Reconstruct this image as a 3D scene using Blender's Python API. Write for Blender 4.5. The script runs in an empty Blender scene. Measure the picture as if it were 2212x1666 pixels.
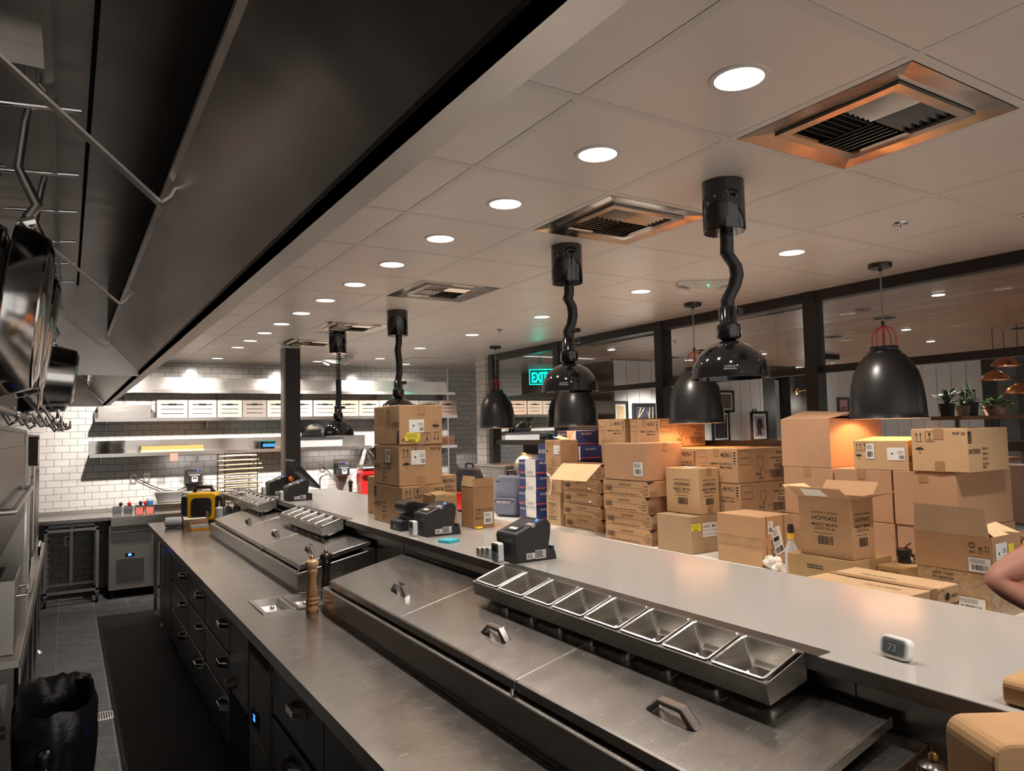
import bpy, bmesh, math, random
from mathutils import Vector, Matrix
PI = math.pi
random.seed(7)
S = bpy.context.scene
COL = S.collection
# ------------------------------------------------------------------ camera, world, exposure
cam_d = bpy.data.cameras.new('camera'); cam = bpy.data.objects.new('camera', cam_d); COL.objects.link(cam)
YAW, PITCH, ROLL = 0.5538, 0.0607, -0.0219
_f = Vector((math.sin(YAW)*math.cos(PITCH), math.cos(YAW)*math.cos(PITCH), math.sin(PITCH)))
_r = Vector((math.cos(YAW), -math.sin(YAW), 0)); _u = _r.cross(_f)
_R = math.cos(ROLL)*_r + math.sin(ROLL)*_u; _U = -math.sin(ROLL)*_r + math.cos(ROLL)*_u
M4 = Matrix.Identity(4)
for i in range(3):
    M4[i][0], M4[i][1], M4[i][2] = _R[i], _U[i], -_f[i]
M4.translation = Vector((-1.2261, -1.582, 1.7676))
cam.matrix_world = M4
cam_d.sensor_width = 36.0; cam_d.lens = 1556.65*36/2212
cam_d.clip_start = 0.02; cam_d.clip_end = 60
S.camera = cam
S.view_settings.view_transform = 'Standard'; S.view_settings.look = 'None'
S.view_settings.gamma = 1.0; S.view_settings.use_curve_mapping = False
S.view_settings.exposure = 0.82
W = bpy.data.worlds.new('ambient_fill'); S.world = W; W.use_nodes = True  # warm ambient fill, added to light the rooms through their open end
W.node_tree.nodes['Background'].inputs[0].default_value = (1.0, 0.93, 0.87, 1)
W.node_tree.nodes['Background'].inputs[1].default_value = 0.55
try:
    S.cycles.max_bounces = 7; S.cycles.diffuse_bounces = 4; S.cycles.glossy_bounces = 4
    S.cycles.transmission_bounces = 5; S.cycles.transparent_max_bounces = 8
    S.cycles.caustics_reflective = False; S.cycles.caustics_refractive = False
    S.cycles.sample_clamp_indirect = 4.0; S.cycles.use_denoising = True
except Exception: pass
LIGHT = (1.0, 0.90, 0.80)
def spot(name, loc, power, size=2.2, blend=0.6, rad=0.03, col=LIGHT, aim=None):
    l = bpy.data.lights.new(name, 'SPOT'); l.energy = power; l.color = col; l.spot_size = size; l.spot_blend = blend
    l.shadow_soft_size = rad
    o = bpy.data.objects.new(name, l); COL.objects.link(o); o.location = loc
    if aim: o.rotation_euler = (Vector(aim)-Vector(loc)).to_track_quat('-Z', 'Y').to_euler()
    return o
def point(name, loc, power, rad=0.03, col=LIGHT):
    l = bpy.data.lights.new(name, 'POINT'); l.energy = power; l.color = col; l.shadow_soft_size = rad
    o = bpy.data.objects.new(name, l); COL.objects.link(o); o.location = loc
    return o
CEIL = 2.70
ROW1 = [(0.305, 0.305+0.61*k) for k in (-6,-4,-3,-2,-1,0,1,2,3,4,5,6,7,8,9,10,12)]
ROW2 = [(2.135, 0.915+1.22*k) for k in (-4,-3,-2,-1,0,1,2,3,4,5)] + [(1.525, 7.625), (2.745, 7.625)]
POW1, POW2 = 17.0, 34.0
for x, y in ROW1: spot('downlight_beam', (x, y, CEIL-0.035), POW1, 2.3, 0.8, 0.03)
for x, y in ROW2: spot('downlight_beam', (x, y, CEIL-0.035), POW2, 2.0, 0.7, 0.03)
for x, y in ((-0.7, 6.9), (0.305, 6.9), (1.525, 6.9), (2.745, 6.9)): spot('back_wall_fill', (x, y, CEIL-0.04), 120.0, 1.6, 0.9, 0.03, LIGHT, (x, 8.38, 1.3))  # added fill spots, no fittings here, to brighten the back wall

# ------------------------------------------------------------------ helpers
class MB:
    """collects shapes (world or local coordinates) and links them as ONE mesh object"""
    def __init__(s): s.bm = bmesh.new()
    def box(s, x0, x1, y0, y1, z0, z1, M=None):
        v = [s.bm.verts.new((x, y, z)) for x in (x0, x1) for y in (y0, y1) for z in (z0, z1)]
        for f in ((0,1,3,2),(4,6,7,5),(0,4,5,1),(2,3,7,6),(0,2,6,4),(1,5,7,3)): s.bm.faces.new([v[i] for i in f])
        if M is not None:
            for w in v: w.co = M @ w.co
        return s
    def quad(s, *p):
        s.bm.faces.new([s.bm.verts.new(q) for q in p]); return s
    def tube(s, pts, r, n=8, cap=True, closed=False):
        pts = [Vector(p) for p in pts]; rs = r if isinstance(r, (list, tuple)) else [r]*len(pts)
        rings = []; prev = None
        for i, p in enumerate(pts):
            a = pts[i-1] if (i > 0 or closed) else p; b = pts[(i+1) % len(pts)] if (i < len(pts)-1 or closed) else p
            t = (b-a).normalized()
            if prev is None:
                up = Vector((0, 0, 1)) if abs(t.z) < 0.9 else Vector((1, 0, 0))
                x = t.cross(up).normalized()
            else:
                x = (prev - t*prev.dot(t))
                x = x.normalized() if x.length > 1e-6 else t.orthogonal().normalized()
            prev = x; y = t.cross(x)
            rings.append([s.bm.verts.new(p + (x*math.cos(2*PI*k/n) + y*math.sin(2*PI*k/n))*rs[i]) for k in range(n)])
        m = len(rings)
        for i in range(m if closed else m-1):
            A, B = rings[i], rings[(i+1) % m]
            for k in range(n): s.bm.faces.new((A[k], A[(k+1) % n], B[(k+1) % n], B[k]))
        if cap and not closed:
            s.bm.faces.new(rings[0][::-1]); s.bm.faces.new(rings[-1])
        return s
    def cyl(s, p0, p1, r0, r1=None, n=16):
        return s.tube([p0, p1], [r0, r0 if r1 is None else r1], n)
    def lathe(s, prof, c=(0, 0, 0), n=24, M=None, cap0=True, cap1=True):
        rings = []; c = Vector(c); vs = []
        for r, z in prof:
            ring = [s.bm.verts.new((c.x+r*math.cos(2*PI*k/n), c.y+r*math.sin(2*PI*k/n), c.z+z)) for k in range(n)]
            rings.append(ring); vs += ring
        for A, B in zip(rings, rings[1:]):
            for k in range(n): s.bm.faces.new((A[k], A[(k+1) % n], B[(k+1) % n], B[k]))
        if cap0: s.bm.faces.new(rings[0][::-1])
        if cap1: s.bm.faces.new(rings[-1])
        if M is not None:
            for w in vs: w.co = M @ w.co
        return s
    def prism(s, poly, axis, a, b, M=None):
        """poly = 2D points; axis 'x': (y,z), 'y': (x,z), 'z': (x,y)"""
        def P(p, t): return {'x': (t, p[0], p[1]), 'y': (p[0], t, p[1]), 'z': (p[0], p[1], t)}[axis]
        A = [s.bm.verts.new(P(p, a)) for p in poly]; B = [s.bm.verts.new(P(p, b)) for p in poly]
        n = len(poly)
        for k in range(n): s.bm.faces.new((A[k], A[(k+1) % n], B[(k+1) % n], B[k]))
        s.bm.faces.new(A[::-1]); s.bm.faces.new(B)
        if M is not None:
            for w in A+B: w.co = M @ w.co
        return s
    def rbox(s, x0, x1, y0, y1, z0, z1, r=0.02, seg=4, axis='z', M=None):
        """box with rounded edges running along the axis"""
        if axis == 'z': a0, a1, b0, b1, t0, t1 = x0, x1, y0, y1, z0, z1
        elif axis == 'y': a0, a1, b0, b1, t0, t1 = x0, x1, z0, z1, y0, y1
        else: a0, a1, b0, b1, t0, t1 = y0, y1, z0, z1, x0, x1
        p = []
        for cx, cy, s0 in ((a1-r, b1-r, 0), (a0+r, b1-r, 1), (a0+r, b0+r, 2), (a1-r, b0+r, 3)):
            for k in range(seg+1):
                t = (s0 + k/seg)*PI/2; p.append((cx+r*math.cos(t), cy+r*math.sin(t)))
        return s.prism(p, axis, t0, t1, M)
    def sphere(s, c, r, n=16, m=10, sc=(1, 1, 1), M=None):
        prof = [(max(1e-4, r*math.sin(PI*k/m)), -r*math.cos(PI*k/m)) for k in range(m+1)]
        T = Matrix.Translation(c) @ Matrix.Diagonal((*sc, 1))
        if M is not None: T = M @ T
        return s.lathe(prof, (0, 0, 0), n, T)
    def raw(s, verts, faces, M=None):
        v = [s.bm.verts.new((M @ Vector(p)) if M is not None else p) for p in verts]
        for f in faces:
            try: s.bm.faces.new([v[i] for i in f])
            except ValueError: pass
        return s
    def build(s, name, mat, parent=None, smooth=False, bevel=0, seg=2, sub=0, centre=None, jitter=0, solid=0):
        bm = s.bm
        bmesh.ops.recalc_face_normals(bm, faces=bm.faces)
        if jitter:
            rnd = random.Random(len(bm.verts))
            for v in bm.verts: v.co += Vector((rnd.uniform(-1, 1), rnd.uniform(-1, 1), rnd.uniform(-1, 1)))*jitter
        L = Vector((0, 0, 0)); p = parent
        while p is not None: L += p.location; p = p.parent
        o_loc = Vector((0, 0, 0))
        if parent is None:
            if centre is not None: o_loc = Vector(centre)
            else:
                xs = [v.co for v in bm.verts]
                o_loc = Vector(((min(c.x for c in xs)+max(c.x for c in xs))/2, (min(c.y for c in xs)+max(c.y for c in xs))/2, min(c.z for c in xs)))
            L = o_loc
        if L.length > 0: bmesh.ops.translate(bm, verts=bm.verts, vec=-L)
        me = bpy.data.meshes.new(name); bm.to_mesh(me); bm.free()
        me.materials.append(MAT[mat] if isinstance(mat, str) else mat)
        o = bpy.data.objects.new(name, me); COL.objects.link(o)
        o.location = o_loc
        if parent is not None: o.parent = parent
        if smooth:
            me.polygons.foreach_set('use_smooth', [True]*len(me.polygons))
            try: me.set_sharp_from_angle(angle=math.radians(40))
            except Exception: pass
        if solid:
            md = o.modifiers.new('solid', 'SOLIDIFY'); md.thickness = solid; md.offset = 0
        if bevel:
            md = o.modifiers.new('bevel', 'BEVEL'); md.width = bevel; md.segments = seg; md.limit_method = 'ANGLE'; md.angle_limit = math.radians(50)
        if sub:
            md = o.modifiers.new('sub', 'SUBSURF'); md.levels = sub; md.render_levels = sub
        return o
def tag(o, label, cat, group=None):
    o['label'] = label; o['category'] = cat
    if group: o['group'] = group
    return o
def thing(name, label, cat, loc=(0, 0, 0), group=None, rz=0):
    o = bpy.data.objects.new(name, None); COL.objects.link(o); o.empty_display_size = 0.05
    o.location = loc; o.rotation_euler = (0, 0, rz)
    return tag(o, label, cat, group)
def struct(mb, name, mat, parent=None, **k):
    o = mb.build(name, mat, parent, **k)
    if parent is None: o['kind'] = 'structure'
    return o
def dup(root, loc, label=None, group=None, rz=None, cat=None):
    r = root.copy(); COL.objects.link(r); r.location = loc
    if rz is not None: r.rotation_euler = (0, 0, rz)
    if label: r['label'] = label
    if group: r['group'] = group
    for ch in list(root.children):
        c = ch.copy(); COL.objects.link(c); c.parent = r
        for g in ch.children:
            d = g.copy(); COL.objects.link(d); d.parent = c
    return r
def rot(axis, a): return Matrix.Rotation(a, 4, axis)
def tr(x, y, z): return Matrix.Translation((x, y, z))

# flat lettering: one cached outline per string, laid on a face of a thing
_txt = {}
def text_geo(s, bold=0.0, shear=0.0):
    bold *= 0.5; key = (s, bold, shear)
    if key not in _txt:
        cu = bpy.data.curves.new('lettering', 'FONT'); cu.body = s; cu.size = 1; cu.resolution_u = 2
        cu.offset = bold; cu.shear = shear; cu.fill_mode = 'FRONT'
        ob = bpy.data.objects.new('lettering', cu); COL.objects.link(ob)
        me = bpy.data.meshes.new_from_object(ob)
        vs = [tuple(v.co) for v in me.vertices]; fs = [tuple(p.vertices) for p in me.polygons]
        bpy.data.objects.remove(ob); bpy.data.curves.remove(cu); bpy.data.meshes.remove(me)
        _txt[key] = (vs, fs)
    return _txt[key]
class Face:
    """a rectangle of a thing's face, (u, v) in metres from its lower corner, for prints and stickers"""
    def __init__(s, o, xd, yd, w, h, lift=0.0008):
        s.o, s.x, s.y = Vector(o), Vector(xd).normalized(), Vector(yd).normalized(); s.n = s.x.cross(s.y); s.w, s.h, s.l = w, h, lift
    def P(s, u, v, k=1): return s.o + s.x*u + s.y*v + s.n*s.l*k
    def poly(s, mb, pts, k=1): mb.bm.faces.new([mb.bm.verts.new(s.P(u, v, k)) for u, v in pts])
    def rect(s, mb, u0, v0, u1, v1, k=1): s.poly(mb, ((u0, v0), (u1, v0), (u1, v1), (u0, v1)), k)
    def line(s, mb, pts, w=0.002, k=1, closed=False):
        pts = list(pts) + ([pts[0]] if closed else [])
        for (a, b), (c, d) in zip(pts, pts[1:]):
            L = math.hypot(c-a, d-b)
            if L < 1e-9: continue
            nx, ny = -(d-b)/L*w/2, (c-a)/L*w/2; ex, ey = (c-a)/L*w/2*0.8, (d-b)/L*w/2*0.8
            s.poly(mb, ((a-ex+nx, b-ey+ny), (a-ex-nx, b-ey-ny), (c+ex-nx, d+ey-ny), (c+ex+nx, d+ey+ny)), k)
    def frame(s, mb, u0, v0, u1, v1, w=0.002, k=1): s.line(mb, ((u0, v0), (u1, v0), (u1, v1), (u0, v1)), w, k, True)
    def text(s, mb, t, u, v, size, width=None, bold=0.0, shear=0.0, rotate=0.0, align='l', k=1):
        vs, fs = text_geo(t, bold, shear)
        if not vs: return
        x0 = min(p[0] for p in vs); x1 = max(p[0] for p in vs); h = 0.72
        sx = size/h if width is None else width/(x1-x0)
        off = {'l': 0, 'c': (x1-x0)*sx/2, 'r': (x1-x0)*sx}[align]
        ca, sa = math.cos(rotate), math.sin(rotate)
        out = []
        for px, py, _ in vs:
            a, b = (px-x0)*sx-off, py*size/h
            out.append(tuple(s.P(u+a*ca-b*sa, v+a*sa+b*ca, k)))
        mb.raw(out, fs)
    def bars(s, mb, u0, v0, u1, v1, n=22, seed=1, k=1):
        r = random.Random(seed); u = u0
        while u < u1:
            w = r.choice((0.5, 0.5, 1, 1.6))*(u1-u0)/n*0.62
            s.rect(mb, u, v0, min(u+w, u1), v1, k); u += w + r.choice((0.5, 0.8, 1.2))*(u1-u0)/n*0.6
    def lines(s, mb, u0, v0, u1, v1, n, fill=0.45, seed=1, k=1):
        """rows of small print too fine to read"""
        r = random.Random(seed); dv = (v1-v0)/n
        for i in range(n):
            a = v1-(i+1)*dv+dv*(1-fill)/2; u = u0; e = u0+(u1-u0)*r.uniform(0.7, 1)
            while u < e:
                w = r.uniform(0.06, 0.16)*(u1-u0); s.rect(mb, u, a, min(u+w, e), a+dv*fill, k); u += w+0.02*(u1-u0)
    def arrows(s, mb, u, v, h):
        for d in (0, h*0.45):
            s.line(mb, ((u+d, v+0.08*h), (u+d, v+h*0.75)), h*0.045)
            s.poly(mb, ((u+d-h*.11, v+h*.68), (u+d+h*.11, v+h*.68), (u+d, v+h)))
        s.line(mb, ((u-h*.15, v), (u+h*.6, v)), h*0.045)
    def goblet(s, mb, u, v, h, k=1):
        w = h*0.2
        s.poly(mb, ((u-w, v+h), (u+w, v+h), (u+w*.85, v+h*.62), (u+h*.04, v+h*.45), (u-h*.04, v+h*.45), (u-w*.85, v+h*.62)), k)
        s.rect(mb, u-h*.03, v+h*.1, u+h*.03, v+h*.5, k); s.rect(mb, u-h*.17, v, u+h*.17, v+h*.1, k)
    def fragile(s, mb, u, v, h, word=True):
        s.frame(mb, u, v, u+h*.85, v+h, h*.035); s.goblet(mb, u+h*.425, v+h*.28, h*.6)
        if word: s.text(mb, 'FRAGILE', u+h*.425, v+h*.07, h*.13, h*.6, 0.01, align='c')
    def brolly(s, mb, u, v, h):
        n = 8; top = [(u+h*.5*math.cos(PI*k/n), v+h*.45+h*.3*math.sin(PI*k/n)) for k in range(n+1)]
        s.poly(mb, top); s.line(mb, ((u, v+h*.5), (u, v+h*.05), (u+h*.1, v), (u+h*.16, v+h*.08)), h*.05)
        for a, b in ((-.4, .8), (-.1, .95), (.2, .9), (.45, .8), (.1, .78), (-.25, .98)): s.rect(mb, u+a*h, v+b*h, u+a*h+h*.04, v+b*h+h*.07)
    def wineglass(s, mb, u, v, h, w=0.0025):
        a = h*0.17
        s.line(mb, ((u-a, v+h), (u+a, v+h), (u+a*1.25, v+h*.72), (u+a*.8, v+h*.52), (u+.012*h, v+h*.42), (u+.012*h, v+h*.04), (u+a, v), (u-a, v), (u-.012*h, v+h*.04), (u-.012*h, v+h*.42), (u-a*.8, v+h*.52), (u-a*1.25, v+h*.72)), w, closed=True)
    def carafe(s, mb, u, v, h, w=0.002):
        p = [(.09, 1), (.08, .72), (.17, .5), (.19, .3), (.1, .1), (.13, 0)]
        s.line(mb, [(u+a*h, v+b*h) for a, b in p] + [(u-a*h, v+b*h) for a, b in p[::-1]], w, closed=True)
        s.rect(mb, u-.1*h, v, u+.1*h, v+.1*h)
    def blot(s, mb, u, v, r, n=14, k=1): s.poly(mb, [(u+r*math.cos(2*PI*i/n), v+r*math.sin(2*PI*i/n)) for i in range(n)], k)

# ------------------------------------------------------------------ materials
MAT = {}
def nmat(name):
    m = bpy.data.materials.new(name); m.use_nodes = True
    MAT[name] = m; nt = m.node_tree
    return m, nt.nodes, nt.links, nt.nodes['Principled BSDF']
def N(nodes, typ, **k):
    n = nodes.new(typ)
    for a, b in k.items():
        if a in n.inputs: n.inputs[a].default_value = b
        else: setattr(n, a, b)
    return n
def objmap(nodes, links, scale=(1, 1, 1), kind='Object', rotz=0):
    tc = nodes.new('ShaderNodeTexCoord'); mp = nodes.new('ShaderNodeMapping')
    mp.inputs['Scale'].default_value = scale; mp.inputs['Rotation'].default_value = (0, 0, rotz)
    links.new(tc.outputs[kind], mp.inputs['Vector']); return mp
def plain(name, col, rough=0.5, metal=0.0, spec=0.5, coat=0.0, var=0.0, vscale=8.0, bump=0.0, bscale=40.0, emit=0.0, alpha=1.0, trans=0.0, sheen=0.0):
    m, n, l, b = nmat(name)
    b.inputs['Base Color'].default_value = (*col, 1); b.inputs['Roughness'].default_value = rough
    b.inputs['Metallic'].default_value = metal; b.inputs['Specular IOR Level'].default_value = spec
    if coat: b.inputs['Coat Weight'].default_value = coat; b.inputs['Coat Roughness'].default_value = 0.05
    if trans: b.inputs['Transmission Weight'].default_value = trans
    if alpha < 1: b.inputs['Alpha'].default_value = alpha
    if sheen: b.inputs['Sheen Weight'].default_value = sheen
    if emit: b.inputs['Emission Color'].default_value = (*col, 1); b.inputs['Emission Strength'].default_value = emit
    mp = objmap(n, l)
    tx = N(n, 'ShaderNodeTexNoise', Scale=vscale, Detail=4.0); l.new(mp.outputs[0], tx.inputs['Vector'])
    if var:
        rp = n.new('ShaderNodeValToRGB'); rp.color_ramp.elements[0].position = 0.3; rp.color_ramp.elements[1].position = 0.7
        rp.color_ramp.elements[0].color = (*[c*(1-var) for c in col], 1); rp.color_ramp.elements[1].color = (*[min(1, c*(1+var)) for c in col], 1)
        l.new(tx.outputs['Fac'], rp.inputs[0]); l.new(rp.outputs[0], b.inputs['Base Color'])
    if bump:
        t2 = N(n, 'ShaderNodeTexNoise', Scale=bscale, Detail=3.0); l.new(mp.outputs[0], t2.inputs['Vector'])
        bp = N(n, 'ShaderNodeBump', Strength=bump, Distance=0.01); l.new(t2.outputs['Fac'], bp.inputs['Height']); l.new(bp.outputs[0], b.inputs['Normal'])
    return m
def steel(name, col=(0.62, 0.6, 0.57), rough=0.28, stretch=(2, 60, 60), scratch=0.0, bump=0.012, wob=0.0, aniso=0.0, rvar=0.12):
    m, n, l, b = nmat(name)
    b.inputs['Metallic'].default_value = 1.0; b.inputs['Base Color'].default_value = (*col, 1)
    mp = objmap(n, l, stretch)
    t = N(n, 'ShaderNodeTexNoise', Scale=4.0, Detail=5.0, Roughness=0.7); l.new(mp.outputs[0], t.inputs['Vector'])
    mr = N(n, 'ShaderNodeMapRange'); mr.inputs[3].default_value = max(0.03, rough-rvar); mr.inputs[4].default_value = rough+rvar
    l.new(t.outputs['Fac'], mr.inputs[0]); l.new(mr.outputs[0], b.inputs['Roughness'])
    bp = N(n, 'ShaderNodeBump', Strength=bump, Distance=0.002); l.new(t.outputs['Fac'], bp.inputs['Height'])
    last = bp
    if wob:
        m2 = objmap(n, l, (1.3, 2.1, 1.7)); t2 = N(n, 'ShaderNodeTexNoise', Scale=3.0, Detail=1.0); l.new(m2.outputs[0], t2.inputs['Vector'])
        b2 = N(n, 'ShaderNodeBump', Strength=wob, Distance=0.05); l.new(t2.outputs['Fac'], b2.inputs['Height']); l.new(bp.outputs[0], b2.inputs['Normal']); last = b2
    l.new(last.outputs[0], b.inputs['Normal'])
    if scratch:
        # worn scratches: bright short scuffs and smears in the roughness and colour
        m3 = objmap(n, l, (5, 90, 30), rotz=0.2); t3 = N(n, 'ShaderNodeTexNoise', Scale=4.0, Detail=6.0, Roughness=0.7); l.new(m3.outputs[0], t3.inputs['Vector'])
        r3 = n.new('ShaderNodeValToRGB'); r3.color_ramp.elements[0].position = 0.60; r3.color_ramp.elements[1].position = 0.72
        r3.color_ramp.elements[0].color = (0, 0, 0, 1); r3.color_ramp.elements[1].color = (1, 1, 1, 1); l.new(t3.outputs['Fac'], r3.inputs[0])
        m4 = objmap(n, l, (3, 3, 3)); t4 = N(n, 'ShaderNodeTexNoise', Scale=2.0, Detail=3.0); l.new(m4.outputs[0], t4.inputs['Vector'])
        mu = N(n, 'ShaderNodeMath', operation='MULTIPLY'); l.new(r3.outputs[0], mu.inputs[0]); l.new(t4.outputs['Fac'], mu.inputs[1])
        ma = N(n, 'ShaderNodeMath', operation='MULTIPLY_ADD'); ma.inputs[1].default_value = scratch; l.new(mu.outputs[0], ma.inputs[0]); l.new(mr.outputs[0], ma.inputs[2])
        l.new(ma.outputs[0], b.inputs['Roughness'])
    if aniso: b.inputs['Anisotropic'].default_value = aniso
    return m
steel('steel', rough=0.30)
steel('steel_bright', (0.74, 0.72, 0.69), 0.22)
steel('steel_counter', (0.44, 0.415, 0.39), 0.25, (3, 3, 3), scratch=0.5, bump=0.0, rvar=0.07)
steel('steel_lid', (0.38, 0.36, 0.34), 0.24, (3, 3, 3), scratch=0.3, wob=0.015, bump=0.0, rvar=0.05)
steel('steel_splash', (0.52, 0.49, 0.465), 0.22, (60, 60, 2), wob=0.03, bump=0.005, rvar=0.04)
steel('steel_hood', (0.62, 0.58, 0.55), 0.34, (60, 2, 60), wob=0.10, rvar=0.06, bump=0.01)
steel('steel_hood_lip', (0.58, 0.55, 0.52), 0.30, (60, 2, 60), rvar=0.08)
steel('steel_shelf', (0.72, 0.69, 0.66), 0.20, (2, 60, 60), wob=0.05)
steel('steel_drawer', (0.17, 0.17, 0.175), 0.34, (60, 60, 3), wob=0.03)
steel('steel_pan', (0.66, 0.655, 0.65), 0.16, (30, 30, 3), rvar=0.06)
steel('steel_matte', (0.55, 0.53, 0.5), 0.42, (4, 60, 60))
steel('steel_dark', (0.2, 0.19, 0.185), 0.38, (60, 60, 3))
steel('diffuser_metal', (0.56, 0.50, 0.45), 0.2, (8, 8, 8), wob=0.12, rvar=0.08)
steel('aluminium', (0.55, 0.55, 0.55), 0.4, (60, 60, 3))
steel('chrome', (0.82, 0.82, 0.83), 0.07, (3, 3, 3), bump=0, rvar=0.03)
steel('copper', (0.75, 0.36, 0.22), 0.25, (9, 9, 9), rvar=0.1)
steel('brass', (0.8, 0.5, 0.2), 0.2, (9, 9, 9), rvar=0.06)
plain('ceiling_panel', (0.80, 0.75, 0.71), 0.34, spec=0.75, var=0.02, vscale=1.5)
plain('ceiling_gap', (0.05, 0.045, 0.04), 0.8)
plain('ceiling_rail', (0.76, 0.715, 0.68), 0.45)
plain('white_trim', (0.75, 0.73, 0.7), 0.4)
plain('reflector', (0.9, 0.92, 0.95), 0.25)
m = plain('lamp_glow', (1.0, 0.93, 0.85), 0.5, emit=6.0)
plain('bulb_warm', (1.0, 0.55, 0.25), 0.4, emit=9.0)
plain('bulb_white', (1.0, 0.92, 0.82), 0.4, emit=12.0)
plain('quartz', (0.44, 0.415, 0.39), 0.16, spec=0.5, var=0.03, vscale=160)
plain('white_counter', (0.85, 0.83, 0.78), 0.3)
plain('black_frame', (0.012, 0.011, 0.012), 0.45)
plain('black_gloss', (0.006, 0.006, 0.007), 0.07, spec=0.5, coat=0.6)
plain('black_satin', (0.012, 0.012, 0.013), 0.33, spec=0.6)
plain('black_plastic', (0.016, 0.016, 0.018), 0.42, bump=0.04, bscale=300)
plain('black_rubber', (0.012, 0.011, 0.011), 0.75, bump=0.2, bscale=60)
plain('black_cavity', (0.006, 0.006, 0.006), 0.9)
plain('bag_black', (0.008, 0.008, 0.01), 0.25, spec=0.6, bump=0.5, bscale=14)
plain('ink', (0.02, 0.017, 0.014), 0.8)
plain('ink_faint', (0.17, 0.11, 0.06), 0.8)
plain('red_ink', (0.78, 0.09, 0.06), 0.7)
plain('white_paper', (0.80, 0.79, 0.76), 0.7, var=0.04)
plain('grey_paper', (0.5, 0.5, 0.5), 0.7)
plain('yellow_paper', (0.85, 0.72, 0.05), 0.6)
plain('pink_paper', (0.83, 0.22, 0.17), 0.7)
plain('teal_paper', (0.06, 0.50, 0.62), 0.6)
plain('kraft_tape', (0.38, 0.225, 0.115), 0.35, var=0.1)
plain('red', (0.62, 0.02, 0.02), 0.2, coat=0.5)
plain('red_wire', (0.65, 0.03, 0.015), 0.4)
plain('plastic_white', (0.78, 0.78, 0.77), 0.35)
plain('plastic_grey', (0.35, 0.36, 0.37), 0.45)
plain('plastic_blue_grey', (0.42, 0.58, 0.64), 0.4)
plain('plastic_clear', (0.62, 0.68, 0.7), 0.25, alpha=0.75)
plain('lcd', (0.10, 0.115, 0.12), 0.2)
plain('led_blue', (0.02, 0.08, 1.0), 0.4, emit=6)
plain('led_green', (0.05, 1.0, 0.2), 0.4, emit=4)
plain('exit_green', (0.0, 1.0, 0.62), 0.4, emit=0.6)
plain('exit_letter', (0.0, 0.12, 0.10), 0.4)
plain('exit_cyan', (0.0, 0.95, 0.75), 0.4, emit=2.2)
plain('orange_shirt', (0.95, 0.20, 0.01), 0.85, bump=0.3, bscale=30)
plain('skin', (0.42, 0.19, 0.135), 0.5, var=0.06)
plain('navy_card', (0.035, 0.055, 0.19), 0.45, var=0.06)
plain('yellow_plastic', (0.95, 0.50, 0.01), 0.4)
plain('amber', (0.85, 0.38, 0.02), 0.3)
plain('wood_mill', (0.52, 0.27, 0.12), 0.4, var=0.25, vscale=12)
plain('wood_mill_pale', (0.66, 0.42, 0.24), 0.4, var=0.12, vscale=12)
plain('dark_mill', (0.022, 0.012, 0.011), 0.25, coat=0.3)
plain('cloth_white', (0.84, 0.82, 0.77), 0.9, bump=0.4, bscale=50)
plain('pack_grey', (0.17, 0.18, 0.26), 0.8, bump=0.35, bscale=14, sheen=0.2)
plain('pack_black', (0.02, 0.02, 0.024), 0.85, bump=0.3, bscale=14)
plain('pale_plastic', (0.55, 0.55, 0.56), 0.3)
plain('yellow_oil', (0.85, 0.55, 0.03), 0.2)
plain('dark_wall', (0.035, 0.032, 0.032), 0.6, var=0.2)
plain('leather', (0.018, 0.018, 0.022), 0.35)
plain('green_leaf', (0.04, 0.085, 0.03), 0.5, var=0.3, vscale=30)
plain('terracotta', (0.35, 0.2, 0.15), 0.7)
plain('concrete', (0.13, 0.13, 0.125), 0.8, var=0.25, vscale=6)
plain('bristle', (0.50, 0.30, 0.09), 0.9, bump=0.6, bscale=180)
plain('board_white', (0.72, 0.70, 0.69), 0.5)
plain('photo_dark', (0.03, 0.028, 0.04), 0.3, var=0.8, vscale=14)
plain('photo_blue', (0.04, 0.12, 0.42), 0.3, var=0.9, vscale=9)
plain('photo_grey', (0.35, 0.35, 0.38), 0.4, var=0.2)
plain('photo_tan', (0.42, 0.32, 0.18), 0.5, var=0.7, vscale=90)
plain('photo_pink', (0.62, 0.32, 0.42), 0.5)
plain('blue_cap', (0.02, 0.16, 0.55), 0.4)
plain('slicer_steel', (0.42, 0.42, 0.42), 0.35, metal=0.9)
def cardboard(name, col, var=0.07):
    m, n, l, b = nmat(name); b.inputs['Roughness'].default_value = 0.82; b.inputs['Specular IOR Level'].default_value = 0.25
    mp = objmap(n, l); t = N(n, 'ShaderNodeTexNoise', Scale=3.0, Detail=6.0, Roughness=0.65); l.new(mp.outputs[0], t.inputs['Vector'])
    m2 = objmap(n, l, (6, 6, 160)); t2 = N(n, 'ShaderNodeTexNoise', Scale=2.0, Detail=2.0); l.new(m2.outputs[0], t2.inputs['Vector'])
    ad = N(n, 'ShaderNodeMath', operation='MULTIPLY_ADD'); ad.inputs[1].default_value = 0.35; l.new(t2.outputs['Fac'], ad.inputs[0]); l.new(t.outputs['Fac'], ad.inputs[2])
    r = n.new('ShaderNodeValToRGB'); r.color_ramp.elements[0].position = 0.45; r.color_ramp.elements[1].position = 0.95
    r.color_ramp.elements[0].color = (*[c*(1-var) for c in col], 1); r.color_ramp.elements[1].color = (*[min(1, c*(1+var)) for c in col], 1)
    l.new(ad.outputs[0], r.inputs[0]); l.new(r.outputs[0], b.inputs['Base Color'])
    bp = N(n, 'ShaderNodeBump', Strength=0.12, Distance=0.004); l.new(ad.outputs[0], bp.inputs['Height']); l.new(bp.outputs[0], b.inputs['Normal'])
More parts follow.
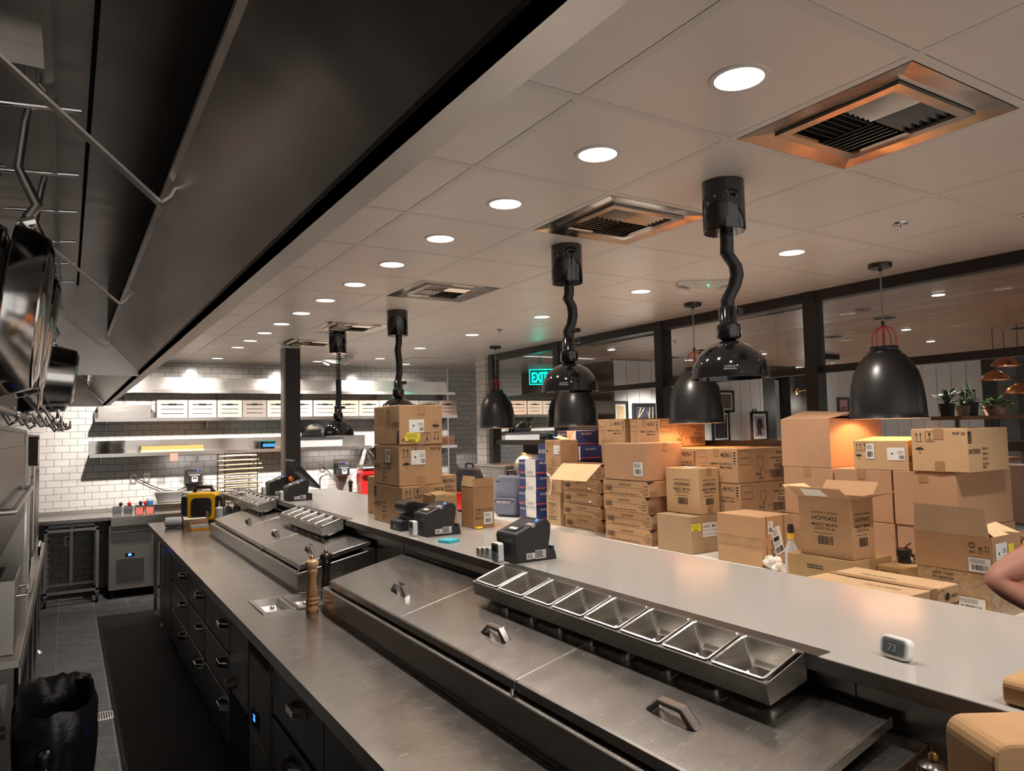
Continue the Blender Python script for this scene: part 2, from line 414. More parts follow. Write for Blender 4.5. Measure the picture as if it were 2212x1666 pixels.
cardboard('card', (0.47, 0.285, 0.155)); cardboard('card_pale', (0.56, 0.37, 0.205)); cardboard('card_rose', (0.48, 0.285, 0.17))
cardboard('card_grey', (0.40, 0.275, 0.17)); cardboard('card_inside', (0.70, 0.50, 0.285)); cardboard('card_brown', (0.37, 0.20, 0.095))
cardboard('kraft_wrap', (0.50, 0.30, 0.15), 0.12); cardboard('card_old', (0.45, 0.29, 0.14), 0.14)
MAT['shrink'] = None
m, n, l, b = nmat('shrink'); b.inputs['Base Color'].default_value = (0.46, 0.29, 0.15, 1); b.inputs['Roughness'].default_value = 0.25; b.inputs['Coat Weight'].default_value = 0.7
mp = objmap(n, l); t = N(n, 'ShaderNodeTexNoise', Scale=16.0, Detail=5.0, Distortion=2.5); l.new(mp.outputs[0], t.inputs['Vector'])
bp = N(n, 'ShaderNodeBump', Strength=0.9, Distance=0.02); l.new(t.outputs['Fac'], bp.inputs['Height']); l.new(bp.outputs[0], b.inputs['Normal']); l.new(bp.outputs[0], b.inputs['Coat Normal'])
def tiles(name, col, mortar, w, h, msize, rough, offset=0.5, plane='xz', var=0.05, bump=0.25, spec=0.5, shift=(0, 0)):
    m, n, l, b = nmat(name); b.inputs['Roughness'].default_value = rough; b.inputs['Specular IOR Level'].default_value = spec
    tc = n.new('ShaderNodeTexCoord'); sp = n.new('ShaderNodeSeparateXYZ'); cb = n.new('ShaderNodeCombineXYZ')
    geo = n.new('ShaderNodeNewGeometry'); l.new(geo.outputs['Position'], sp.inputs[0])
    a, c = {'xz': (0, 2), 'yz': (1, 2), 'xy': (0, 1), 'yx': (1, 0)}[plane]
    l.new(sp.outputs[a], cb.inputs[0]); l.new(sp.outputs[c], cb.inputs[1])
    mp = n.new('ShaderNodeMapping'); mp.inputs['Location'].default_value = (shift[0], shift[1], 0); l.new(cb.outputs[0], mp.inputs[0])
    br = n.new('ShaderNodeTexBrick'); br.offset = offset; br.inputs['Scale'].default_value = 1.0
    br.inputs['Brick Width'].default_value = w; br.inputs['Row Height'].default_value = h; br.inputs['Mortar Size'].default_value = msize; br.inputs['Mortar Smooth'].default_value = 0.15
    br.inputs['Color1'].default_value = (*[x*(1+var) for x in col], 1); br.inputs['Color2'].default_value = (*[x*(1-var) for x in col], 1); br.inputs['Mortar'].default_value = (*mortar, 1)
    l.new(mp.outputs[0], br.inputs['Vector'])
    l.new(br.outputs['Color'], b.inputs['Base Color'])
    nz = N(n, 'ShaderNodeTexNoise', Scale=9.0, Detail=2.0); l.new(cb.outputs[0], nz.inputs['Vector'])
    mx = N(n, 'ShaderNodeMath', operation='MULTIPLY_ADD'); mx.inputs[1].default_value = -1.0; l.new(br.outputs['Fac'], mx.inputs[0]); l.new(nz.outputs['Fac'], mx.inputs[2])
    bp = N(n, 'ShaderNodeBump', Strength=bump, Distance=0.003); l.new(mx.outputs[0], bp.inputs['Height']); l.new(bp.outputs[0], b.inputs['Normal'])
    mr = N(n, 'ShaderNodeMapRange'); mr.inputs[3].default_value = rough; mr.inputs[4].default_value = 0.85; l.new(br.outputs['Fac'], mr.inputs[0]); l.new(mr.outputs[0], b.inputs['Roughness'])
    return m, n, l, b, br, cb
TW, TH = 0.155, 0.0805
tiles('tile_back', (0.80, 0.775, 0.75), (0.07, 0.065, 0.06), TW, TH, 0.0022, 0.12, shift=(0.03, 0.0))
tiles('tile_side', (0.80, 0.775, 0.75), (0.07, 0.065, 0.06), TW, TH, 0.0022, 0.12, plane='yz')
mt, n, l, b, br, cb = tiles('floor_tile', (0.13, 0.13, 0.13), (0.34, 0.33, 0.31), 0.315, 0.3125, 0.0025, 0.55, 0.0, 'xy', 0.1, 0.3, shift=(0.015, 0.0))
nz = N(n, 'ShaderNodeTexNoise', Scale=7.0, Detail=8.0, Roughness=0.7, Distortion=1.0); l.new(cb.outputs[0], nz.inputs['Vector'])
mx = N(n, 'ShaderNodeMix', data_type='RGBA', blend_type='MULTIPLY'); mx.inputs['Factor'].default_value = 0.85
rp = n.new('ShaderNodeValToRGB'); rp.color_ramp.elements[0].position = 0.3; rp.color_ramp.elements[0].color = (0.3, 0.3, 0.3, 1); rp.color_ramp.elements[1].position = 0.75; rp.color_ramp.elements[1].color = (1.3, 1.3, 1.32, 1)
l.new(nz.outputs['Fac'], rp.inputs[0]); l.new(br.outputs['Color'], mx.inputs['A']); l.new(rp.outputs[0], mx.inputs['B']); l.new(mx.outputs['Result'], b.inputs['Base Color'])
def wood(name, c1, c2, scale=(1, 14, 14), rough=0.5, board=None, plane=None, gap=(0.05, 0.03, 0.02)):
    m, n, l, b = nmat(name); b.inputs['Roughness'].default_value = rough
    geo = n.new('ShaderNodeNewGeometry') if board else None
    mp = objmap(n, l, scale)
    t = N(n, 'ShaderNodeTexNoise', Scale=3.0, Detail=6.0, Roughness=0.65, Distortion=0.6); l.new(mp.outputs[0], t.inputs['Vector'])
    r = n.new('ShaderNodeValToRGB'); r.color_ramp.elements[0].position = 0.3; r.color_ramp.elements[1].position = 0.72
    r.color_ramp.elements[0].color = (*c1, 1); r.color_ramp.elements[1].color = (*c2, 1); l.new(t.outputs['Fac'], r.inputs[0])
    out = r.outputs[0]
    if board:
        sp = n.new('ShaderNodeSeparateXYZ'); cb2 = n.new('ShaderNodeCombineXYZ'); l.new(geo.outputs['Position'], sp.inputs[0])
        a, c = {'yx': (1, 0), 'xz': (0, 2), 'yz': (1, 2), 'zx': (2, 0), 'xy': (0, 1)}[plane]
        l.new(sp.outputs[a], cb2.inputs[0]); l.new(sp.outputs[c], cb2.inputs[1])
        brk = n.new('ShaderNodeTexBrick'); brk.inputs['Scale'].default_value = 1.0; brk.offset = 0.37
        brk.inputs['Brick Width'].default_value = board[0]; brk.inputs['Row Height'].default_value = board[1]; brk.inputs['Mortar Size'].default_value = board[2]
        brk.inputs['Color1'].default_value = (1, 1, 1, 1); brk.inputs['Color2'].default_value = (0.62, 0.6, 0.6, 1); brk.inputs['Mortar'].default_value = (*gap, 1)
        l.new(cb2.outputs[0], brk.inputs['Vector'])
        mx2 = N(n, 'ShaderNodeMix', data_type='RGBA', blend_type='MULTIPLY'); mx2.inputs['Factor'].default_value = 1.0
        l.new(out, mx2.inputs['A']); l.new(brk.outputs['Color'], mx2.inputs['B']); out = mx2.outputs['Result']
    l.new(out, b.inputs['Base Color'])
    return m
wood('wood_ceiling', (0.44, 0.27, 0.18), (0.64, 0.43, 0.30), (14, 1, 14), 0.35, (2.4, 0.14, 0.0015), 'yx')
wood('wood_slat', (0.46, 0.28, 0.19), (0.66, 0.45, 0.31), (14, 1, 14), 0.4)
wood('wood_wall', (0.055, 0.025, 0.017), (0.12, 0.055, 0.035), (3, 3, 14), 0.5, (1.6, 0.14, 0.0015), 'yz')
wood('wood_table', (0.16, 0.075, 0.04), (0.28, 0.14, 0.075), (3, 12, 12), 0.35)
wood('wood_dowel', (0.5, 0.36, 0.23), (0.72, 0.56, 0.39), (2, 12, 12), 0.6)
wood('crate_grey', (0.30, 0.255, 0.22), (0.48, 0.42, 0.365), (2, 12, 30), 0.55)
wood('crate_pale', (0.50, 0.40, 0.32), (0.70, 0.58, 0.48), (2, 12, 30), 0.55)
wood('crate_tan', (0.44, 0.315, 0.24), (0.62, 0.47, 0.38), (2, 12, 30), 0.55)
wood('crate_dark', (0.16, 0.14, 0.125), (0.27, 0.24, 0.215), (2, 12, 30), 0.55)
wood('wood_dark', (0.05, 0.025, 0.015), (0.1, 0.05, 0.03), (3, 12, 12), 0.45)
# window glass: clear, with the mirror-like reflection glass has
m, n, l, b = nmat('glass'); n.remove(b); out = n['Material Output']
tb = n.new('ShaderNodeBsdfTransparent'); tb.inputs[0].default_value = (0.93, 0.95, 0.94, 1)
gb = n.new('ShaderNodeBsdfGlossy'); gb.inputs['Roughness'].default_value = 0.0
fr = n.new('ShaderNodeFresnel'); fr.inputs[0].default_value = 1.5
ms = n.new('ShaderNodeMixShader'); l.new(fr.outputs[0], ms.inputs[0]); l.new(tb.outputs[0], ms.inputs[1]); l.new(gb.outputs[0], ms.inputs[2]); l.new(ms.outputs[0], out.inputs[0])
m, n, l, b = nmat('perforated'); b.inputs['Metallic'].default_value = 0.9; b.inputs['Roughness'].default_value = 0.4
mp = objmap(n, l, (1, 1, 1)); br = n.new('ShaderNodeTexBrick'); br.inputs['Scale'].default_value = 1.0; br.offset = 0.5
sp = n.new('ShaderNodeSeparateXYZ'); cb = n.new('ShaderNodeCombineXYZ'); l.new(mp.outputs[0], sp.inputs[0])
ad = N(n, 'ShaderNodeMath', operation='ADD'); l.new(sp.outputs[0], ad.inputs[0]); l.new(sp.outputs[1], ad.inputs[1]); l.new(ad.outputs[0], cb.inputs[0]); l.new(sp.outputs[2], cb.inputs[1])
br.inputs['Brick Width'].default_value = 0.012; br.inputs['Row Height'].default_value = 0.016; br.inputs['Mortar Size'].default_value = 0.0028
br.inputs['Color1'].default_value = (0.01, 0.01, 0.01, 1); br.inputs['Color2'].default_value = (0.015, 0.015, 0.015, 1); br.inputs['Mortar'].default_value = (0.36, 0.35, 0.33, 1)
l.new(cb.outputs[0], br.inputs['Vector']); l.new(br.outputs['Color'], b.inputs['Base Color'])
m, n, l, b = nmat('cable_check'); b.inputs['Roughness'].default_value = 0.7
mp = objmap(n, l, (1, 1, 1)); ck = N(n, 'ShaderNodeTexChecker', Scale=240.0); ck.inputs[1].default_value = (0.6, 0.58, 0.52, 1); ck.inputs[2].default_value = (0.01, 0.01, 0.01, 1)
l.new(mp.outputs[0], ck.inputs['Vector']); l.new(ck.outputs[0], b.inputs['Base Color'])
# ================================================================== the room
def ceiling():
    T = 0.61; g = 0.0035; rw = 0.030; z = CEIL
    vents = {(1, j) for j in (-1, 1, 4, 7, 9)}; lights = {(round((x-.305)/T), round((y-.305)/T)) for x, y in ROW1+ROW2}
    mb = MB(); rl = MB()
    x0, x1, y0, y1 = -2.5, 3.30, -3.66, 8.38
    def cells(a, b): return range(math.floor(a/T+1e-6), math.ceil(b/T-1e-6))
    for i in cells(x0, x1):
        for j in cells(y0, y1):
            if (i, j) in vents: continue
            a0, a1 = max(i*T, x0)+rw/2, min((i+1)*T, x1)-rw/2; b0, b1 = max(j*T, y0)+rw/2, min((j+1)*T, y1)-rw/2
            b1 -= g; a1 -= g*0.6
            if (i, j) in lights:
                cx, cy, r = (i+.5)*T, (j+.5)*T, 0.066; n = 24
                ring = []; outer = []
                for k in range(n):
                    t = 2*PI*k/n+PI/4; c, s_ = math.cos(t), math.sin(t); q = max(abs(c), abs(s_))
                    ring.append(mb.bm.verts.new((cx+r*c, cy+r*s_, z)))
                    outer.append(mb.bm.verts.new((cx+(a1-a0)/2*c/q+(a0+a1)/2-cx, cy+(b1-b0)/2*s_/q+(b0+b1)/2-cy, z)))
                for k in range(n): mb.bm.faces.new((ring[k], ring[(k+1) % n], outer[(k+1) % n], outer[k]))
            else: mb.quad((a0, b0, z), (a1, b0, z), (a1, b1, z), (a0, b1, z))
    # beyond the end of the glazed wall the same ceiling runs on
    mb.quad((3.30, 6.2, z), (6.0, 6.2, z), (6.0, 9.6, z), (3.30, 9.6, z))
    c = struct(mb, 'ceiling', 'ceiling_panel')
    for i in list(cells(x0, x1))+[math.ceil(x1/T-1e-6)]:
        x = min(i*T, x1); rl.box(x-rw/2, x+rw/2, y0, y1, z-0.0005, z+0.012)
    for j in cells(y0, y1+0.1):
        rl.box(x0, x1, j*T-rw/2, j*T+rw/2, z-0.0004, z+0.012)
    struct(rl, 'ceiling_rail', 'ceiling_rail', c)
    bk = MB().quad((x0, y0, z+0.16), (x1, y0, z+0.16), (x1, y1, z+0.16), (x0, y1, z+0.16)); struct(bk, 'ceiling_void', 'ceiling_gap', c)
ceiling()
st = struct(MB().box(-3.2, 13, -4.2, 9.7, -0.1, 0), 'floor', 'floor_tile')
struct(MB().box(-2.65, 3.76, 8.38, 8.55, 0, 2.86), 'wall_back', 'tile_back')
struct(MB().box(3.60, 3.76, 8.55, 9.35, 0, 2.86), 'wall_alcove', 'tile_side')
struct(MB().box(3.76, 6.0, 9.05, 9.2, 0, 2.86), 'wall_passage', 'tile_back')
struct(MB().box(-2.65, -2.5, -4.0, 8.38, 0, 2.86), 'wall_left', 'steel_dark')
struct(MB().box(3.24, 3.36, 6.28, 6.52, 0, 2.70), 'wall_pier', 'tile_side')
# tile kerb/corner trim of the back wall
struct(MB().box(3.745, 3.765, 8.365, 8.385, 0.9, 2.70), 'trim_1', 'steel_shelf')
# glazed screen wall between kitchen and dining room
def glazed():
    fr = MB(); X0, X1 = 3.27, 3.35
    mull = (6.17, 4.76, 3.17, 1.63, 0.09, -1.45, -2.98); w = 0.048
    for y in mull: fr.box(X0-0.02, X1, y-w, y+w, 0, 2.70)
    fr.box(X0-0.01, X1, -4.0, 6.22, 2.625, 2.70); fr.box(X0, X1, -4.0, 6.22, 2.115, 2.165); fr.box(X0, X1, -4.0, 6.22, 1.585, 1.64); fr.box(X0, X1, -4.0, 6.22, 0, 0.95)
    f = struct(fr, 'window_1', 'black_frame')
    gl = MB()
    ys = list(mull)+[-4.0]
    for a, b in zip(ys, ys[1:]):
        for z0, z1 in ((0.95, 1.585), (1.64, 2.115), (2.165, 2.625)): gl.quad((3.31, a-w, z0), (3.31, b+w, z0), (3.31, b+w, z1), (3.31, a-w, z1))
    struct(gl, 'window_glass', 'glass', f)
glazed()
struct(MB().box(0.775, 0.935, 6.30, 6.42, 0, 2.70), 'column', 'black_frame')
struct(MB().box(0.755, 0.775, 6.296, 6.424, 0, 2.70), 'trim_2', 'steel_dark')

# ------------------------------------------------ ceiling fittings
order = sorted(ROW1, key=lambda p: p[1])
vis = [p for p in order if p[1] > -0.7]
ordn = ['nearest the camera', 'second from the camera', 'third from the camera', 'fourth from the camera', 'fifth from the camera', 'sixth from the camera', 'seventh from the camera', 'eighth from the camera', 'ninth from the camera', 'tenth from the camera', 'eleventh from the camera', 'twelfth from the camera', 'farthest from the camera']
def downlights():
    base = thing('ceiling_downlight', 'recessed round downlight', 'downlight')
    MB().lathe([(0.066, 0.004), (0.066, -0.004), (0.079, -0.003), (0.081, 0.0), (0.079, 0.002)], (0, 0, 0), 28, cap0=False, cap1=False).build('trim_ring', 'ceiling_rail', base, True)
    MB().lathe([(0.066, 0.0), (0.060, 0.03), (0.047, 0.075)], (0, 0, 0), 28, cap0=False, cap1=False).build('reflector', 'reflector', base, True)
    MB().lathe([(0.0475, 0.074), (0.0475, 0.09)], (0, 0, 0), 28).build('lamp', 'lamp_glow', base)
    used = False
    def put(x, y, label, group):
        nonlocal used
        if not used: base.location = (x, y, CEIL); base['label'] = label; base['group'] = group; used = True
        else: dup(base, (x, y, CEIL), label, group)
    k = 0
    for x, y in order:
        if y <= -0.7: put(x, y, 'recessed round downlight in the ceiling behind the camera', 'downlights over the cook line'); continue
        put(x, y, 'recessed downlight in the long row beside the hood, %s' % ordn[min(k, 12)], 'downlights over the cook line'); k += 1
    k = 0
    for x, y in sorted(ROW2[:10], key=lambda p: p[1]):
        if y < 0: put(x, y, 'recessed round downlight above the boxes, behind the camera', 'downlights over the bar'); continue
        put(x, y, 'recessed downlight in the row above the stacked boxes, %s' % ordn[k], 'downlights over the bar'); k += 1
    put(*ROW2[10], 'small recessed downlight by the tiled wall behind the emergency light', 'downlights over the bar')
    put(*ROW2[11], 'recessed downlight by the tiled wall beside the flat white ceiling panel', 'downlights over the bar')
downlights()
def vents():
    T = 0.61; base = thing('ceiling_vent', 'x', 'vent')
    a = T/2-0.018; b = 0.205
    p = MB()
    ring = [(-a, -a), (a, -a), (a, a), (-a, a)]; inn = [(-b, -b), (b, -b), (b, b), (-b, b)]
    A = [p.bm.verts.new((x, y, -0.001)) for x, y in ring]; B = [p.bm.verts.new((x, y, 0.006)) for x, y in inn]
    for k in range(4): p.bm.faces.new((A[k], A[(k+1) % 4], B[(k+1) % 4], B[k]))
    p.build('plate', 'diffuser_metal', base)
    f = MB(); c = b-0.035
    for x0, x1, y0, y1 in ((-b, b, -b, -c), (-b, b, c, b), (-b, -c, -c, c), (c, b, -c, c)): f.box(x0, x1, y0, y1, -0.006, 0.004)
    f.build('collar', 'diffuser_metal', base)
    bx_ = MB().box(-c, c, -c, c, 0.03, 0.12); bx_.build('duct', 'black_cavity', base)
    for q in range(4):
        v = MB(); sx, sy = ((1, 1), (-1, 1), (-1, -1), (1, -1))[q]
        for k in range(6):
            d = 0.012+k*0.026
            if q % 2 == 0: M = tr(sx*(d+0.006), sy*c/2, 0.012) @ rot('Y', -0.75*sx); v.box(-0.011, 0.011, -c/2, c/2, -0.0008, 0.0008, M)
            else: M = tr(sx*c/2, sy*(d+0.006), 0.012) @ rot('X', 0.75*sy); v.box(-c/2, c/2, -0.011, 0.011, -0.0008, 0.0008, M)
        v.build('louvre', 'diffuser_metal', base)
    labs = ['large polished square air diffuser nearest the camera', 'polished square air diffuser between the two nearest heat lamp canisters', 'polished square air diffuser in the middle of the ceiling row', 'polished square air diffuser beside the coiled cord lamp canister', 'farthest polished square air diffuser just before the black column']
    for k, j in enumerate((-1, 1, 4, 7, 9)):
        loc = (1.5*T, (j+.5)*T, CEIL)
        if k == 0: base.location = loc; base['label'] = labs[0]; base['group'] = 'ceiling air diffusers'
        else: dup(base, loc, labs[k], 'ceiling air diffusers')
vents()
def sprinklers():
    base = thing('sprinkler_head', 'x', 'sprinkler')
    MB().lathe([(0.035, 0), (0.034, -0.004), (0.012, -0.008)], (0, 0, 0), 20).build('escutcheon', 'chrome', base, True)
    MB().tube([(-.008, 0, -.008), (-.01, 0, -.02), (0, 0, -.034), (.01, 0, -.02), (.008, 0, -.008)], 0.0025, 6).build('yoke', 'chrome', base)
    MB().cyl((0, 0, -.008), (0, 0, -.03), 0.003).build('bulb', 'red', base); MB().lathe([(0.017, -.034), (0.017, -.036)], (0, 0, 0), 14).build('deflector', 'chrome', base)
    for k, (x, y, l) in enumerate(((2.114, 0.30, 'chrome fire sprinkler in the ceiling panel nearest the camera'), (2.2, 4.15, 'chrome fire sprinkler in the ceiling before the glowing exit reflection'), (2.185, 7.70, 'small fire sprinkler near the tiled wall'))):
        if k == 0: base.location = (x, y, CEIL); base['label'] = l; base['group'] = 'fire sprinklers'
        else: dup(base, (x, y, CEIL), l, 'fire sprinklers')
sprinklers()
def emergency(x, y, rz, label):
    t = thing('emergency_light', label, 'emergency light', (0, 0, 0), 'emergency lights')
    p = [(-.17+.34*k/12, -0.03-0.035*math.sin(PI*k/12)**2) for k in range(13)]
    MB().prism([(-.17, 0)]+p+[(.17, 0)], 'y', -.045, .045).build('housing', 'white_trim', t, True, 0.004)
    for s in (-1, 1):
        MB().lathe([(0.0, 0), (.04, 0), (.046, .012), (.038, .02)], (0, 0, 0), 20, M=tr(s*.125, 0, -.055) @ rot('X', PI) @ rot('Y', s*.4)).build('lamp_head', 'plastic_white', t, True)
    MB().sphere((0.02, -.047, -.035), .004, 8, 6).build('indicator', 'led_green', t)
    t.location = (x, y, CEIL); t.rotation_euler = (0, 0, rz); return t
emergency(2.28, 1.70, -0.55, 'white two-headed emergency light on the ceiling between downlights and bar pendants')
emergency(1.63, 7.2, -0.55, 'white emergency light on the ceiling behind the coiled cord lamp')
t = thing('smoke_detector', 'round white smoke detector with clear dome on the ceiling', 'smoke detector', (1.575, 6.55, CEIL))
MB().lathe([(.075, 0), (.075, -.025), (.062, -.035)], (1.575, 6.55, CEIL), 24).build('base', 'white_trim', t, True)
MB().lathe([(.055, -.035), (.05, -.06), (.02, -.075)], (1.575, 6.55, CEIL), 20).build('dome', 'plastic_clear', t, True)
tag(MB().box(2.48, 3.04, 6.75, 7.3, CEIL-.008, CEIL-0.0006).build('access_panel', 'white_trim', bevel=.002), 'flat white access panel in the ceiling by the tiled wall', 'panel')
t = thing('return_grille', 'white slatted return grille at the edge of the ceiling above the bar', 'grille', (2.62, -.28, CEIL))
MB().box(2.46, 2.78, -.56, -.03, CEIL-.008, CEIL-.001).build('frame', 'white_trim', t)
mb = MB()
for k in range(10): mb.box(2.49, 2.75, -.53+k*.05, -.50+k*.05, CEIL-.012, CEIL-.008)
mb.build('grille', 'plastic_grey', t)
# ================================================================== exhaust hood over the cook line
def hood(y0, y1, label, straps):
    t = thing('exhaust_hood', label, 'hood', (-1.6, (y0+y1)/2, 2.05), 'exhaust hoods')
    XF, XB = -0.912, -2.45
    MB().prism([(XF, 2.05), (XF, 2.695), (XF-.012, 2.695), (XF-.012, 2.062), (XF-.045, 2.062), (XF-.045, 2.05)], 'y', y0, y1).build('front_panel', 'steel_hood_lip', t)
    MB().prism([(XF-.045, 2.05), (XF-.045, 2.07), (XF-.040, 2.076), (XF-.036, 2.072), (XF-.036, 2.05)], 'y', y0, y1).build('drip_lip', 'steel_dark', t)
    MB().prism([(XF-.043, 2.068), (-1.078, 2.198), (-1.088, 2.198), (-1.088, 2.206), (-1.074, 2.206), (XF-.038, 2.075)], 'y', y0, y1-.002).build('inner_baffle', 'steel_hood', t)
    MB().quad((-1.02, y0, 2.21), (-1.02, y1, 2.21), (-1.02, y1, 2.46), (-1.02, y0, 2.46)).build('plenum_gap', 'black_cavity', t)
    p = MB()
    for a, b in ((-1.02, -1.083), (-1.083, -1.192), (-1.196, -1.62)): p.box(b, a, y0, y1, 2.44, 2.46)
    p.build('roof_panel', 'steel_hood', t)
    MB().box(-1.198, -1.190, y0, y1, 2.434, 2.46).build('roof_seam', 'black_cavity', t)
    for k in range(int((y1-y0)/0.5)):
        a = y0+k*0.5+.006; f = MB(); M = tr(-1.62, 0, 2.44) @ rot('Y', 0.52)
        f.box(-0.86, 0, a, a+.488, 0, .04, M)
        f.build('grease_filter', 'steel_dark', t)
    MB().box(XB-.02, XB, y0, y1, 2.0, 2.695).build('back_panel', 'steel_hood', t)
    # end plate closing the section
    MB().prism([(XF-.044, 2.05), (XF-.044, 2.066), (-1.08, 2.20), (-1.08, 2.45), (XB, 2.45), (XB, 2.05)], 'y', y1-.006, y1+.006).build('end_panel', 'steel_hood', t)
    MB().box(XB, XF-.044, y1-.012, y1+.012, 2.043, 2.052).build('end_trim', 'steel_hood_lip', t)
    for y in straps:
        s = MB(); w = .014
        for a, b in (((-1.070, 2.200), (-1.080, 2.178)), ((-1.080, 2.178), (-1.094, 2.166)), ((-1.094, 2.166), (-1.33, 2.372))):
            d = Vector((b[0]-a[0], 0, b[1]-a[1])).normalized(); n = Vector((-d.z, 0, d.x))*.0022
            s.prism([(a[0]+n.x, a[1]+n.z), (b[0]+n.x, b[1]+n.z), (b[0]-n.x, b[1]-n.z), (a[0]-n.x, a[1]-n.z)], 'y', y-w, y+w)
        s.build('strap', 'steel_hood_lip', t)
    return t
hood(-3.9, 2.04, 'long stainless exhaust hood overhead with streaked inner panel', (-1.32, -.236, .851, 1.97))
hood(2.06, 5.6, 'second stainless exhaust hood beyond the hanging pans', (3.2, 4.4))

# ------------------------------------------------ pot rack with hanging pans
t = thing('pot_rack', 'steel pot rack rail with pan hooks hung under the hood', 'pot rack', (-1.26, .4, 2.44))
MB().box(-1.262, -1.250, -1.6, 3.4, 2.325, 2.333).build('rail', 'steel_matte', t)
for y in (-.12, 1.5, 3.1):
    MB().box(-1.335, -1.262, y-.02, y+.004, 2.405, 2.445).build('bracket', 'steel_matte', t)
    MB().tube([(-1.30, y, 2.41), (-1.30, y, 2.385), (-1.268, y, 2.36), (-1.258, y, 2.333)], .004, 8).build('hanger', 'steel_matte', t)
    MB().tube([(-1.275, y, 2.41), (-1.275, y, 2.385), (-1.252, y, 2.36), (-1.256, y, 2.333)], .004, 8).build('hanger', 'steel_matte', t)
for y in (-.17, .185, .48, .80, 1.1, 1.42):
    MB().cyl((-1.36, y, 2.318), (-1.212, y, 2.33), .0045, n=10).build('hook_pin', 'chrome', t, True)
def pan(x, y, z, r, label, mat='steel_pan', tilt=0.16, depth=.052, hl=.2, yaw=0.0):
    """hangs by its handle: bowl opens towards -X, base faces +X; origin at the top of the handle"""
    t = thing('frying_pan', label, 'frying pan', (0, 0, 0), 'hanging pans')
    prof = [(1e-4, 0), (r*.70, 0), (r*.84, -.010), (r*.97, -depth), (r, -depth-.002), (r*.985, -depth-.003), (r*.955, -depth+.002), (r*.83, -.007), (r*.69, .003-.006), (1e-4, -.003)]
    M = tr(0, 0, -hl-r) @ rot('Y', PI/2)
    MB().lathe(prof, (0, 0, 0), 40, M=M, cap0=False, cap1=False).build('bowl', mat, t, True)
    x0 = -depth*.9
    MB().tube([(x0, -.004, -hl+.006), (x0+.012, -.003, -hl+.03), (x0-.005, -.002, -hl+.06), (x0-.022, 0, -hl+.09), (x0-.022, 0, -.03), (x0-.02, .0, -.004), (x0-.012, 0, .001)], [.009, .009, .008, .007, .0065, .006, .005], 10).build('handle', 'steel_matte', t, True)
    MB().cyl((x0-.004, -.004, -hl-.004), (x0+.012, -.004, -hl+.004), .011, n=10).build('rivet_plate', 'steel_bright', t)
    t.location = (x, y, z); t.rotation_euler = (0, tilt, yaw); return t
pan(-1.222, -.14, 2.328, .152, 'large steel frying pan nearest the aisle on the first hook', tilt=.10)
pan(-1.285, -.20, 2.328, .155, 'dark nonstick frying pan behind the large steel pan on the first hook', 'black_gloss', tilt=.08)
pan(-1.36, -.30, 2.328, .16, 'black frying pan cut off by the edge of the photo', 'black_satin', tilt=.06)
pan(-1.206, .22, 2.326, .140, 'shiny steel frying pan on the second hook behind the large one', tilt=.14)
pan(-1.285, .20, 2.326, .148, 'steel frying pan on the second hook half hidden by others', tilt=.10)
pan(-1.23, .50, 2.326, .125, 'medium steel frying pan on the third hook', tilt=.1, hl=.22)
pan(-1.24, .82, 2.326, .125, 'medium steel frying pan on the fourth hook', tilt=.1, hl=.25)
pan(-1.165, 1.13, 2.326, .105, 'small bright saucepan hanging farthest out on the fifth hook', depth=.09, tilt=.1, hl=.26)
pan(-1.18, 1.44, 2.326, .105, 'small bright saucepan hanging on the last hook', depth=.09, tilt=.1, hl=.27)
t = thing('utensil_rail', 'low steel rail with many curled hooks under the hanging pans', 'rail', (-1.30, .2, 1.82))
MB().cyl((-1.31, -.6, 1.812), (-1.26, 1.9, 1.812), .006).build('rail', 'steel_matte', t)
r = random.Random(4)
for k in range(22):
    y = -.25+k*.085; x = -1.30+.02*(y+.3)+r.uniform(-.02, .045); z = 1.808+r.uniform(-.006, .01)
    MB().tube([(x-.012, y, z+.016), (x-.004, y, z+.002), (x+.004, y, z-.012), (x+.013, y, z-.007), (x+.014, y, z+.008)], .0032, 6).build('hook', 'chrome', t, True)

# ------------------------------------------------ cook line along the wall side of the aisle
t = thing('broiler', 'dark steel broiler cabinet mounted above the cook line', 'broiler', (-1.8, 1.8, 1.39))
MB().box(-2.4, -1.405, .7, 2.78, 1.39, 1.80).build('body', 'steel_dark', t)
MB().box(-2.42, -1.395, .68, 2.80, 1.80, 1.815).build('top', 'black_satin', t)
MB().box(-1.405, -1.398, .8, 2.70, 1.45, 1.74).build('door', 'steel_dark', t)
MB().tube([(-1.398, 1.1, 1.55), (-1.36, 1.1, 1.55), (-1.36, 2.4, 1.55), (-1.398, 2.4, 1.55)], .01).build('handle', 'steel', t, True)
t = thing('pizza_oven', 'steel upright oven flank with tall trim beyond the hanging pans', 'oven', (-1.9, 3.9, 0.9))
MB().box(-2.4, -1.402, 2.84, 4.72, .90, 1.80).build('body', 'steel_matte', t)
for y in (2.86, 3.2, 4.70): MB().box(-1.402, -1.392, y-.012, y+.012, .90, 1.80).build('trim', 'steel_bright', t)
MB().box(-1.402, -1.390, 3.25, 4.65, 1.1, 1.55).build('door', 'steel_dark', t)
t = thing('oven_brush', 'long-handled oven brush with scraper plate hanging beside the oven', 'brush', (-1.37, 3.15, 1.56))
MB().box(-1.395, -1.355, 3.02, 3.2, 1.63, 1.785).build('head', 'wood_dark', t)
MB().box(-1.356, -1.352, 3.03, 3.15, 1.64, 1.765).build('scraper', 'steel_bright', t)
mb = MB()
for k in range(13):
    for j in range(3): mb.cyl((-1.38+j*.01, 3.2, 1.64+k*.011), (-1.38+j*.01, 3.27, 1.64+k*.011), .0016, n=5)
mb.build('bristles', 'brass', t)
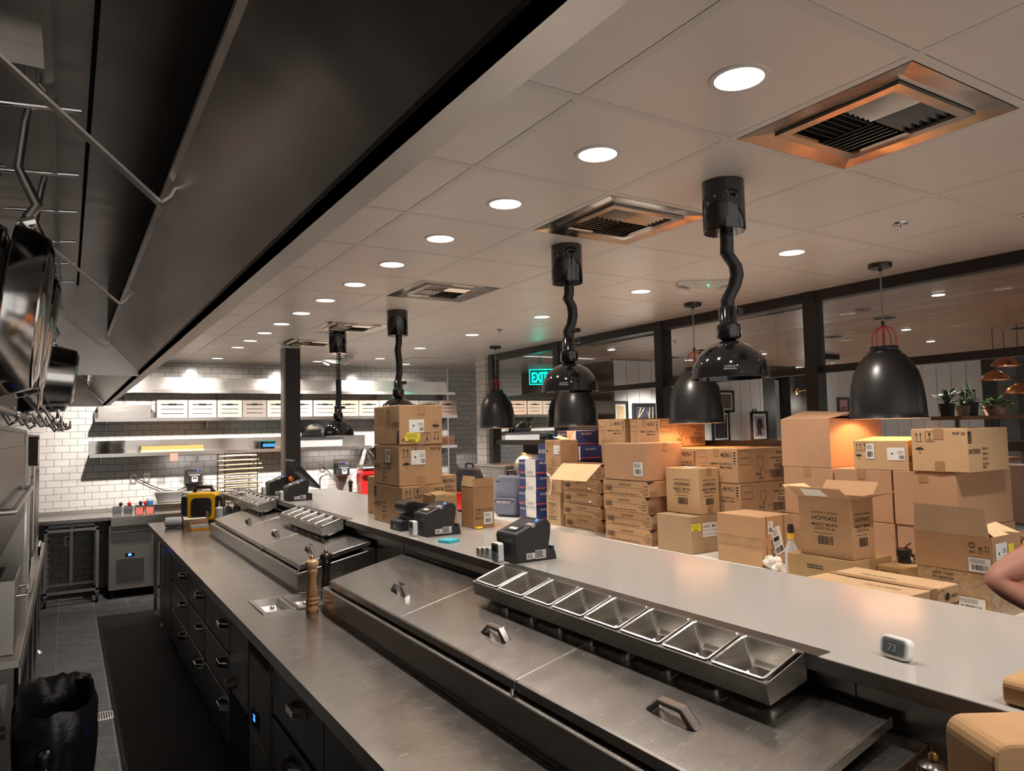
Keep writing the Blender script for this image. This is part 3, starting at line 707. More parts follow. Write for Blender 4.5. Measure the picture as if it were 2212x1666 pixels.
for y in (3.07, 3.14): MB().cyl((-1.372, y, 1.63), (-1.372, y, 1.18), .008).build('rod', 'steel_bright', t, True)
t = thing('dough_scraper', 'pale flat dough peel leaning on the cook line table', 'peel', (-1.38, 3.6, .93))
MB().prism([(3.25, .93), (3.95, .93), (3.92, 1.0), (3.7, 1.08), (3.5, 1.08), (3.28, 1.0)], 'x', -1.392, -1.384).build('blade', 'plastic_white', t)
MB().tube([(-1.388, 3.62, 1.06), (-1.388, 3.60, 1.09), (-1.388, 3.57, 1.06)], .004).build('loop', 'steel_dark', t)
t = thing('cook_line_table', 'steel work table on round legs beside the trash can', 'table', (-1.9, 3.8, 0))
MB().box(-2.42, -1.372, 1.95, 5.75, .862, .90).build('top', 'steel_matte', t, bevel=.004)
MB().box(-1.376, -1.370, 1.95, 5.75, .80, .862).build('apron', 'steel', t)
MB().box(-2.35, -1.42, 2.1, 5.7, .30, .325).build('undershelf', 'steel_dark', t)
for y, w in ((2.95, .024), (3.9, .022), (4.72, .022), (5.68, .02)):
    l = MB().cyl((-1.415, y, 0.04), (-1.415, y, .862), w).build('leg', 'steel', t, True)
    MB().lathe([(.045, 0), (.045, .008), (.02, .03), (.02, .05)], (-1.415, y, 0), 16).build('foot', 'steel_bright', l, True)
for y in (3.4, 5.2):
    MB().cyl((-2.33, y, 0), (-2.33, y, .862), .022).build('leg', 'steel', t, True)
t = thing('range', 'dark cooking range with control panel in the near corner', 'range', (-1.9, 1.2, 0))
MB().box(-2.45, -1.47, .2, 1.9, .08, .92).build('body', 'steel_dark', t, bevel=.004)
MB().prism([(-1.47, .62), (-1.435, .64), (-1.435, .80), (-1.47, .86)], 'y', .2, 1.9).build('control_panel', 'steel_matte', t)
for k in range(5): MB().cyl((-1.435, .45+k*.3, .72), (-1.40, .45+k*.3, .72), .024, n=18).build('knob', 'black_satin', t, True)
MB().box(-1.47, -1.455, .3, 1.8, .14, .58).build('oven_door', 'steel_dark', t)
MB().tube([(-1.455, .4, .53), (-1.42, .4, .53), (-1.42, 1.7, .53), (-1.455, 1.7, .53)], .012).build('door_handle', 'steel', t, True)
for k in range(3): MB().box(-2.3, -1.5, .3+k*.53, .78+k*.53, .92, .945).build('grate', 'black_rubber', t)
t = thing('fryer_station', 'boxy steel dump station standing on the cook line', 'station', (-1.7, 2.3, .90))
MB().box(-2.2, -1.395, 2.02, 2.42, .90, 1.20).build('body', 'steel_matte', t, bevel=.004)
MB().box(-2.1, -1.45, 2.06, 2.38, 1.195, 1.205).build('well', 'black_cavity', t)
MB().tube([(-1.395, 2.1, 1.12), (-1.365, 2.1, 1.12), (-1.365, 2.34, 1.12), (-1.395, 2.34, 1.12)], .006).build('handle', 'steel_bright', t, True)
t = thing('insert_pan', 'small steel pan holding a black pepper mill on the cook line', 'pan', (-1.45, 5.1, .90))
mb = MB()
for a in ((-1.55, -1.385, 4.90, 4.915), (-1.55, -1.385, 5.285, 5.3), (-1.55, -1.535, 4.90, 5.3), (-1.40, -1.385, 4.90, 5.3)): mb.box(*a, .905, .97)
mb.box(-1.55, -1.385, 4.9, 5.3, .901, .906); mb.build('pan_wall', 'steel_bright', t)
tag(MB().lathe([(.03, 0), (.03, .02), (.022, .05), (.026, .1), (.03, .12), (.022, .14), (.032, .16), (.03, .19), (.01, .205)], (0, 0, 0), 20, M=tr(-1.43, 5.0, .94) @ rot('X', -.5)).build('pepper_mill', 'black_gloss', smooth=True), 'black pepper mill leaning in the small pan on the cook line', 'pepper mill')
tag(MB().lathe([(.022, 0), (.03, .03), (.022, .06), (.03, .09), (.034, .13), (.03, .16), (.01, .18)], (-1.46, 4.80, .9), 20).build('salt_mill', 'wood_mill_pale', smooth=True), 'pale wooden mill beside the small pan on the cook line', 'salt mill')
t = thing('knife_box', 'black-handled utensils lying on the cook line undershelf', 'utensils', (-1.6, 3.4, .325))
MB().box(-1.75, -1.50, 3.2, 3.6, .326, .36).build('tray', 'steel', t); MB().box(-1.68, -1.60, 3.3, 3.5, .36, .40).build('tool', 'black_plastic', t)

# ------------------------------------------------ trash can with a black bag
def trash():
    t = thing('trash_can', 'slim black trash can lined with a shiny black bag', 'trash can', (-1.25, 2.0, 0))
    cx, cy = -1.25, 2.02; hx, hy = .125, .27; zt = .70
    def ring(sx, sy, z, n=40, wob=0, seed=1):
        r = random.Random(seed); out = []
        for k in range(n):
            a = 2*PI*k/n; c, s_ = math.cos(a), math.sin(a); q = (abs(c)**4+abs(s_)**4)**-.25; w = 1+r.uniform(-wob, wob)
            out.append((cx+sx*q*c*w, cy+sy*q*s_*w, z+r.uniform(-wob, wob)*.25))
        return out
    def loft(rings, name, mat, smooth=True, cap=False):
        mb = MB(); n = len(rings[0]); V = [[mb.bm.verts.new(p) for p in r] for r in rings]
        for A, B in zip(V, V[1:]):
            for k in range(n): mb.bm.faces.new((A[k], A[(k+1) % n], B[(k+1) % n], B[k]))
        if cap: mb.bm.faces.new(V[0][::-1])
        return mb.build(name, mat, t, smooth)
    loft([ring(hx*.85, hy*.85, 0), ring(hx, hy, zt-.05)], 'bin', 'black_plastic', cap=True)
    loft([ring(hx*.78, hy*.82, .1), ring(hx*.84, hy*.86, .35, wob=.03, seed=2), ring(hx*.9, hy*.92, .6, wob=.03, seed=3), ring(hx*.98, hy*.97, zt, wob=.03, seed=4), ring(hx*1.08, hy*1.03, zt+.02, wob=.03, seed=5), ring(hx*1.16, hy*1.06, zt-.02, wob=.04, seed=6), ring(hx*1.18, hy*1.08, zt-.12, wob=.04, seed=7), ring(hx*1.13, hy*1.06, zt-.24, wob=.05, seed=8), ring(hx*1.09, hy*1.05, zt-.34, wob=.06, seed=9)], 'bag', 'bag_black', True, True)
    mb = MB(); mb.sphere((cx-.03, cy-hy*1.12, zt-.13), .03, 10, 8, (1, .6, 1.2)); mb.sphere((cx-.03, cy-hy*1.13, zt-.2), .026, 10, 8, (.8, .5, 1.6)); mb.build('bag_knot', 'bag_black', t, True)
trash()
# ------------------------------------------------ floor mat and drain
tag(MB().box(-.945, -.30, -1.2, 6.72, 0.0, .012).build('floor_mat', 'black_rubber', bevel=.003), 'long black rubber mat on the floor beside the drawers', 'mat')
t = thing('floor_drain', 'round brass-coloured floor drain between trash can and mat', 'drain', (-1.0, 3.82, 0))
MB().lathe([(.001, .003), (.078, .003), (.082, 0)], (-1.0, 3.82, 0), 28, cap0=False, cap1=False).build('cover', 'white_trim', t)
mb = MB()
for k in range(9):
    x = -.056+k*.014; h = math.sqrt(max(0, .066**2-x*x)); mb.box(-1.0+x-.0035, -1.0+x+.0035, 3.82-h, 3.82+h, .0025, .0036)
mb.build('slots', 'black_cavity', t)
# ================================================================== prep island
ZC = 0.90
def front_x(): return -0.49
# worktop
t = thing('prep_counter', 'long scratched stainless prep counter along the aisle', 'counter', (-.1, 2.8, .86))
mb = MB(); wells = [(-.405, -.252, 2.065, 2.395), (-.236, -.083, 2.065, 2.395)]
def holed(mb, X, Y, holes, z):
    xs = sorted({X[0], X[1], *[h[0] for h in holes], *[h[1] for h in holes]}); ys = sorted({Y[0], Y[1], *[h[2] for h in holes], *[h[3] for h in holes]})
    vs = {(x, y): mb.bm.verts.new((x, y, z)) for x in xs for y in ys}
    for a, b in zip(xs, xs[1:]):
        for c, d in zip(ys, ys[1:]):
            if any(h[0] <= a and b <= h[1] and h[2] <= c and d <= h[3] for h in holes): continue
            mb.bm.faces.new((vs[a, c], vs[b, c], vs[b, d], vs[a, d]))
holed(mb, (-.52, .31), (-1.6, 6.62), wells, ZC)
mb.quad((-.52, -1.6, ZC), (-.52, 6.62, ZC), (-.52, 6.62, .852), (-.52, -1.6, .852)); mb.quad((-.52, -1.6, .852), (-.52, 6.62, .852), (-.47, 6.62, .852), (-.47, -1.6, .852))
mb.quad((-.52, 6.62, ZC), (.31, 6.62, ZC), (.31, 6.62, .852), (-.52, 6.62, .852)); mb.quad((-.52, -1.6, ZC), (.31, -1.6, ZC), (.31, -1.6, .852), (-.52, -1.6, .852))
mb.build('worktop', 'steel_counter', t)
mb = MB().box(.305, .325, -1.6, 6.62, ZC, 1.19); mb.build('backsplash', 'steel_splash', t)
mb = MB()
for y in (-.56, .98, 2.02, 5.2): mb.box(.3035, .305, y-.001, y+.001, ZC, 1.19)
mb.build('splash_seam', 'black_cavity', t)
for (x, y) in ((-.45, 6.5), (.2, 6.5), (-.45, 5.95)):
    l = MB().cyl((x, y, .05), (x, y, .852), .021).build('leg', 'steel', t, True)
    MB().lathe([(.03, 0), (.022, .02), (.015, .06)], (x, y, 0), 14).build('foot', 'steel_bright', l, True)
MB().box(-.46, .2, 5.96, 6.5, .24, .26).build('undershelf', 'steel_dark', t)
# refrigerated base below the worktop
def base():
    t = thing('refrigerated_base', 'stainless refrigerated drawer base under the prep counter', 'fridge base', (-.1, 2.4, .1))
    MB().box(-.462, .30, -1.55, 5.62, .10, .85).build('body', 'steel_dark', t)
    for y in (5.55, 4.9, 3.26, 2.46, .85, -.7):
        l = MB().cyl((-.42, y, 0), (-.42, y, .10), .02).build('leg', 'steel', t)
    X = -.49
    MB().box(X, -.462, 4.95, 5.55, .14, .80).build('side_panel', 'steel_drawer', t)
    g = MB().box(X-.002, X, 5.0, 5.2, .45, .74); g.build('vent_grille', 'perforated', t)
    hx = X
    def handle(d, y, z, w=.16, h=.052):
        """faceted pull: a six-sided bow standing off the drawer"""
        pts = [(hx-.002, y-w/2, z), (hx-.034, y-w/2+.035, z), (hx-.034, y+w/2-.035, z), (hx-.002, y+w/2, z)]
        mb = MB()
        for s, zz in ((1, h/2), (-1, -h/2)):
            pass
        o = [(-w/2, 0), (-w/2+.035, -.036), (w/2-.035, -.036), (w/2, 0)]; i = [(-w/2+.014, 0), (-w/2+.041, -.026), (w/2-.041, -.026), (w/2-.014, 0)]
        A = [[mb.bm.verts.new((hx+b, y+a, z+q)) for a, b in o+i[::-1]] for q in (-h/2*.5, h/2*.5)]
        n = 8
        for k in range(n): mb.bm.faces.new((A[0][k], A[0][(k+1) % n], A[1][(k+1) % n], A[1][k]))
        for q in (0, 1):
            for k in range(3): mb.bm.faces.new((A[q][k], A[q][k+1], A[q][6-k], A[q][7-k]))
        mb.build('handle', 'chrome', d, bevel=.002)
    for (y0, y1) in ((3.99, 4.90), (3.265, 3.97), (2.475, 3.235), (.855, 1.53), (.05, .835), (-.74, .03), (-1.5, -.76)):
        for z0, z1 in ((.63, .82), (.41, .615), (.165, .395)):
            d = MB().box(X, -.462, y0, y1, z0, z1).build('drawer', 'steel_drawer', t, bevel=.003)
            handle(d, {3.99: 4.18, 3.265: 3.42, 2.475: 2.60, .855: 1.14}.get(y0, (y0+y1)/2), z1-.06)
            if y0 == .855: break
        if y0 == .855:
            for z0, z1 in ((.40, .60), (.165, .39)):
                d = MB().box(X, -.462, y0, 1.55, z0, z1).build('drawer', 'steel_drawer', t, bevel=.003); handle(d, 1.2, z1-.06)
    # lock panel and open bay, then the compressor louvres
    d = MB().box(X, -.462, 2.02, 2.45, .46, .82).build('door', 'steel_drawer', t, bevel=.003)
    MB().tube([(X-.004, 2.40, .52), (X-.03, 2.38, .53), (X-.036, 2.34, .52), (X-.03, 2.30, .51), (X-.004, 2.28, .52)], .009).build('latch', 'chrome', d, True)
    MB().box(-.488, -.40, 2.03, 2.44, .13, .45).build('open_bay', 'black_cavity', t)
    d = MB().box(X, -.462, 1.58, 1.99, .13, .82).build('compressor_panel', 'steel_drawer', t, bevel=.003)
    MB().box(X-.003, X, 1.60, 1.97, .60, .765).build('louvre', 'perforated', d); MB().box(X-.003, X, 1.64, 1.96, .16, .42).build('louvre', 'perforated', d)
    MB().box(X-.003, X, 1.60, 1.97, .775, .81).build('slot', 'black_cavity', d)
    MB().box(X-.006, X, 1.78, 1.90, .47, .54).build('display', 'black_gloss', d)
    f = Face((X-.0062, 1.87, .49), (0, -1, 0), (0, 0, 1), .06, .03); mb = MB(); f.text(mb, '35', 0, 0, .03, None, .02); mb.build('digits', 'led_blue', d)
    MB().box(X-.002, X, 1.43, 1.54, .70, .79).build('data_plate', 'pack_grey', t)
base()
# inset pans
for k, (x0, x1, y0, y1) in enumerate(wells):
    t = thing('inset_pan', ['shallow steel insert pan sunk in the counter, nearer the aisle', 'shallow steel insert pan sunk in the counter behind the pale mill'][k], 'pan', ((x0+x1)/2, (y0+y1)/2, ZC-.03), 'pans sunk in the counter')
    mb = MB(); m_ = .014
    O = [(x0-.004, y0-.004), (x1+.004, y0-.004), (x1+.004, y1+.004), (x0-.004, y1+.004)]; I = [(x0+m_, y0+m_), (x1-m_, y0+m_), (x1-m_, y1-m_), (x0+m_, y1-m_)]
    R = [[mb.bm.verts.new((*p, z)) for p in q] for q, z in ((O, ZC+.001), (O, ZC+.007), (I, ZC+.007), ([(a+(.01 if a < (x0+x1)/2 else -.01), b+(.01 if b < (y0+y1)/2 else -.01)) for a, b in I], ZC-.03))]
    for A, B in zip(R, R[1:]):
        for q in range(4): mb.bm.faces.new((A[q], A[(q+1) % 4], B[(q+1) % 4], B[q]))
    mb.bm.faces.new(R[-1]); mb.build('pan', 'steel_bright', t)
    MB().lathe([(.012, ZC-.03), (.012, ZC-.022), (.004, ZC-.018)], ((x0+x1)/2+.02, y1-.08, 0), 14).build('boss', 'steel_bright', t, True)

# raised cold rails with hinged lids
def cold_rail(y0, y1, label, lids, hands):
    XF, XB, ZF, ZB = -.147, .303, 1.008, 1.098
    t = thing('cold_rail', label, 'prep rail', ((XF+XB)/2, (y0+y1)/2, ZC), 'raised cold rails')
    MB().prism([(XF, ZC+.001), (XF, ZF), (XB, ZB), (XB, ZC+.001)], 'y', y0, y1).build('housing', 'steel_lid', t, bevel=.004)
    MB().box(XF-.006, XF, y0, y1, ZC+.001, ZC+.012).build('base_trim', 'steel_dark', t)
    sl = (ZB-ZF)/(XB-XF)
    for (a, b), hy in zip(lids, hands):
        # each lid: low front step, slope, crease, flatter back
        p = [(XF+.022, ZF+.012), (XF+.022, ZF+.038), (XF+.03, ZF+.042), (XF+.25, ZF+.042+.22*sl*1.18), (XB-.02, ZB+.042), (XB-.02, ZB+.03), (XF+.25, ZF+.03+.22*sl*1.18), (XF+.034, ZF+.03), (XF+.034, ZF+.012)]
        l = MB().prism(p, 'y', a+.003, b-.003).build('lid', 'steel_lid', t, bevel=.0015)
        e = MB(); e.prism([(XF+.03, ZF+.016), (XF+.03, ZF+.04), (XF+.25, ZF+.04+.22*sl*1.18), (XB-.024, ZB+.04), (XB-.024, ZB+.02)], 'y', a+.001, a+.006); e.build('lid_flange', 'steel_bright', l)
        # faceted pull
        cx = XF+.15; z0 = ZF+.042+(cx-XF-.03)*sl*1.18; w = .17; h = .036; wd = .026
        mb = MB(); o = [(-w/2, 0), (-w/2+.045, h), (w/2-.045, h), (w/2, 0)]; i = [(-w/2+.03, 0), (-w/2+.052, h-.012), (w/2-.052, h-.012), (w/2-.03, 0)]
        A = [[mb.bm.verts.new((cx+q*wd/2, hy+u, z0+v+q*wd/2*sl)) for u, v in o+i[::-1]] for q in (-1, 1)]
        for k in range(8): mb.bm.faces.new((A[0][k], A[0][(k+1) % 8], A[1][(k+1) % 8], A[1][k]))
        for q in (0, 1):
            for k in range(3): mb.bm.faces.new((A[q][k], A[q][k+1], A[q][6-k], A[q][7-k]))
        mb.build('handle', 'chrome', l, bevel=.004)
    for y in [a for a, b in lids][:-1]+[]:
        MB().cyl((XF+.012, y, ZF+.004), (XF+.012, y, ZF+.02), .006, n=8).build('lid_stop', 'steel_bright', t)
    return t
cold_rail(-.72, 1.99, 'near raised cold rail with three hinged steel lids', [(-.66, .217), (.217, 1.075), (1.075, 1.94)], (-.284, .546, 1.36))
cold_rail(2.43, 5.22, 'far raised cold rail with three hinged steel lids behind the mills', [(2.45, 3.345), (3.345, 4.24), (4.24, 5.16)], (2.717, 3.542, 4.405))
# pass counter
ZP = 1.228
t = thing('pass_counter', 'grey quartz pass counter with mitred front edge', 'counter', (.62, 2.0, 1.19))
MB().rbox(.262, .995, -1.7, 5.45, 1.19, ZP, .003, 2, 'y').build('quartz_top', 'quartz', t)
MB().box(.325, .96, -1.65, 5.40, 0, 1.19).build('body', 'dark_wall', t)
# garnish rails hanging from the edge of the pass
def garnish(y0, y1, n, label):
    t = thing('garnish_rail', label, 'garnish rail', (.19, (y0+y1)/2, 1.14), 'garnish rails on the pass edge')
    F = (.112, 1.184); B = (.256, 1.231); d = Vector((B[0]-F[0], 0, B[1]-F[1])); L = d.length; d.normalize(); nrm = Vector((-d.z, 0, d.x))
    def P(s, y, k=0.0): return (F[0]+d.x*s+nrm.x*k, y, F[1]+d.z*s+nrm.z*k)
    mb = MB()
    mb.prism([F, (F[0]+.012, F[1]-.048), (F[0]+.014, F[1]-.048), (F[0]+.003, F[1]-.002), (F[0]+.003, F[1])], 'y', y0, y1)
    for y in (y0, y1):
        mb.prism([F, (F[0]+.012, F[1]-.048), (B[0], B[1]-.065), B], 'y', y-.001, y+.001)
    mb.prism([(B[0]-.002, B[1]-.065), (B[0]-.002, B[1]), (B[0], B[1]), (B[0], B[1]-.065)], 'y', y0, y1)
    mb.build('trough', 'steel', t)
    MB().box(B[0]-.004, B[0]+.05, y0-.03, y1+.02, ZP+.0008, ZP+.003).build('hook_flange', 'steel_dark', t)
    fr = MB(); fr.prism([P(0, 0)[::2], P(.012, 0)[::2], P(.012, 0, .002)[::2], P(0, 0, .002)[::2]], 'y', y0, y1); fr.prism([P(L-.012, 0)[::2], P(L, 0)[::2], P(L, 0, .002)[::2], P(L-.012, 0, .002)[::2]], 'y', y0, y1)
    fr.build('rim', 'steel_lid', t)
    pitch = (y1-y0-.012)/n
    for k in range(n):
        a = y0+.006+k*pitch+.003; b = a+pitch-.006; s0, s1 = .008, L-.006
        p = MB()
        def rr(s0, s1, a, b, r, z):
            out = []
            for cs, cy, q in ((s1-r, b-r, 0), (s0+r, b-r, 1), (s0+r, a+r, 2), (s1-r, a+r, 3)):
                for i in range(4):
                    t_ = (q+i/3)*PI/2; out.append(P(cs+r*math.cos(t_), cy+r*math.sin(t_), z))
            return out
        R = [rr(s0, s1, a, b, .012, .002), rr(s0, s1, a, b, .012, .0065), rr(s0+.004, s1-.004, a+.004, b-.004, .011, .0075), rr(s0+.008, s1-.008, a+.008, b-.008, .010, .005), rr(s0+.014, s1-.014, a+.016, b-.016, .018, -.07), rr(s0+.03, s1-.03, a+.034, b-.034, .012, -.086)]
        V = [[p.bm.verts.new(q) for q in r_] for r_ in R]
        for A, B2 in zip(V, V[1:]):
            for i in range(16): p.bm.faces.new((A[i], A[(i+1) % 16], B2[(i+1) % 16], B2[i]))
        p.bm.faces.new(V[-1][::-1]); p.build('insert_pan', 'steel_bright', t, True)
    return t
garnish(-.468, .905, 8, 'nearest garnish rail holding eight empty steel inserts')
garnish(2.86, 3.86, 6, 'middle garnish rail of empty steel inserts above the far lids')
garnish(4.55, 6.05, 9, 'farthest garnish rail with a scrap of white plastic on it')
tag(MB().sphere((.185, 5.55, 1.225), .035, 10, 7, (.8, 1.3, .45)).build('plastic_scrap', 'cloth_white', jitter=.008), 'crumpled white scrap lying on the farthest garnish rail', 'scrap')
# mills
def mill(x, y, z, h, body, head, label):
    t = thing('pepper_mill', label, 'pepper mill', (x, y, z)); k = h/.26
    MB().lathe([(r_*k, z_*k) for r_, z_ in [(.029, 0), (.030, .004), (.030, .025), (.026, .03), (.031, .036), (.031, .045), (.026, .05), (.029, .056), (.029, .064), (.025, .07), (.027, .08), (.024, .11), (.019, .14), (.021, .165), (.026, .185), (.027, .192)]], (x, y, z), 28).build('body', body, t, True)
    MB().lathe([(r_*k, z_*k) for r_, z_ in [(.024, .192), (.026, .197), (.023, .203), (.025, .209), (.031, .216), (.033, .228), (.030, .240), (.018, .2485), (.008, .25)]], (x, y, z), 28).build('head', head, t, True)
    MB().lathe([(r_*k, z_*k) for r_, z_ in [(.008, .249), (.010, .252), (.010, .262), (.006, .267), (.0, .268)]], (x, y, z), 16).build('knob', 'brass', t, True)
mill(-.193, 1.992, ZC, .262, 'wood_mill', 'wood_mill_pale', 'pale wooden pepper mill with brass knob between the cold rails')
mill(-.062, 2.19, ZC, .255, 'dark_mill', 'dark_mill', 'tall dark wooden pepper mill beside the pale one')
mill(.175, -.80, ZC, .235, 'dark_mill', 'dark_mill', 'dark pepper mill at the bottom corner beside the near cold rail')
mill(1.02+.9, 7.55, .90, .26, 'dark_mill', 'dark_mill', 'small dark pepper mill on the back counter beside the red mixer')
# sheet-metal end of the near rail area and things at the near end
t = thing('kraft_package', 'rounded kraft paper package at the near end of the counter', 'package', (.36, -.93, ZC))
# ---- continues the kraft package at the near end
t.location = (0, 0, 0)
MB().rbox(0, .24, 0, .13, 0, .355, .03, 5, 'y').build('wrap', 'kraft_wrap', t, bevel=.006)
t.location = (.020, -.981, ZC+.001); t.rotation_euler = (0, 0, -YAW)
tag(MB().rbox(.285, .50, -1.06, -.875, ZP+.0005, ZP+.05, .015, 4, 'y').build('kraft_parcel', 'kraft_wrap', bevel=.004), 'small kraft parcel lying on the pass at the near corner', 'parcel')
# ================================================================== receipt printers on the pass
def printer(loc, label, timer=True):
    t = thing('receipt_printer', label, 'receipt printer', (0, 0, 0), 'receipt printers')
    W_ = .148
    side = [(.008, 0), (.006, .042), (.0, .105), (.006, .116), (.125, .161), (.15, .165), (.168, .158), (.178, .14), (.174, .10), (.166, .062), (.168, .048), (.198, .034), (.205, .0)]
    MB().prism(side, 'y', 0, W_).build('body', 'black_plastic', t, bevel=.003)
    sl = .045/.119
    a = math.atan(sl); M = tr(.006, 0, .1165) @ rot('Y', -a)
    MB().box(.018, .066, .035, W_-.035, .0, .0025, M).build('paper_slot', 'black_gloss', t)
    MB().box(.03, .045, .045, W_-.05, .0024, .004, M).build('receipt_paper', 'white_paper', t)
    MB().box(.08, .098, -.0015, .045, -.01, .002, M).build('cover_latch', 'plastic_grey', t)
    MB().box(.122, .131, .02, .03, .0, .003, M).build('power_led', 'led_blue', t)
    s = MB().box(.055, .095, -.001, 0, .012, .036); s.build('label', 'white_paper', t)
    MB().box(.098, .15, -.001, 0, .010, .045).build('rating_plate', 'grey_paper', t)
    f = Face((.055, -.0012, .012), (1, 0, 0), (0, 0, 1), .1, .03); mb = MB(); f.lines(mb, .003, .003, .037, .021, 4, .5, 3); f.lines(mb, .046, .003, .082, .03, 6, .5, 5); mb.build('small_print', 'ink', t)
    f = Face((-.0004, .12, .095), (0, -1, 0), (0, 0, 1), .1, .03); mb = MB(); f.text(mb, 'EPSON', 0, -.003, .006); mb.build('badge', 'plastic_grey', t)
    MB().box(.19, .206, .02, W_-.02, .004, .05).build('cable_cover', 'black_plastic', t)
    if timer:
        p = MB().rbox(-.038, -.012, .065, .125, .0, .078, .010, 3, 'x'); c = p.build('kitchen_timer', 'plastic_white', t, bevel=.003)
        c.name = 'alarm_box'
        MB().box(-.0395, -.038, .075, .115, .044, .07).build('screen', 'lcd', c)
        k = MB()
        for i in range(3):
            for j in range(2): k.box(-.040, -.038, .073+i*.0155, .085+i*.0155, .008+j*.016, .019+j*.016)
        k.build('buttons', 'plastic_blue_grey', c)
    t.location = loc; return t
P0 = printer((.308, .905, ZP), 'black receipt printer nearest the camera on the pass, blue light on')
dup(P0, (.332, 1.806, ZP), 'black receipt printer on the pass in front of the tall carton stack', 'receipt printers')
dup(P0, (.287, 4.33, ZP), 'receipt printer on the far pass nearest the tilted order screen', 'receipt printers')
dup(P0, (.300, 5.00, ZP), 'farthest receipt printer on the pass, behind the tilted order screen', 'receipt printers')
t = thing('label_printer', 'rounded black label printer beside the carton stack on the pass', 'printer', (0, 0, 0))
sd = [(0, 0), (0, .05), (.012, .058), (.055, .06), (.06, .075), (.045, .095), (.03, .115), (.028, .14), (.045, .155), (.08, .158), (.2, .128), (.215, .1), (.215, 0)]
MB().prism(sd, 'y', 0, .142).build('body', 'black_plastic', t, bevel=.004)
MB().lathe([(.036, 0), (.036, .144)], (0, 0, 0), 24, M=tr(.07, -.001, .115) @ rot('X', -PI/2)).build('roll_cover', 'black_satin', t, True)
MB().box(-.0012, 0, .07, .076, .012, .034).build('indicator', 'white_paper', t)
MB().box(.06, .09, -.001, 0, .01, .035).build('label', 'white_paper', t)
t.location = (.315, 2.095, ZP)
# tilted order screen on an arm
t = thing('order_screen', 'tilted black order screen on a stand at the far end of the pass', 'screen', (.52, 4.78, ZP))
M = tr(.54, 4.66, 1.42) @ rot('Y', .83)
MB().box(-.165, .165, 0, .30, -.012, .012, M).build('display', 'black_plastic', t, bevel=.004)
MB().box(-.15, .15, .012, .288, .012, .0128, M).build('panel', 'black_gloss', t)
MB().box(-.05, .06, .08, .22, -.03, -.012, M).build('mount', 'plastic_grey', t)
MB().tube([(.47, 4.81, 1.24), (.46, 4.81, 1.33), (.50, 4.81, 1.40)], .018, 10).build('arm', 'black_satin', t, True)
MB().box(.38, .56, 4.72, 4.90, ZP, ZP+.014).build('base', 'black_satin', t)
MB().sphere((.44, 4.80, 1.38), .022, 10, 8).build('joint', 'orange_shirt', t, True)
# small things on the pass
tag(MB().box(-.038, .038, -.038, .038, 0, .014, tr(.358, 1.592, ZP) @ rot('Z', .35)).build('sticky_note_pad', 'teal_paper', bevel=.001), 'teal sticky note pad lying on the pass', 'note pad')
t = thing('timer_stack', 'small pale grey plastic box beside the nearest receipt printer', 'box', (.305, 1.13, ZP))
for k in range(3): MB().rbox(.285-.004*k, .325, 1.075+k*.033, 1.105+k*.033, ZP, ZP+.045-.004*k, .006, 3, 'x').build('block', 'pale_plastic', t, bevel=.002)
t = thing('digital_timer', 'white digital kitchen timer standing on the near end of the pass', 'timer', (0, 0, 0))
MB().rbox(-.011, .011, -.037, .037, .002, .050, .015, 5, 'x').build('case', 'plastic_white', t, bevel=.003)
MB().rbox(-.0118, -.0105, -.031, .031, .008, .045, .010, 4, 'x').build('bezel', 'plastic_grey', t)
MB().box(-.0128, -.0115, -.026, .026, .013, .039).build('screen', 'lcd', t)
f = Face((-.0130, .012, .018), (0, -1, 0), (0, 0, 1), .03, .02); mb = MB(); f.text(mb, '73', 0, 0, .016); mb.build('digits', 'plastic_grey', t)
f = Face((-.0120, .024, .0402), (0, -1, 0), (0, 0, 1), .05, .006); mb = MB(); f.lines(mb, 0, 0, .048, .003, 1, .8, 2); f.lines(mb, .004, -.031, .044, -.0285, 1, .8, 4); mb.build('small_print', 'ink', t)
MB().box(.006, .022, -.03, .03, 0, .006).build('stand', 'plastic_white', t)
t.location = (.380, -.613, ZP); t.rotation_euler = (0, .18, -.12)

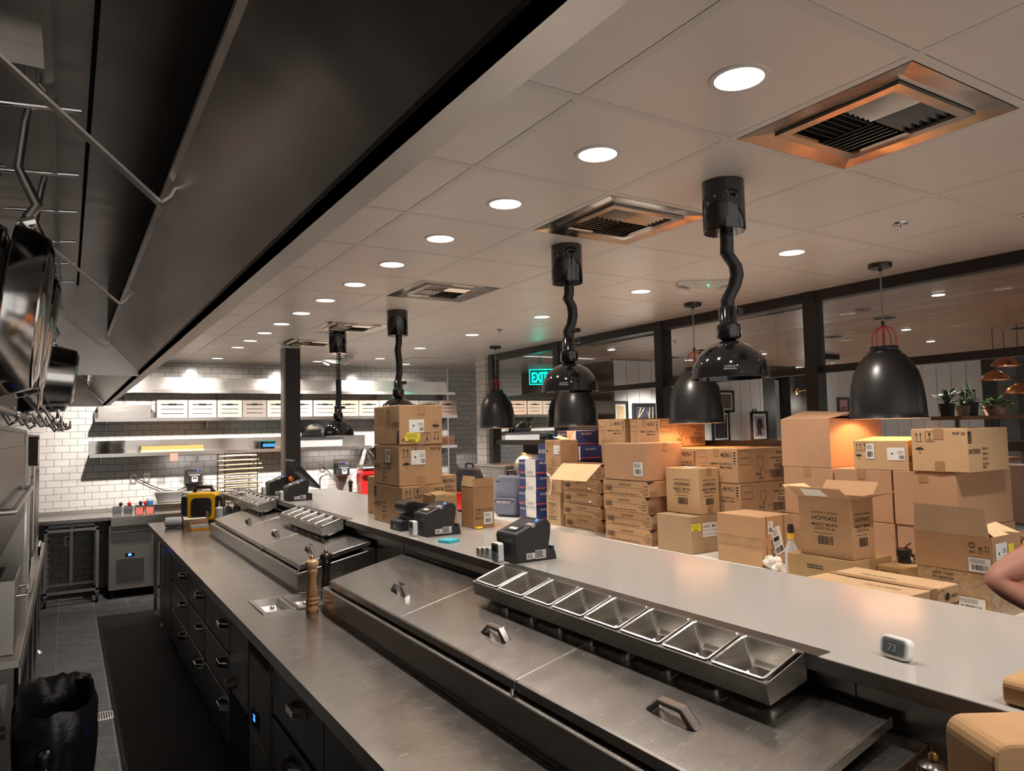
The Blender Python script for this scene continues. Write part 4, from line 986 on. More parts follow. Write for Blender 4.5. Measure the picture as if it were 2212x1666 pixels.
# ================================================================== heat lamps and pendants
def coil(mb, pts, r, turns, wire, n=10):
    """helix around a polyline"""
    pts = [Vector(p) for p in pts]; L = [0]
    for a, b in zip(pts, pts[1:]): L.append(L[-1]+(b-a).length)
    out = []; m = turns*n
    for i in range(m+1):
        s = L[-1]*i/m; k = max(j for j in range(len(L)) if L[j] <= s+1e-9); k = min(k, len(pts)-2)
        u = (s-L[k])/(L[k+1]-L[k]); c = pts[k].lerp(pts[k+1], u); a = 2*PI*i/n
        out.append(c+Vector((r*math.cos(a), r*math.sin(a), 0)))
    mb.tube(out, wire, 6)
def heat_lamp(x, y, zm, label, bend, stretch=False):
    t = thing('heat_lamp', label, 'heat lamp', (x, y, zm), 'retractable heat lamps')
    MB().lathe([(.077, -.195), (.080, -.19), (.080, -.002), (.076, 0)], (x, y, CEIL), 32).build('canister', 'black_gloss', t, True)
    top = CEIL-.195; zb = zm+.275
    pts = [(x+.01, y, top), (x+.01, y, top-.05)]+[(x+a*.55, y+b*.55, top-.05-(top-.05-zb)*s) for s, a, b in bend]+[(x, y, zb)]
    c = MB()
    if stretch:
        k = len(pts)//2; coil(c, pts[:k+1], .020, 14, .0042); coil(c, pts[k:], .022, 34, .0058)
    else: coil(c, pts, .020, 46, .0068)
    c.build('coiled_cord', 'black_satin', t, True)
    MB().lathe([(.030, .275), (.034, .27), (.034, .212), (.036, .208), (.044, .204), (.045, .158), (.040, .150), (.02, .144), (.018, .135)], (x, y, zm), 28).build('socket', 'black_gloss', t, True)
    MB().lathe([(.013, 0), (.013, .03)], (0, 0, 0), 12, M=tr(x+.03, y-.012, zm+.258) @ rot('Y', PI/2)).build('switch', 'black_satin', t)
    R_ = .142; prof = [(.018, .146)]+[(R_*math.sin(a), .012+.133*math.cos(a)) for a in [PI/2*k/12 for k in range(2, 13)]]+[(R_+.002, 0), (R_-.002, 0), (R_-.004, .012)]+[((R_-.004)*math.sin(a), +.012+.128*math.cos(a)) for a in [PI/2*k/8 for k in range(7, 0, -1)]]
    MB().lathe(prof, (x, y, zm), 40, cap0=False).build('shade', 'black_gloss', t, True)
    d = Vector((-.75, -.66, 0)).normalized(); f = Face(Vector((x, y, zm+.03))+d*(R_-.001), d.cross(Vector((0, 0, -1))), (0, 0, 1), .1, .02, .002)
    f.x = Vector((d.y, -d.x, 0))*-1; f.n = d; mb = MB(); f.text(mb, 'CAUTION HOT', 0, .004, .006, .04, .01, align='c'); f.text(mb, 'ATTENTION CHAUD', 0, -.005, .006, .046, .01, align='c'); mb.build('warning_print', 'pale_plastic', t)
    return t
heat_lamp(.917, .305, 1.942, 'glossy black dome heat lamp nearest the camera over the pass', [(.12, .012, .0), (.25, .022, -.03), (.35, .045, -.045), (.5, .05, -.05), (.68, .035, -.035), (.8, .02, -.01), (.9, .0, .0)])
heat_lamp(.944, 1.368, 1.952, 'second glossy black dome heat lamp over the pass, before the exit sign', [(.12, .0, .0), (.3, .03, -.02), (.5, .03, -.03), (.7, .02, -.02), (.85, -.01, .0)])
heat_lamp(.935, 3.575, 1.885, 'black heat lamp hanging behind the tall carton stack', [(.2, .0, .0), (.5, .02, .0), (.8, .02, .0)])
heat_lamp(.905, 4.93, 1.745, 'black heat lamp on a stretched coil beside the black column', [(.1, .0, 0), (.25, .005, 0), (.45, .01, .0), (.7, .015, .0), (.85, .01, .0)], True)
def pendant(x, y, label):
    zm = 1.782
    t = thing('bell_pendant', label, 'pendant lamp', (x, y, zm), 'matte black bell pendants')
    MB().lathe([(.063, -.026), (.065, -.022), (.065, -.001), (.06, 0)], (x, y, CEIL), 28).build('ceiling_rose', 'black_satin', t, True)
    MB().cyl((x, y, CEIL-.045), (x, y, CEIL-.02), .010).build('cord_grip', 'black_satin', t)
    MB().cyl((x, y, zm+.565), (x, y, CEIL-.04), .0045, n=8).build('cord', 'cable_check', t, True)
    MB().cyl((x, y, zm+.545), (x, y, zm+.575), .009).build('cord_socket', 'black_satin', t)
    w = MB()
    w.tube([(x-.073, y, zm+.42)]+[(x-.073*math.cos(a), y, zm+.475+.068*math.sin(a)) for a in [PI*k/14 for k in range(15)]]+[(x+.073, y, zm+.42)], .0028, 8)
    w.tube([(x, y-.073, zm+.42)]+[(x, y-.073*math.cos(a), zm+.475+.068*math.sin(a)) for a in [PI*k/14 for k in range(15)]]+[(x, y+.073, zm+.42)], .0028, 8)
    w.build('wire_handle', 'red_wire', t, True)
    MB().cyl((x, y, zm+.41), (x, y, zm+.545), .007, n=10).build('stem', 'red_wire', t, True)
    out = [(.0745, .425), (.076, .42), (.076, .40), (.09, .392), (.092, .383), (.112, .368), (.145, .325), (.172, .27), (.190, .20), (.200, .12), (.205, .04), (.206, .012), (.210, .006), (.211, 0)]
    inn = [(.207, .0), (.202, .012), (.201, .04), (.196, .12), (.186, .2), (.168, .27), (.141, .32), (.108, .362), (.07, .40)]
    MB().lathe([(.0745, .425)]+out, (x, y, zm), 48, cap1=False).build('shade', 'black_satin', t, True)
    MB().lathe([(.211, 0)]+inn, (x, y, zm), 48, cap0=False).build('shade_lining', 'board_white', t, True)
    MB().sphere((x, y, zm+.24), .045, 16, 10).build('bulb', 'bulb_warm', t, True)
    point('pendant_glow', (x, y, zm+.17), 9.0, .045, (1.0, .50, .22))
pendant(2.87, .86, 'large black bell pendant with red wire handle nearest the camera')
pendant(2.83, 2.33, 'black bell pendant partly behind the nearest glossy heat lamp')
pendant(2.83, 3.85, 'black bell pendant directly below the second glossy heat lamp')
pendant(2.845, 5.34, 'farthest black bell pendant, in front of the tiled wall')
# ================================================================== cartons
t = thing('bar_counter', 'long white bar counter buried under stacked cartons', 'counter', (2.3, 3.0, .86))
MB().box(1.46, 3.235, -.012, 6.1, .862, .90).build('top', 'white_counter', t, bevel=.003)
MB().box(1.75, 3.2, .05, 6.0, 0, .862).build('body', 'dark_wall', t)
MB().box(1.46, 3.235, -.03, -.012, .85, .897).build('edge_strip', 'black_frame', t)

def faces_of(x0, x1, y0, y1, z0, z1):
    return {'front': Face((x0, y1, z0), (0, -1, 0), (0, 0, 1), y1-y0, z1-z0), 'side': Face((x0, y0, z0), (1, 0, 0), (0, 0, 1), x1-x0, z1-z0), 'top': Face((x0, y1, z1), (0, -1, 0), (1, 0, 0), y1-y0, x1-x0)}
def upside(f): return Face(f.P(f.w, f.h, 0), -f.x, -f.y, f.w, f.h, f.l)
def carton(label, dims, mat='card', group=None, pr=None, stick=(), tape='y', name='cardboard_box', open_=False, cat='cardboard box', ink='ink', flip=False, seam=True):
    x0, x1, y0, y1, z0, z1 = dims
    t = thing(name, label, cat, ((x0+x1)/2, (y0+y1)/2, z0), group)
    r = random.Random(int(x0*977+y0*1301+z0*733)); b = .004
    if open_:
        mb = MB(); h = .004
        for q in ((x0, x0+h, y0, y1), (x1-h, x1, y0, y1), (x0+h, x1-h, y0, y0+h), (x0+h, x1-h, y1-h, y1)): mb.box(*q, z0, z1)
        mb.box(x0+h, x1-h, y0+h, y1-h, z0, z0+h); mb.build('carton_body', mat, t)
    else:
        # corrugated board: edges a little soft, the top panels sag a few millimetres
        mb = MB(); n = 4; Vt = {}
        def P(i, j, z): return (x0+(x1-x0)*i/n, y0+(y1-y0)*j/n, z)
        top = [[mb.bm.verts.new((*P(i, j, z1)[:2], z1-(r.uniform(0, .004) if 0 < i < n and 0 < j < n else 0))) for j in range(n+1)] for i in range(n+1)]
        for i in range(n):
            for j in range(n): mb.bm.faces.new((top[i][j], top[i+1][j], top[i+1][j+1], top[i][j+1]))
        per = [top[i][0] for i in range(n)]+[top[n][j] for j in range(n)]+[top[i][n] for i in range(n, 0, -1)]+[top[0][j] for j in range(n, 0, -1)]
        mid = []; cx, cy = (x0+x1)/2, (y0+y1)/2
        for v in per:
            c = v.co.copy(); c.z = (z0+z1)/2; corner = (abs(c.x-x0) < 1e-5 or abs(c.x-x1) < 1e-5) and (abs(c.y-y0) < 1e-5 or abs(c.y-y1) < 1e-5)
            if not corner:
                k = r.uniform(0, .0025)
                if abs(c.x-x0) < 1e-5: c.x += k
                elif abs(c.x-x1) < 1e-5: c.x -= k
                if abs(c.y-y0) < 1e-5: c.y += k
                elif abs(c.y-y1) < 1e-5: c.y -= k
            mid.append(mb.bm.verts.new(c))
        bot = [mb.bm.verts.new((v.co.x, v.co.y, z0)) for v in per]
        for A, B in ((per, mid), (mid, bot)):
            for k in range(len(A)): mb.bm.faces.new((A[k], A[(k+1) % len(A)], B[(k+1) % len(A)], B[k]))
        mb.bm.faces.new(bot[::-1]); mb.build('carton_body', mat, t, bevel=b)
    F = faces_of(*dims)
    if flip: F = {k: (upside(f) if k != 'top' else f) for k, f in F.items()}
    if tape and not open_:
        w = .024; tp = MB(); T = F['top']
        if tape == 'x':   # seam runs along X, tape folds down the front face
            m = T.w/2; T.rect(tp, m-w, -.0, m+w, T.h, 2); f = F['front'] if not flip else upside(F['front']); f.rect(tp, f.w/2-w, f.h-.055, f.w/2+w, f.h+.001, 2); f.rect(tp, f.w/2-w, -.0, f.w/2+w, .055, 2)
        else:
            m = T.h/2; T.rect(tp, 0, m-w, T.w, m+w, 2); f = F['side'] if not flip else upside(F['side']); f.rect(tp, f.w/2-w, f.h-.055, f.w/2+w, f.h+.001, 2); f.rect(tp, f.w/2-w, 0, f.w/2+w, .055, 2)
        if seam:
            m2 = (T.w if tape == 'x' else T.h)/2
        tp.build('packing_tape', 'kraft_tape', t)
    if pr:
        mb = MB(); pr(F, mb)
        if mb.bm.verts: mb.build('print', ink, t)
        else: mb.bm.free()
    for nm, fc, u0, v0, u1, v1, m_, pf in stick:
        f = F[fc]; s = MB(); f.rect(s, u0, v0, u1, v1, 3); so = s.build(nm, m_, t)
        if pf:
            g = Face(f.P(u0, v0, 0), f.x, f.y, u1-u0, v1-v0, f.l*3.6); q = MB(); pf(g, q); q.build('small_print', 'ink', so)
    return t
def flap(t, pts, mat='card_inside', name='flap', th=.004):
    """one loose carton flap: a quad in space with board thickness"""
    p = [Vector(q) for q in pts]; n = (p[1]-p[0]).cross(p[3]-p[0]).normalized()*th/2
    mb = MB(); A = [mb.bm.verts.new(q+n) for q in p]; B = [mb.bm.verts.new(q-n) for q in p]
    mb.bm.faces.new(A); mb.bm.faces.new(B[::-1])
    for k in range(4): mb.bm.faces.new((A[k], A[(k+1) % 4], B[(k+1) % 4], B[k]))
    return mb.build(name, mat, t)
# sticker prints
def ship(g, q): g.bars(q, g.w*.08, g.h*.06, g.w*.92, g.h*.28, 30, 3); g.lines(q, g.w*.08, g.h*.33, g.w*.75, g.h*.46, 3, .4, 2); g.rect(q, g.w*.1, g.h*.5, g.w*.7, g.h*.66); g.lines(q, g.w*.08, g.h*.7, g.w*.8, g.h*.95, 5, .4, 8)
def barlab(g, q): g.bars(q, g.w*.12, g.h*.55, g.w*.88, g.h*.92, 26, 5); g.lines(q, g.w*.15, g.h*.1, g.w*.85, g.h*.48, 4, .45, 5)
def barlow(g, q): g.bars(q, g.w*.15, g.h*.12, g.w*.85, g.h*.5, 24, 7); g.lines(q, g.w*.08, g.h*.6, g.w*.8, g.h*.92, 4, .4, 6)
def pale(g, q): g.lines(q, g.w*.6, g.h*.5, g.w*.95, g.h*.75, 3, .3, 6); g.bars(q, g.w*.68, g.h*.1, g.w*.95, g.h*.4, 14, 2); g.rect(q, g.w*.24, g.h*.45, g.w*.34, g.h*.58)
def ytag(g, q): g.bars(q, g.w*.18, g.h*.06, g.w*.7, g.h*.3, 20, 4); g.lines(q, g.w*.06, g.h*.4, g.w*.95, g.h*.9, 4, .3, 9)
# -- prints of each kind of carton
def p_bartender(word, icons):
    def fn(F, mb):
        f = F[word]; k = f.h
        f.rect(mb, .015*k, .66*k, .17*k, .93*k)
        f.text(mb, 'BARTENDER', .03*k, .42*k, .115*k, .50*k, .02)
        for i, s in enumerate(('ESCORIAL 26 cl', 'TUMBLER 32 cl x4', 'GOBLET 30 cl', 'ICE 38 cl')): f.text(mb, s, .62*k, (.50-.115*i)*k, .055*k, .26*k, .03)
        f.bars(mb, .62*k, .07*k, .76*k, .13*k, 8, 3)
        g = F[icons]; k = g.h
        g.arrows(mb, .13*k, .70*k, .22*k); g.fragile(mb, .34*k, .70*k, .23*k); g.brolly(mb, .19*k, .42*k, .2*k); g.text(mb, 'PAP 20', g.w-.05*k, .85*k, .075*k, .26*k, .02, align='r')
    return fn
def star(F, word, t):   # pale mark inside the black square
    f = F[word]; k = f.h; mb = MB(); f.line(mb, ((.03*k, .73*k), (.155*k, .87*k)), .0025, 2); f.line(mb, ((.06*k, .86*k), (.12*k, .74*k)), .0015, 2); f.rect(mb, .04*k, .69*k, .15*k, .705*k, 2); mb.build('logo_mark', 'card', t)
def p_wine(F, mb):
    f = F['front']; k = f.h
    f.frame(mb, .05*f.w, .56*k, .26*f.w, .93*k, .0018); f.text(mb, 'Chef&Sommelier', .155*f.w, .73*k, .03*k, .17*f.w, align='c'); f.lines(mb, .12*f.w, .69*k, .19*f.w, .705*k, 1, .6, 1)
    f.text(mb, '46961', .86*f.w, .75*k, .155*k, .25*f.w, .005, align='r'); f.text(mb, 'CABERNET TALL WINE 16 oz.', .87*f.w, .53*k, .06*k, .52*f.w, .02, align='r'); f.text(mb, 'Made in France', .87*f.w, .43*k, .06*k, .28*f.w, .03, align='r')
    f.wineglass(mb, .19*f.w, .02*k, .46*k, .0018)
    for i in range(3): f.line(mb, ((.36*f.w+i*.11*f.w, .1*k), (.4*f.w+i*.11*f.w, .06*k), (.44*f.w+i*.11*f.w, .1*k)), .0015); f.blot(mb, .4*f.w+i*.11*f.w, .13*k, .012*k*1.5)
    f.lines(mb, .91*f.w, .6*k, .97*f.w, .92*k, 4, .5, 2); f.goblet(mb, .94*f.w, .5*k, .09*k)
    g = F['side']; k = g.h; w = g.w
    g.frame(mb, .03*w, .53*k, .25*w, .93*k, .0022); g.text(mb, 'Chef&Sommelier', .14*w, .71*k, .04*k, .19*w, align='c'); g.lines(mb, .11*w, .66*k, .17*w, .675*k, 1, .6, 1)
    g.wineglass(mb, .47*w, .1*k, .65*k, .0024); g.text(mb, '24x', .46*w, .2*k, .1*k, .095*w, .02, align='r')
    for i in range(3): g.line(mb, ((.55*w+i*.075*w, .29*k), (.575*w+i*.075*w, .24*k), (.6*w+i*.075*w, .29*k)), .0018); g.blot(mb, .575*w+i*.075*w, .31*k, .016*k)
    g.text(mb, '46961', .97*w, .8*k, .11*k, None, .005, align='r'); g.text(mb, 'CABERNET TALL WINE 16 oz.', .97*w, .66*k, .06*k, .28*w, .02, align='r'); g.text(mb, 'Made in France', .97*w, .57*k, .06*k, .17*w, .03, align='r')
    g.frame(mb, .67*w, .12*k, .97*w, .33*k, .004); g.bars(mb, .69*w, .14*k, .95*w, .31*k, 16, 3); g.lines(mb, .76*w, .38*k, .95*w, .52*k, 3, .4, 4)
def p_hgf(F, mb):
    for nm in ('front', 'side'):
        f = F[nm]; k = f.h; w = f.w; c = .5*w; m = .5 if nm == 'front' else .66
        f.text(mb, 'HOSPITALITY BRANDS', c, .725*k, .035*k, m*1.02*w, align='c'); f.text(mb, 'HGF95432', c, .61*k, .075*k, m*.95*w, .02, align='c')
        f.text(mb, 'MAJESTY MIXING', c, .515*k, .052*k, m*w, .02, align='c'); f.text(mb, 'GLASS 24.5 oz.', c, .45*k, .052*k, m*.8*w, .02, align='c')
        f.lines(mb, c-m*.45*w, .385*k, c+m*.5*w, .4*k, 1, .7, 4); f.bars(mb, c-m*.28*w, .2*k, c+m*.3*w, .345*k, 24, 6)
def p_luigi(F, mb):
    f = F['front']; k = f.h; w = f.w
    f.text(mb, 'Luigi Bormioli', .36*w, .66*k, .17*k, .27*w, .0, .45); f.text(mb, '24 CLASSICO', .04*w, .56*k, .085*k, .17*w, .01); f.line(mb, ((0, .53*k), (w, .50*k)), .0016)
    f.frame(mb, .04*w, .27*k, .22*w, .50*k, .002); f.bars(mb, .06*w, .29*k, .2*w, .48*k, 16, 3); f.lines(mb, .14*w, .09*k, .85*w, .15*k, 1, .7, 5); f.text(mb, 'WATER', .985*w, .64*k, .08*k, None, .03, align='r'); f.text(mb, 'ACQUA', .985*w, .44*k, .07*k, None, .03, align='r')
    for i in range(2): f.line(mb, ((.83*w, (.37-.06*i)*k), (.985*w, (.36-.06*i)*k)), .002)
    f.text(mb, 'FRAGILE', .985*w, .13*k, .09*k, None, .03, align='r')
    f.poly(mb, ((w-.04*w, k), (w, k), (w, .8*k)), 1); f.poly(mb, ((0, k), (.012*w, k), (0, .85*k)), 1)
    g = F['side']; k = g.h; g.poly(mb, ((0, k), (.06, k), (0, .8*k)), 1); g.frame(mb, .03*g.w, .06*k, .3*g.w, .38*k, .0015); g.lines(mb, .05*g.w, .1*k, .27*g.w, .34*k, 5, .35, 3); g.text(mb, 'FRAGILE', g.w*.78, .8*k, .1*k, None, .03, align='c')
def p_arrows(F, mb):
    f = F['front']; k = f.h; f.arrows(mb, .08*k, .72*k, .2*k); f.fragile(mb, .24*k, .72*k, .2*k, False); f.brolly(mb, .14*k, .47*k, .16*k)
def p_97000(F, mb):
    f = F['front']; k = f.h; w = f.w
    f.blot(mb, .2*w, .78*k, .022*k); f.text(mb, 'Libbey', .34*w, .76*k, .045*k, None); f.text(mb, '97000', .14*w, .56*k, .125*k, .5*w); f.text(mb, '1 DOZEN', .14*w, .47*k, .05*k); f.text(mb, '1 DOUZAINE', .14*w, .40*k, .05*k); f.text(mb, '1 DOCENA', .14*w, .33*k, .05*k)
    f.lines(mb, .14*w, .14*k, .85*w, .29*k, 3, .4, 5); f.line(mb, ((.88*w, .8*k), (.72*w, .55*k), (.8*w, .35*k), (.95*w, .25*k)), .0016); f.text(mb, 'Libbey', .1*w, .06*k, .03*k)

BART = 'printed glassware cartons stacked on the pass'
xb = .40
for k, (z0, z1, lab, fl) in enumerate(((ZP+.001, 1.452, 'bottom carton of the three-high stack standing on the pass', False), (1.454, 1.690, 'middle carton of the three-high stack on the pass, white label on both faces', False), (1.692, 1.922, 'top upside-down carton of the stack on the pass, with yellow sticker', True))):
    y0 = (2.265, 2.30, 2.29)[k]; y1 = (2.70, 2.70, 2.69)[k]
    st = ()
    if k == 1: st = (('shipping_label', 'side', .075, .12, .165, .205, 'white_paper', pale), ('barcode_label', 'front', .20, .135, .27, .21, 'white_paper', barlab))
    if k == 2: st = (('shipping_label', 'side', .17, .05, .095+.0, .125, 'white_paper', None), ('yellow_sticker', 'side', .215, .16, .12, .215, 'yellow_paper', None))
    if k == 2: st = ()
    c = carton(lab, (xb, xb+.275, y0, y1, z0, z1), 'card', BART, p_bartender('front', 'side'), st, 'y', flip=fl)
    F = faces_of(xb, xb+.275, y0, y1, z0, z1)
    if fl: F = {q: upside(v) for q, v in F.items()}
    star(F, 'front', c)
    if k == 2:
        G = faces_of(xb, xb+.275, y0, y1, z0, z1)['side']
        s = MB(); G.rect(s, .06, .07, .155, .145, 3); so = s.build('shipping_label', 'white_paper', c); g = Face(G.P(.06, .07, 0), G.x, G.y, .095, .075, .003); q = MB(); pale(g, q); q.build('small_print', 'ink', so)
        s = MB(); G.poly(s, ((.035, .022), (.03, .04), (.045, .072), (.13, .066), (.128, .03), (.115, .012)), 4); so = s.build('yellow_sticker', 'yellow_paper', c); g = Face(G.P(.035, .015, 0), G.x, G.y, .092, .055, .0038); q = MB(); ytag(g, q); q.build('small_print', 'ink', so)
carton('glassware carton half hidden behind the three-high stack on the pass', (.505, .985, 2.72, 3.10, ZP+.001, 1.475), 'card', 'wine glass cartons', p_wine, (), 'x')
t = carton('narrow tan carton with crumpled top beside the tall one on the pass', (.50, .632, 2.035, 2.20, ZP+.001, 1.412), 'card_old', None, None, (), None)
flap(t, ((.50, 2.035, 1.412), (.56, 2.035, 1.413), (.56, 2.12, 1.428), (.50, 2.12, 1.424)), 'card_old'); flap(t, ((.57, 2.04, 1.414), (.632, 2.04, 1.412), (.632, 2.2, 1.418), (.57, 2.2, 1.424)), 'card_old')
def p_item(F, mb):
    f = F['side']; k = f.h
    f.text(mb, 'ITEM NO.: RC510', .012, .41*k, .065*k, .108, .01); f.text(mb, 'QTY:  12  PCS', .012, .31*k, .065*k, .1, .01); f.text(mb, 'MADE IN TAIWAN', .012, .21*k, .065*k, .108, .01)
t = carton('tall open carton reading item number and quantity, standing on the pass', (.676, .805, 1.922, 2.066, ZP+.001, 1.455), 'card_brown', None, p_item, (('price_label', 'side', .062, .02, .118, .085, 'white_paper', barlow),), None, open_=True)
flap(t, ((.676, 1.924, 1.455), (.676, 2.064, 1.455), (.690, 2.064, 1.512), (.690, 1.924, 1.512)), 'card_old'); flap(t, ((.678, 1.922, 1.455), (.803, 1.922, 1.455), (.803, 1.93, 1.50), (.678, 1.93, 1.50)), 'card_brown')
tag(MB().sphere((.70, 1.905, ZP+.006), .018, 8, 6, (1.4, .8, .35)).build('candy_wrapper', 'yellow_oil', jitter=.003), 'scrap of yellow tape on the pass under the tall open carton', 'scrap')

# -- along the bar, from the camera outwards
MV = 'large plain moving cartons at the window'
def plainbox(label, d, mat='card_rose', **k): return carton(label, d, mat, MV, None, k.pop('stick', ()), 'x', **k)
plainbox('plain lower carton beneath the row, behind the black tape dispenser', (2.66, 3.20, .73, 1.09, .901, 1.20))
plainbox('plain lower carton of the window stack, behind the yellow bottle', (2.66, 3.20, 1.10, 1.45, .901, 1.20))
plainbox('plain lower carton of the window stack, behind the carton with the standing flap', (2.66, 3.235, .385, .718, .901, 1.20))
plainbox('plain carton in the middle row below the open-topped one, next to the wine glass cartons', (2.66, 3.20, 1.095, 1.44, 1.202, 1.494))
plainbox('plain carton in the middle row behind the open carton with flaps', (2.66, 3.20, .735, 1.083, 1.202, 1.494))
plainbox('largest plain carton in the middle row, below the carton lettered bartender', (2.655, 3.232, .39, .722, 1.202, 1.494))
t = plainbox('plain top carton with loosely closed flaps under the big bell pendant', (2.66, 3.19, 1.10, 1.445, 1.496, 1.79), open_=True)
flap(t, ((2.66, 1.10, 1.79), (2.66, 1.445, 1.79), (2.9, 1.445, 1.845), (2.9, 1.10, 1.825)), 'card_rose'); flap(t, ((3.19, 1.10, 1.79), (2.91, 1.10, 1.80), (2.91, 1.445, 1.82), (3.19, 1.445, 1.79)), 'card_rose')
t = carton('small carton with two white labels, half in the pendant shadow', (2.66, 3.10, .632, .95, 1.496, 1.655), 'card_pale', None, lambda F, mb: (F['front'].arrows(mb, .02, .105, .045), F['front'].fragile(mb, .05, .105, .045), F['front'].brolly(mb, .03, .055, .04), F['side'].text(mb, 'FLORA', .01, .05, .03, .06, .03)), (('shipping_label', 'front', .075, .06, .125, .145, 'white_paper', barlow), ('address_label', 'front', .20, .055, .30, .125, 'white_paper', pale)), None, open_=True)
flap(t, ((2.66, .632, 1.655), (2.66, .95, 1.655), (2.86, .95, 1.675), (2.86, .632, 1.675)), 'card'); flap(t, ((3.10, .632, 1.655), (2.9, .632, 1.672), (2.9, .95, 1.672), (3.10, .95, 1.655)), 'card')
t = carton('top carton lettered bartender on its flank, beside the big bell pendant', (2.645, 3.06, .318, .604, 1.497, 1.722), 'card_pale', None, p_bartender('side', 'front'), (), 'x'); star(faces_of(2.645, 3.06, .318, .604, 1.497, 1.722), 'side', t)
# open carton with splayed flaps on a crumpled one
carton('crumpled taped carton carrying the open carton with splayed flaps', (2.035, 2.36, .575, .955, .901, 1.086), 'card_old', 'crumpled brown cartons', lambda F, mb: F['front'].lines(mb, .12, .12, .24, .145, 2, .5, 3), (), 'y')
x0, x1, y0, y1, z0, z1 = 2.065, 2.25, .595, .892, 1.088, 1.385
t = carton('open carton with four splayed flaps reading mixing glass', (x0, x1, y0, y1, z0, z1), 'card', 'mixing glass cartons', p_hgf, (), None, open_=True)
fl = flap(t, ((x0, y0, z1), (x0, y1, z1), (x0-.075, y1+.02, z1+.055), (x0-.075, y0+.01, z1+.055)), 'card'); flap(t, ((x1, y0, z1), (x1, y1, z1), (x1+.06, y1, z1+.07), (x1+.06, y0, z1+.07)), 'card')
flap(t, ((x0, y0, z1), (x1, y0, z1), (x1+.02, y0-.115, z1+.035), (x0+.02, y0-.105, z1+.03)), 'card'); flap(t, ((x0, y1, z1), (x1, y1, z1), (x1, y1+.10, z1+.05), (x0, y1+.10, z1+.05)), 'card_inside')
n_ = Vector((-.055, 0, -.075)).normalized()*.003; q = [Vector((x0-.012, y1-.05, z1+.009)), Vector((x0-.012, y0+.11, z1+.009)), Vector((x0-.065, y0+.12, z1+.048)), Vector((x0-.065, y1-.06, z1+.048))]
MB().quad(*[p+n_ for p in q]).build('shipping_label', 'white_paper', t)
carton('crumpled carton reading queen anne under the tape dispenser', (2.22, 2.60, .342, .57, .901, 1.056), 'card_old', 'crumpled brown cartons', lambda F, mb: [F['front'].text(mb, s, .02, .12-.022*i, .014, None, .01) for i, s in enumerate(('NEW YORK', 'PO 0092769', 'QUEEN ANNE'))], (), 'y')
carton('shrink-wrapped carton with a white label at the end of the bar', (2.16, 2.46, .02, .335, .901, 1.098), 'shrink', 'crumpled brown cartons', lambda F, mb: [F['front'].text(mb, s, .07, .168-.02*i, .013, None, .01) for i, s in enumerate(('NEW YORK', 'PO 0092769', 'QUEEN ANNE'))], (('shipping_label', 'front', .17, .02, .29, .085, 'white_paper', barlow),), None)
x0, x1, y0, y1, z0, z1 = 2.15, 2.40, .0, .335, 1.10, 1.258
def p_arc(F, mb):
    f = F['front']; u, v = .252, .118
    for a in range(3): f.line(mb, [(u+.013*math.cos(PI*k/8)*math.cos(a*PI/3)-.006*math.sin(PI*k/8)*math.sin(a*PI/3), v+.013*math.sin(PI*k/8)) for k in range(17)], .0014)
    f.line(mb, [(u+.014*math.cos(2*PI*k/16), v+.009*math.sin(2*PI*k/16)) for k in range(17)], .0014); f.text(mb, 'arc', u, v-.034, .016, .024, .02, align='c')
    f.frame(mb, .278, .086, .294, .112, .0012); f.goblet(mb, .286, .09, .02)
    for i in range(2):
        for j in range(2): f.goblet(mb, .306+.012*i, .086+.018*j, .014)
t = carton('carton printed arc with its long flap standing upright', (x0, x1, y0, y1, z0, z1), 'card', None, p_arc, (('product_label', 'front', .235, .005, .325, .065, 'white_paper', barlow), ('shipping_label', 'side', .02, .04, .12, .13, 'white_paper', pale), ('yellow_triangle', 'side', .13, .07, .18, .12, 'yellow_paper', None)), None, open_=True)
flap(t, ((x0, y0+.012, z1), (x0, y1, z1), (x0+.012, y1-.005, z1+.125), (x0+.012, y0+.03, z1+.118)), 'card_grey'); flap(t, ((x1, y0, z1), (x1, y1, z1), (x1-.1, y1, z1+.012), (x1-.1, y0, z1+.012)), 'card_inside'); flap(t, ((x0+.02, y0, z1), (x1, y0, z1), (x1-.02, y0+.09, z1+.04), (x0+.09, y0+.09, z1+.03)), 'card_inside')
def p_libbey(F, mb):
    f = F['side']; k = f.h; f.text(mb, 'EMBASSY', .012, .66*k, .14*k, .125, .02); f.line(mb, ((.19, .1*k), (.185, .75*k), (.20, .9*k), (.26, .95*k), (.265, .5*k), (.255, .1*k)), .002)
    f.blot(mb, .285, .80*k, .016); f.text(mb, 'LIBBEY', .308, .76*k, .075*k, .058); f.text(mb, '3705', .278, .44*k, .22*k, .09, .02); f.text(mb, '2 DOZEN', .285, .29*k, .1*k, .07, .02); f.text(mb, 'PIECES', .29, .15*k, .09*k, .06, .02)
    g = F['top']; g.text(mb, 'EMBASSY ROYALE', .30, .10, .02, .15, .0, align='c', rotate=PI); g.text(mb, 'EMBASSY ROYALE', .18, .27, .02, .16, .0, align='c', rotate=PI)
carton('long pale carton numbered 3705 lying in front of the others by the pass', (1.51, 1.885, .012, .466, .901, 1.098), 'card_pale', None, p_libbey, (), 'y')
carton('square taped carton with slanted shipping label and handwriting', (2.36, 2.632, 1.386, 1.735, .901, 1.202), 'card', None, lambda F, mb: (F['side'].text(mb, 'brads', .085, .15, .035, .11, .005, rotate=-PI/2), [F['side'].line(mb, ((u, 0), (u, .30)), .0025) for u in (.043, .05, .205, .214)]), (('small_label', 'side', .06, .195, .105, .27, 'white_paper', barlow),), None)
C0 = [o for o in S.objects if o.get('label', '').startswith('square taped carton')][0]
f = faces_of(2.36, 2.632, 1.386, 1.735, .901, 1.202)
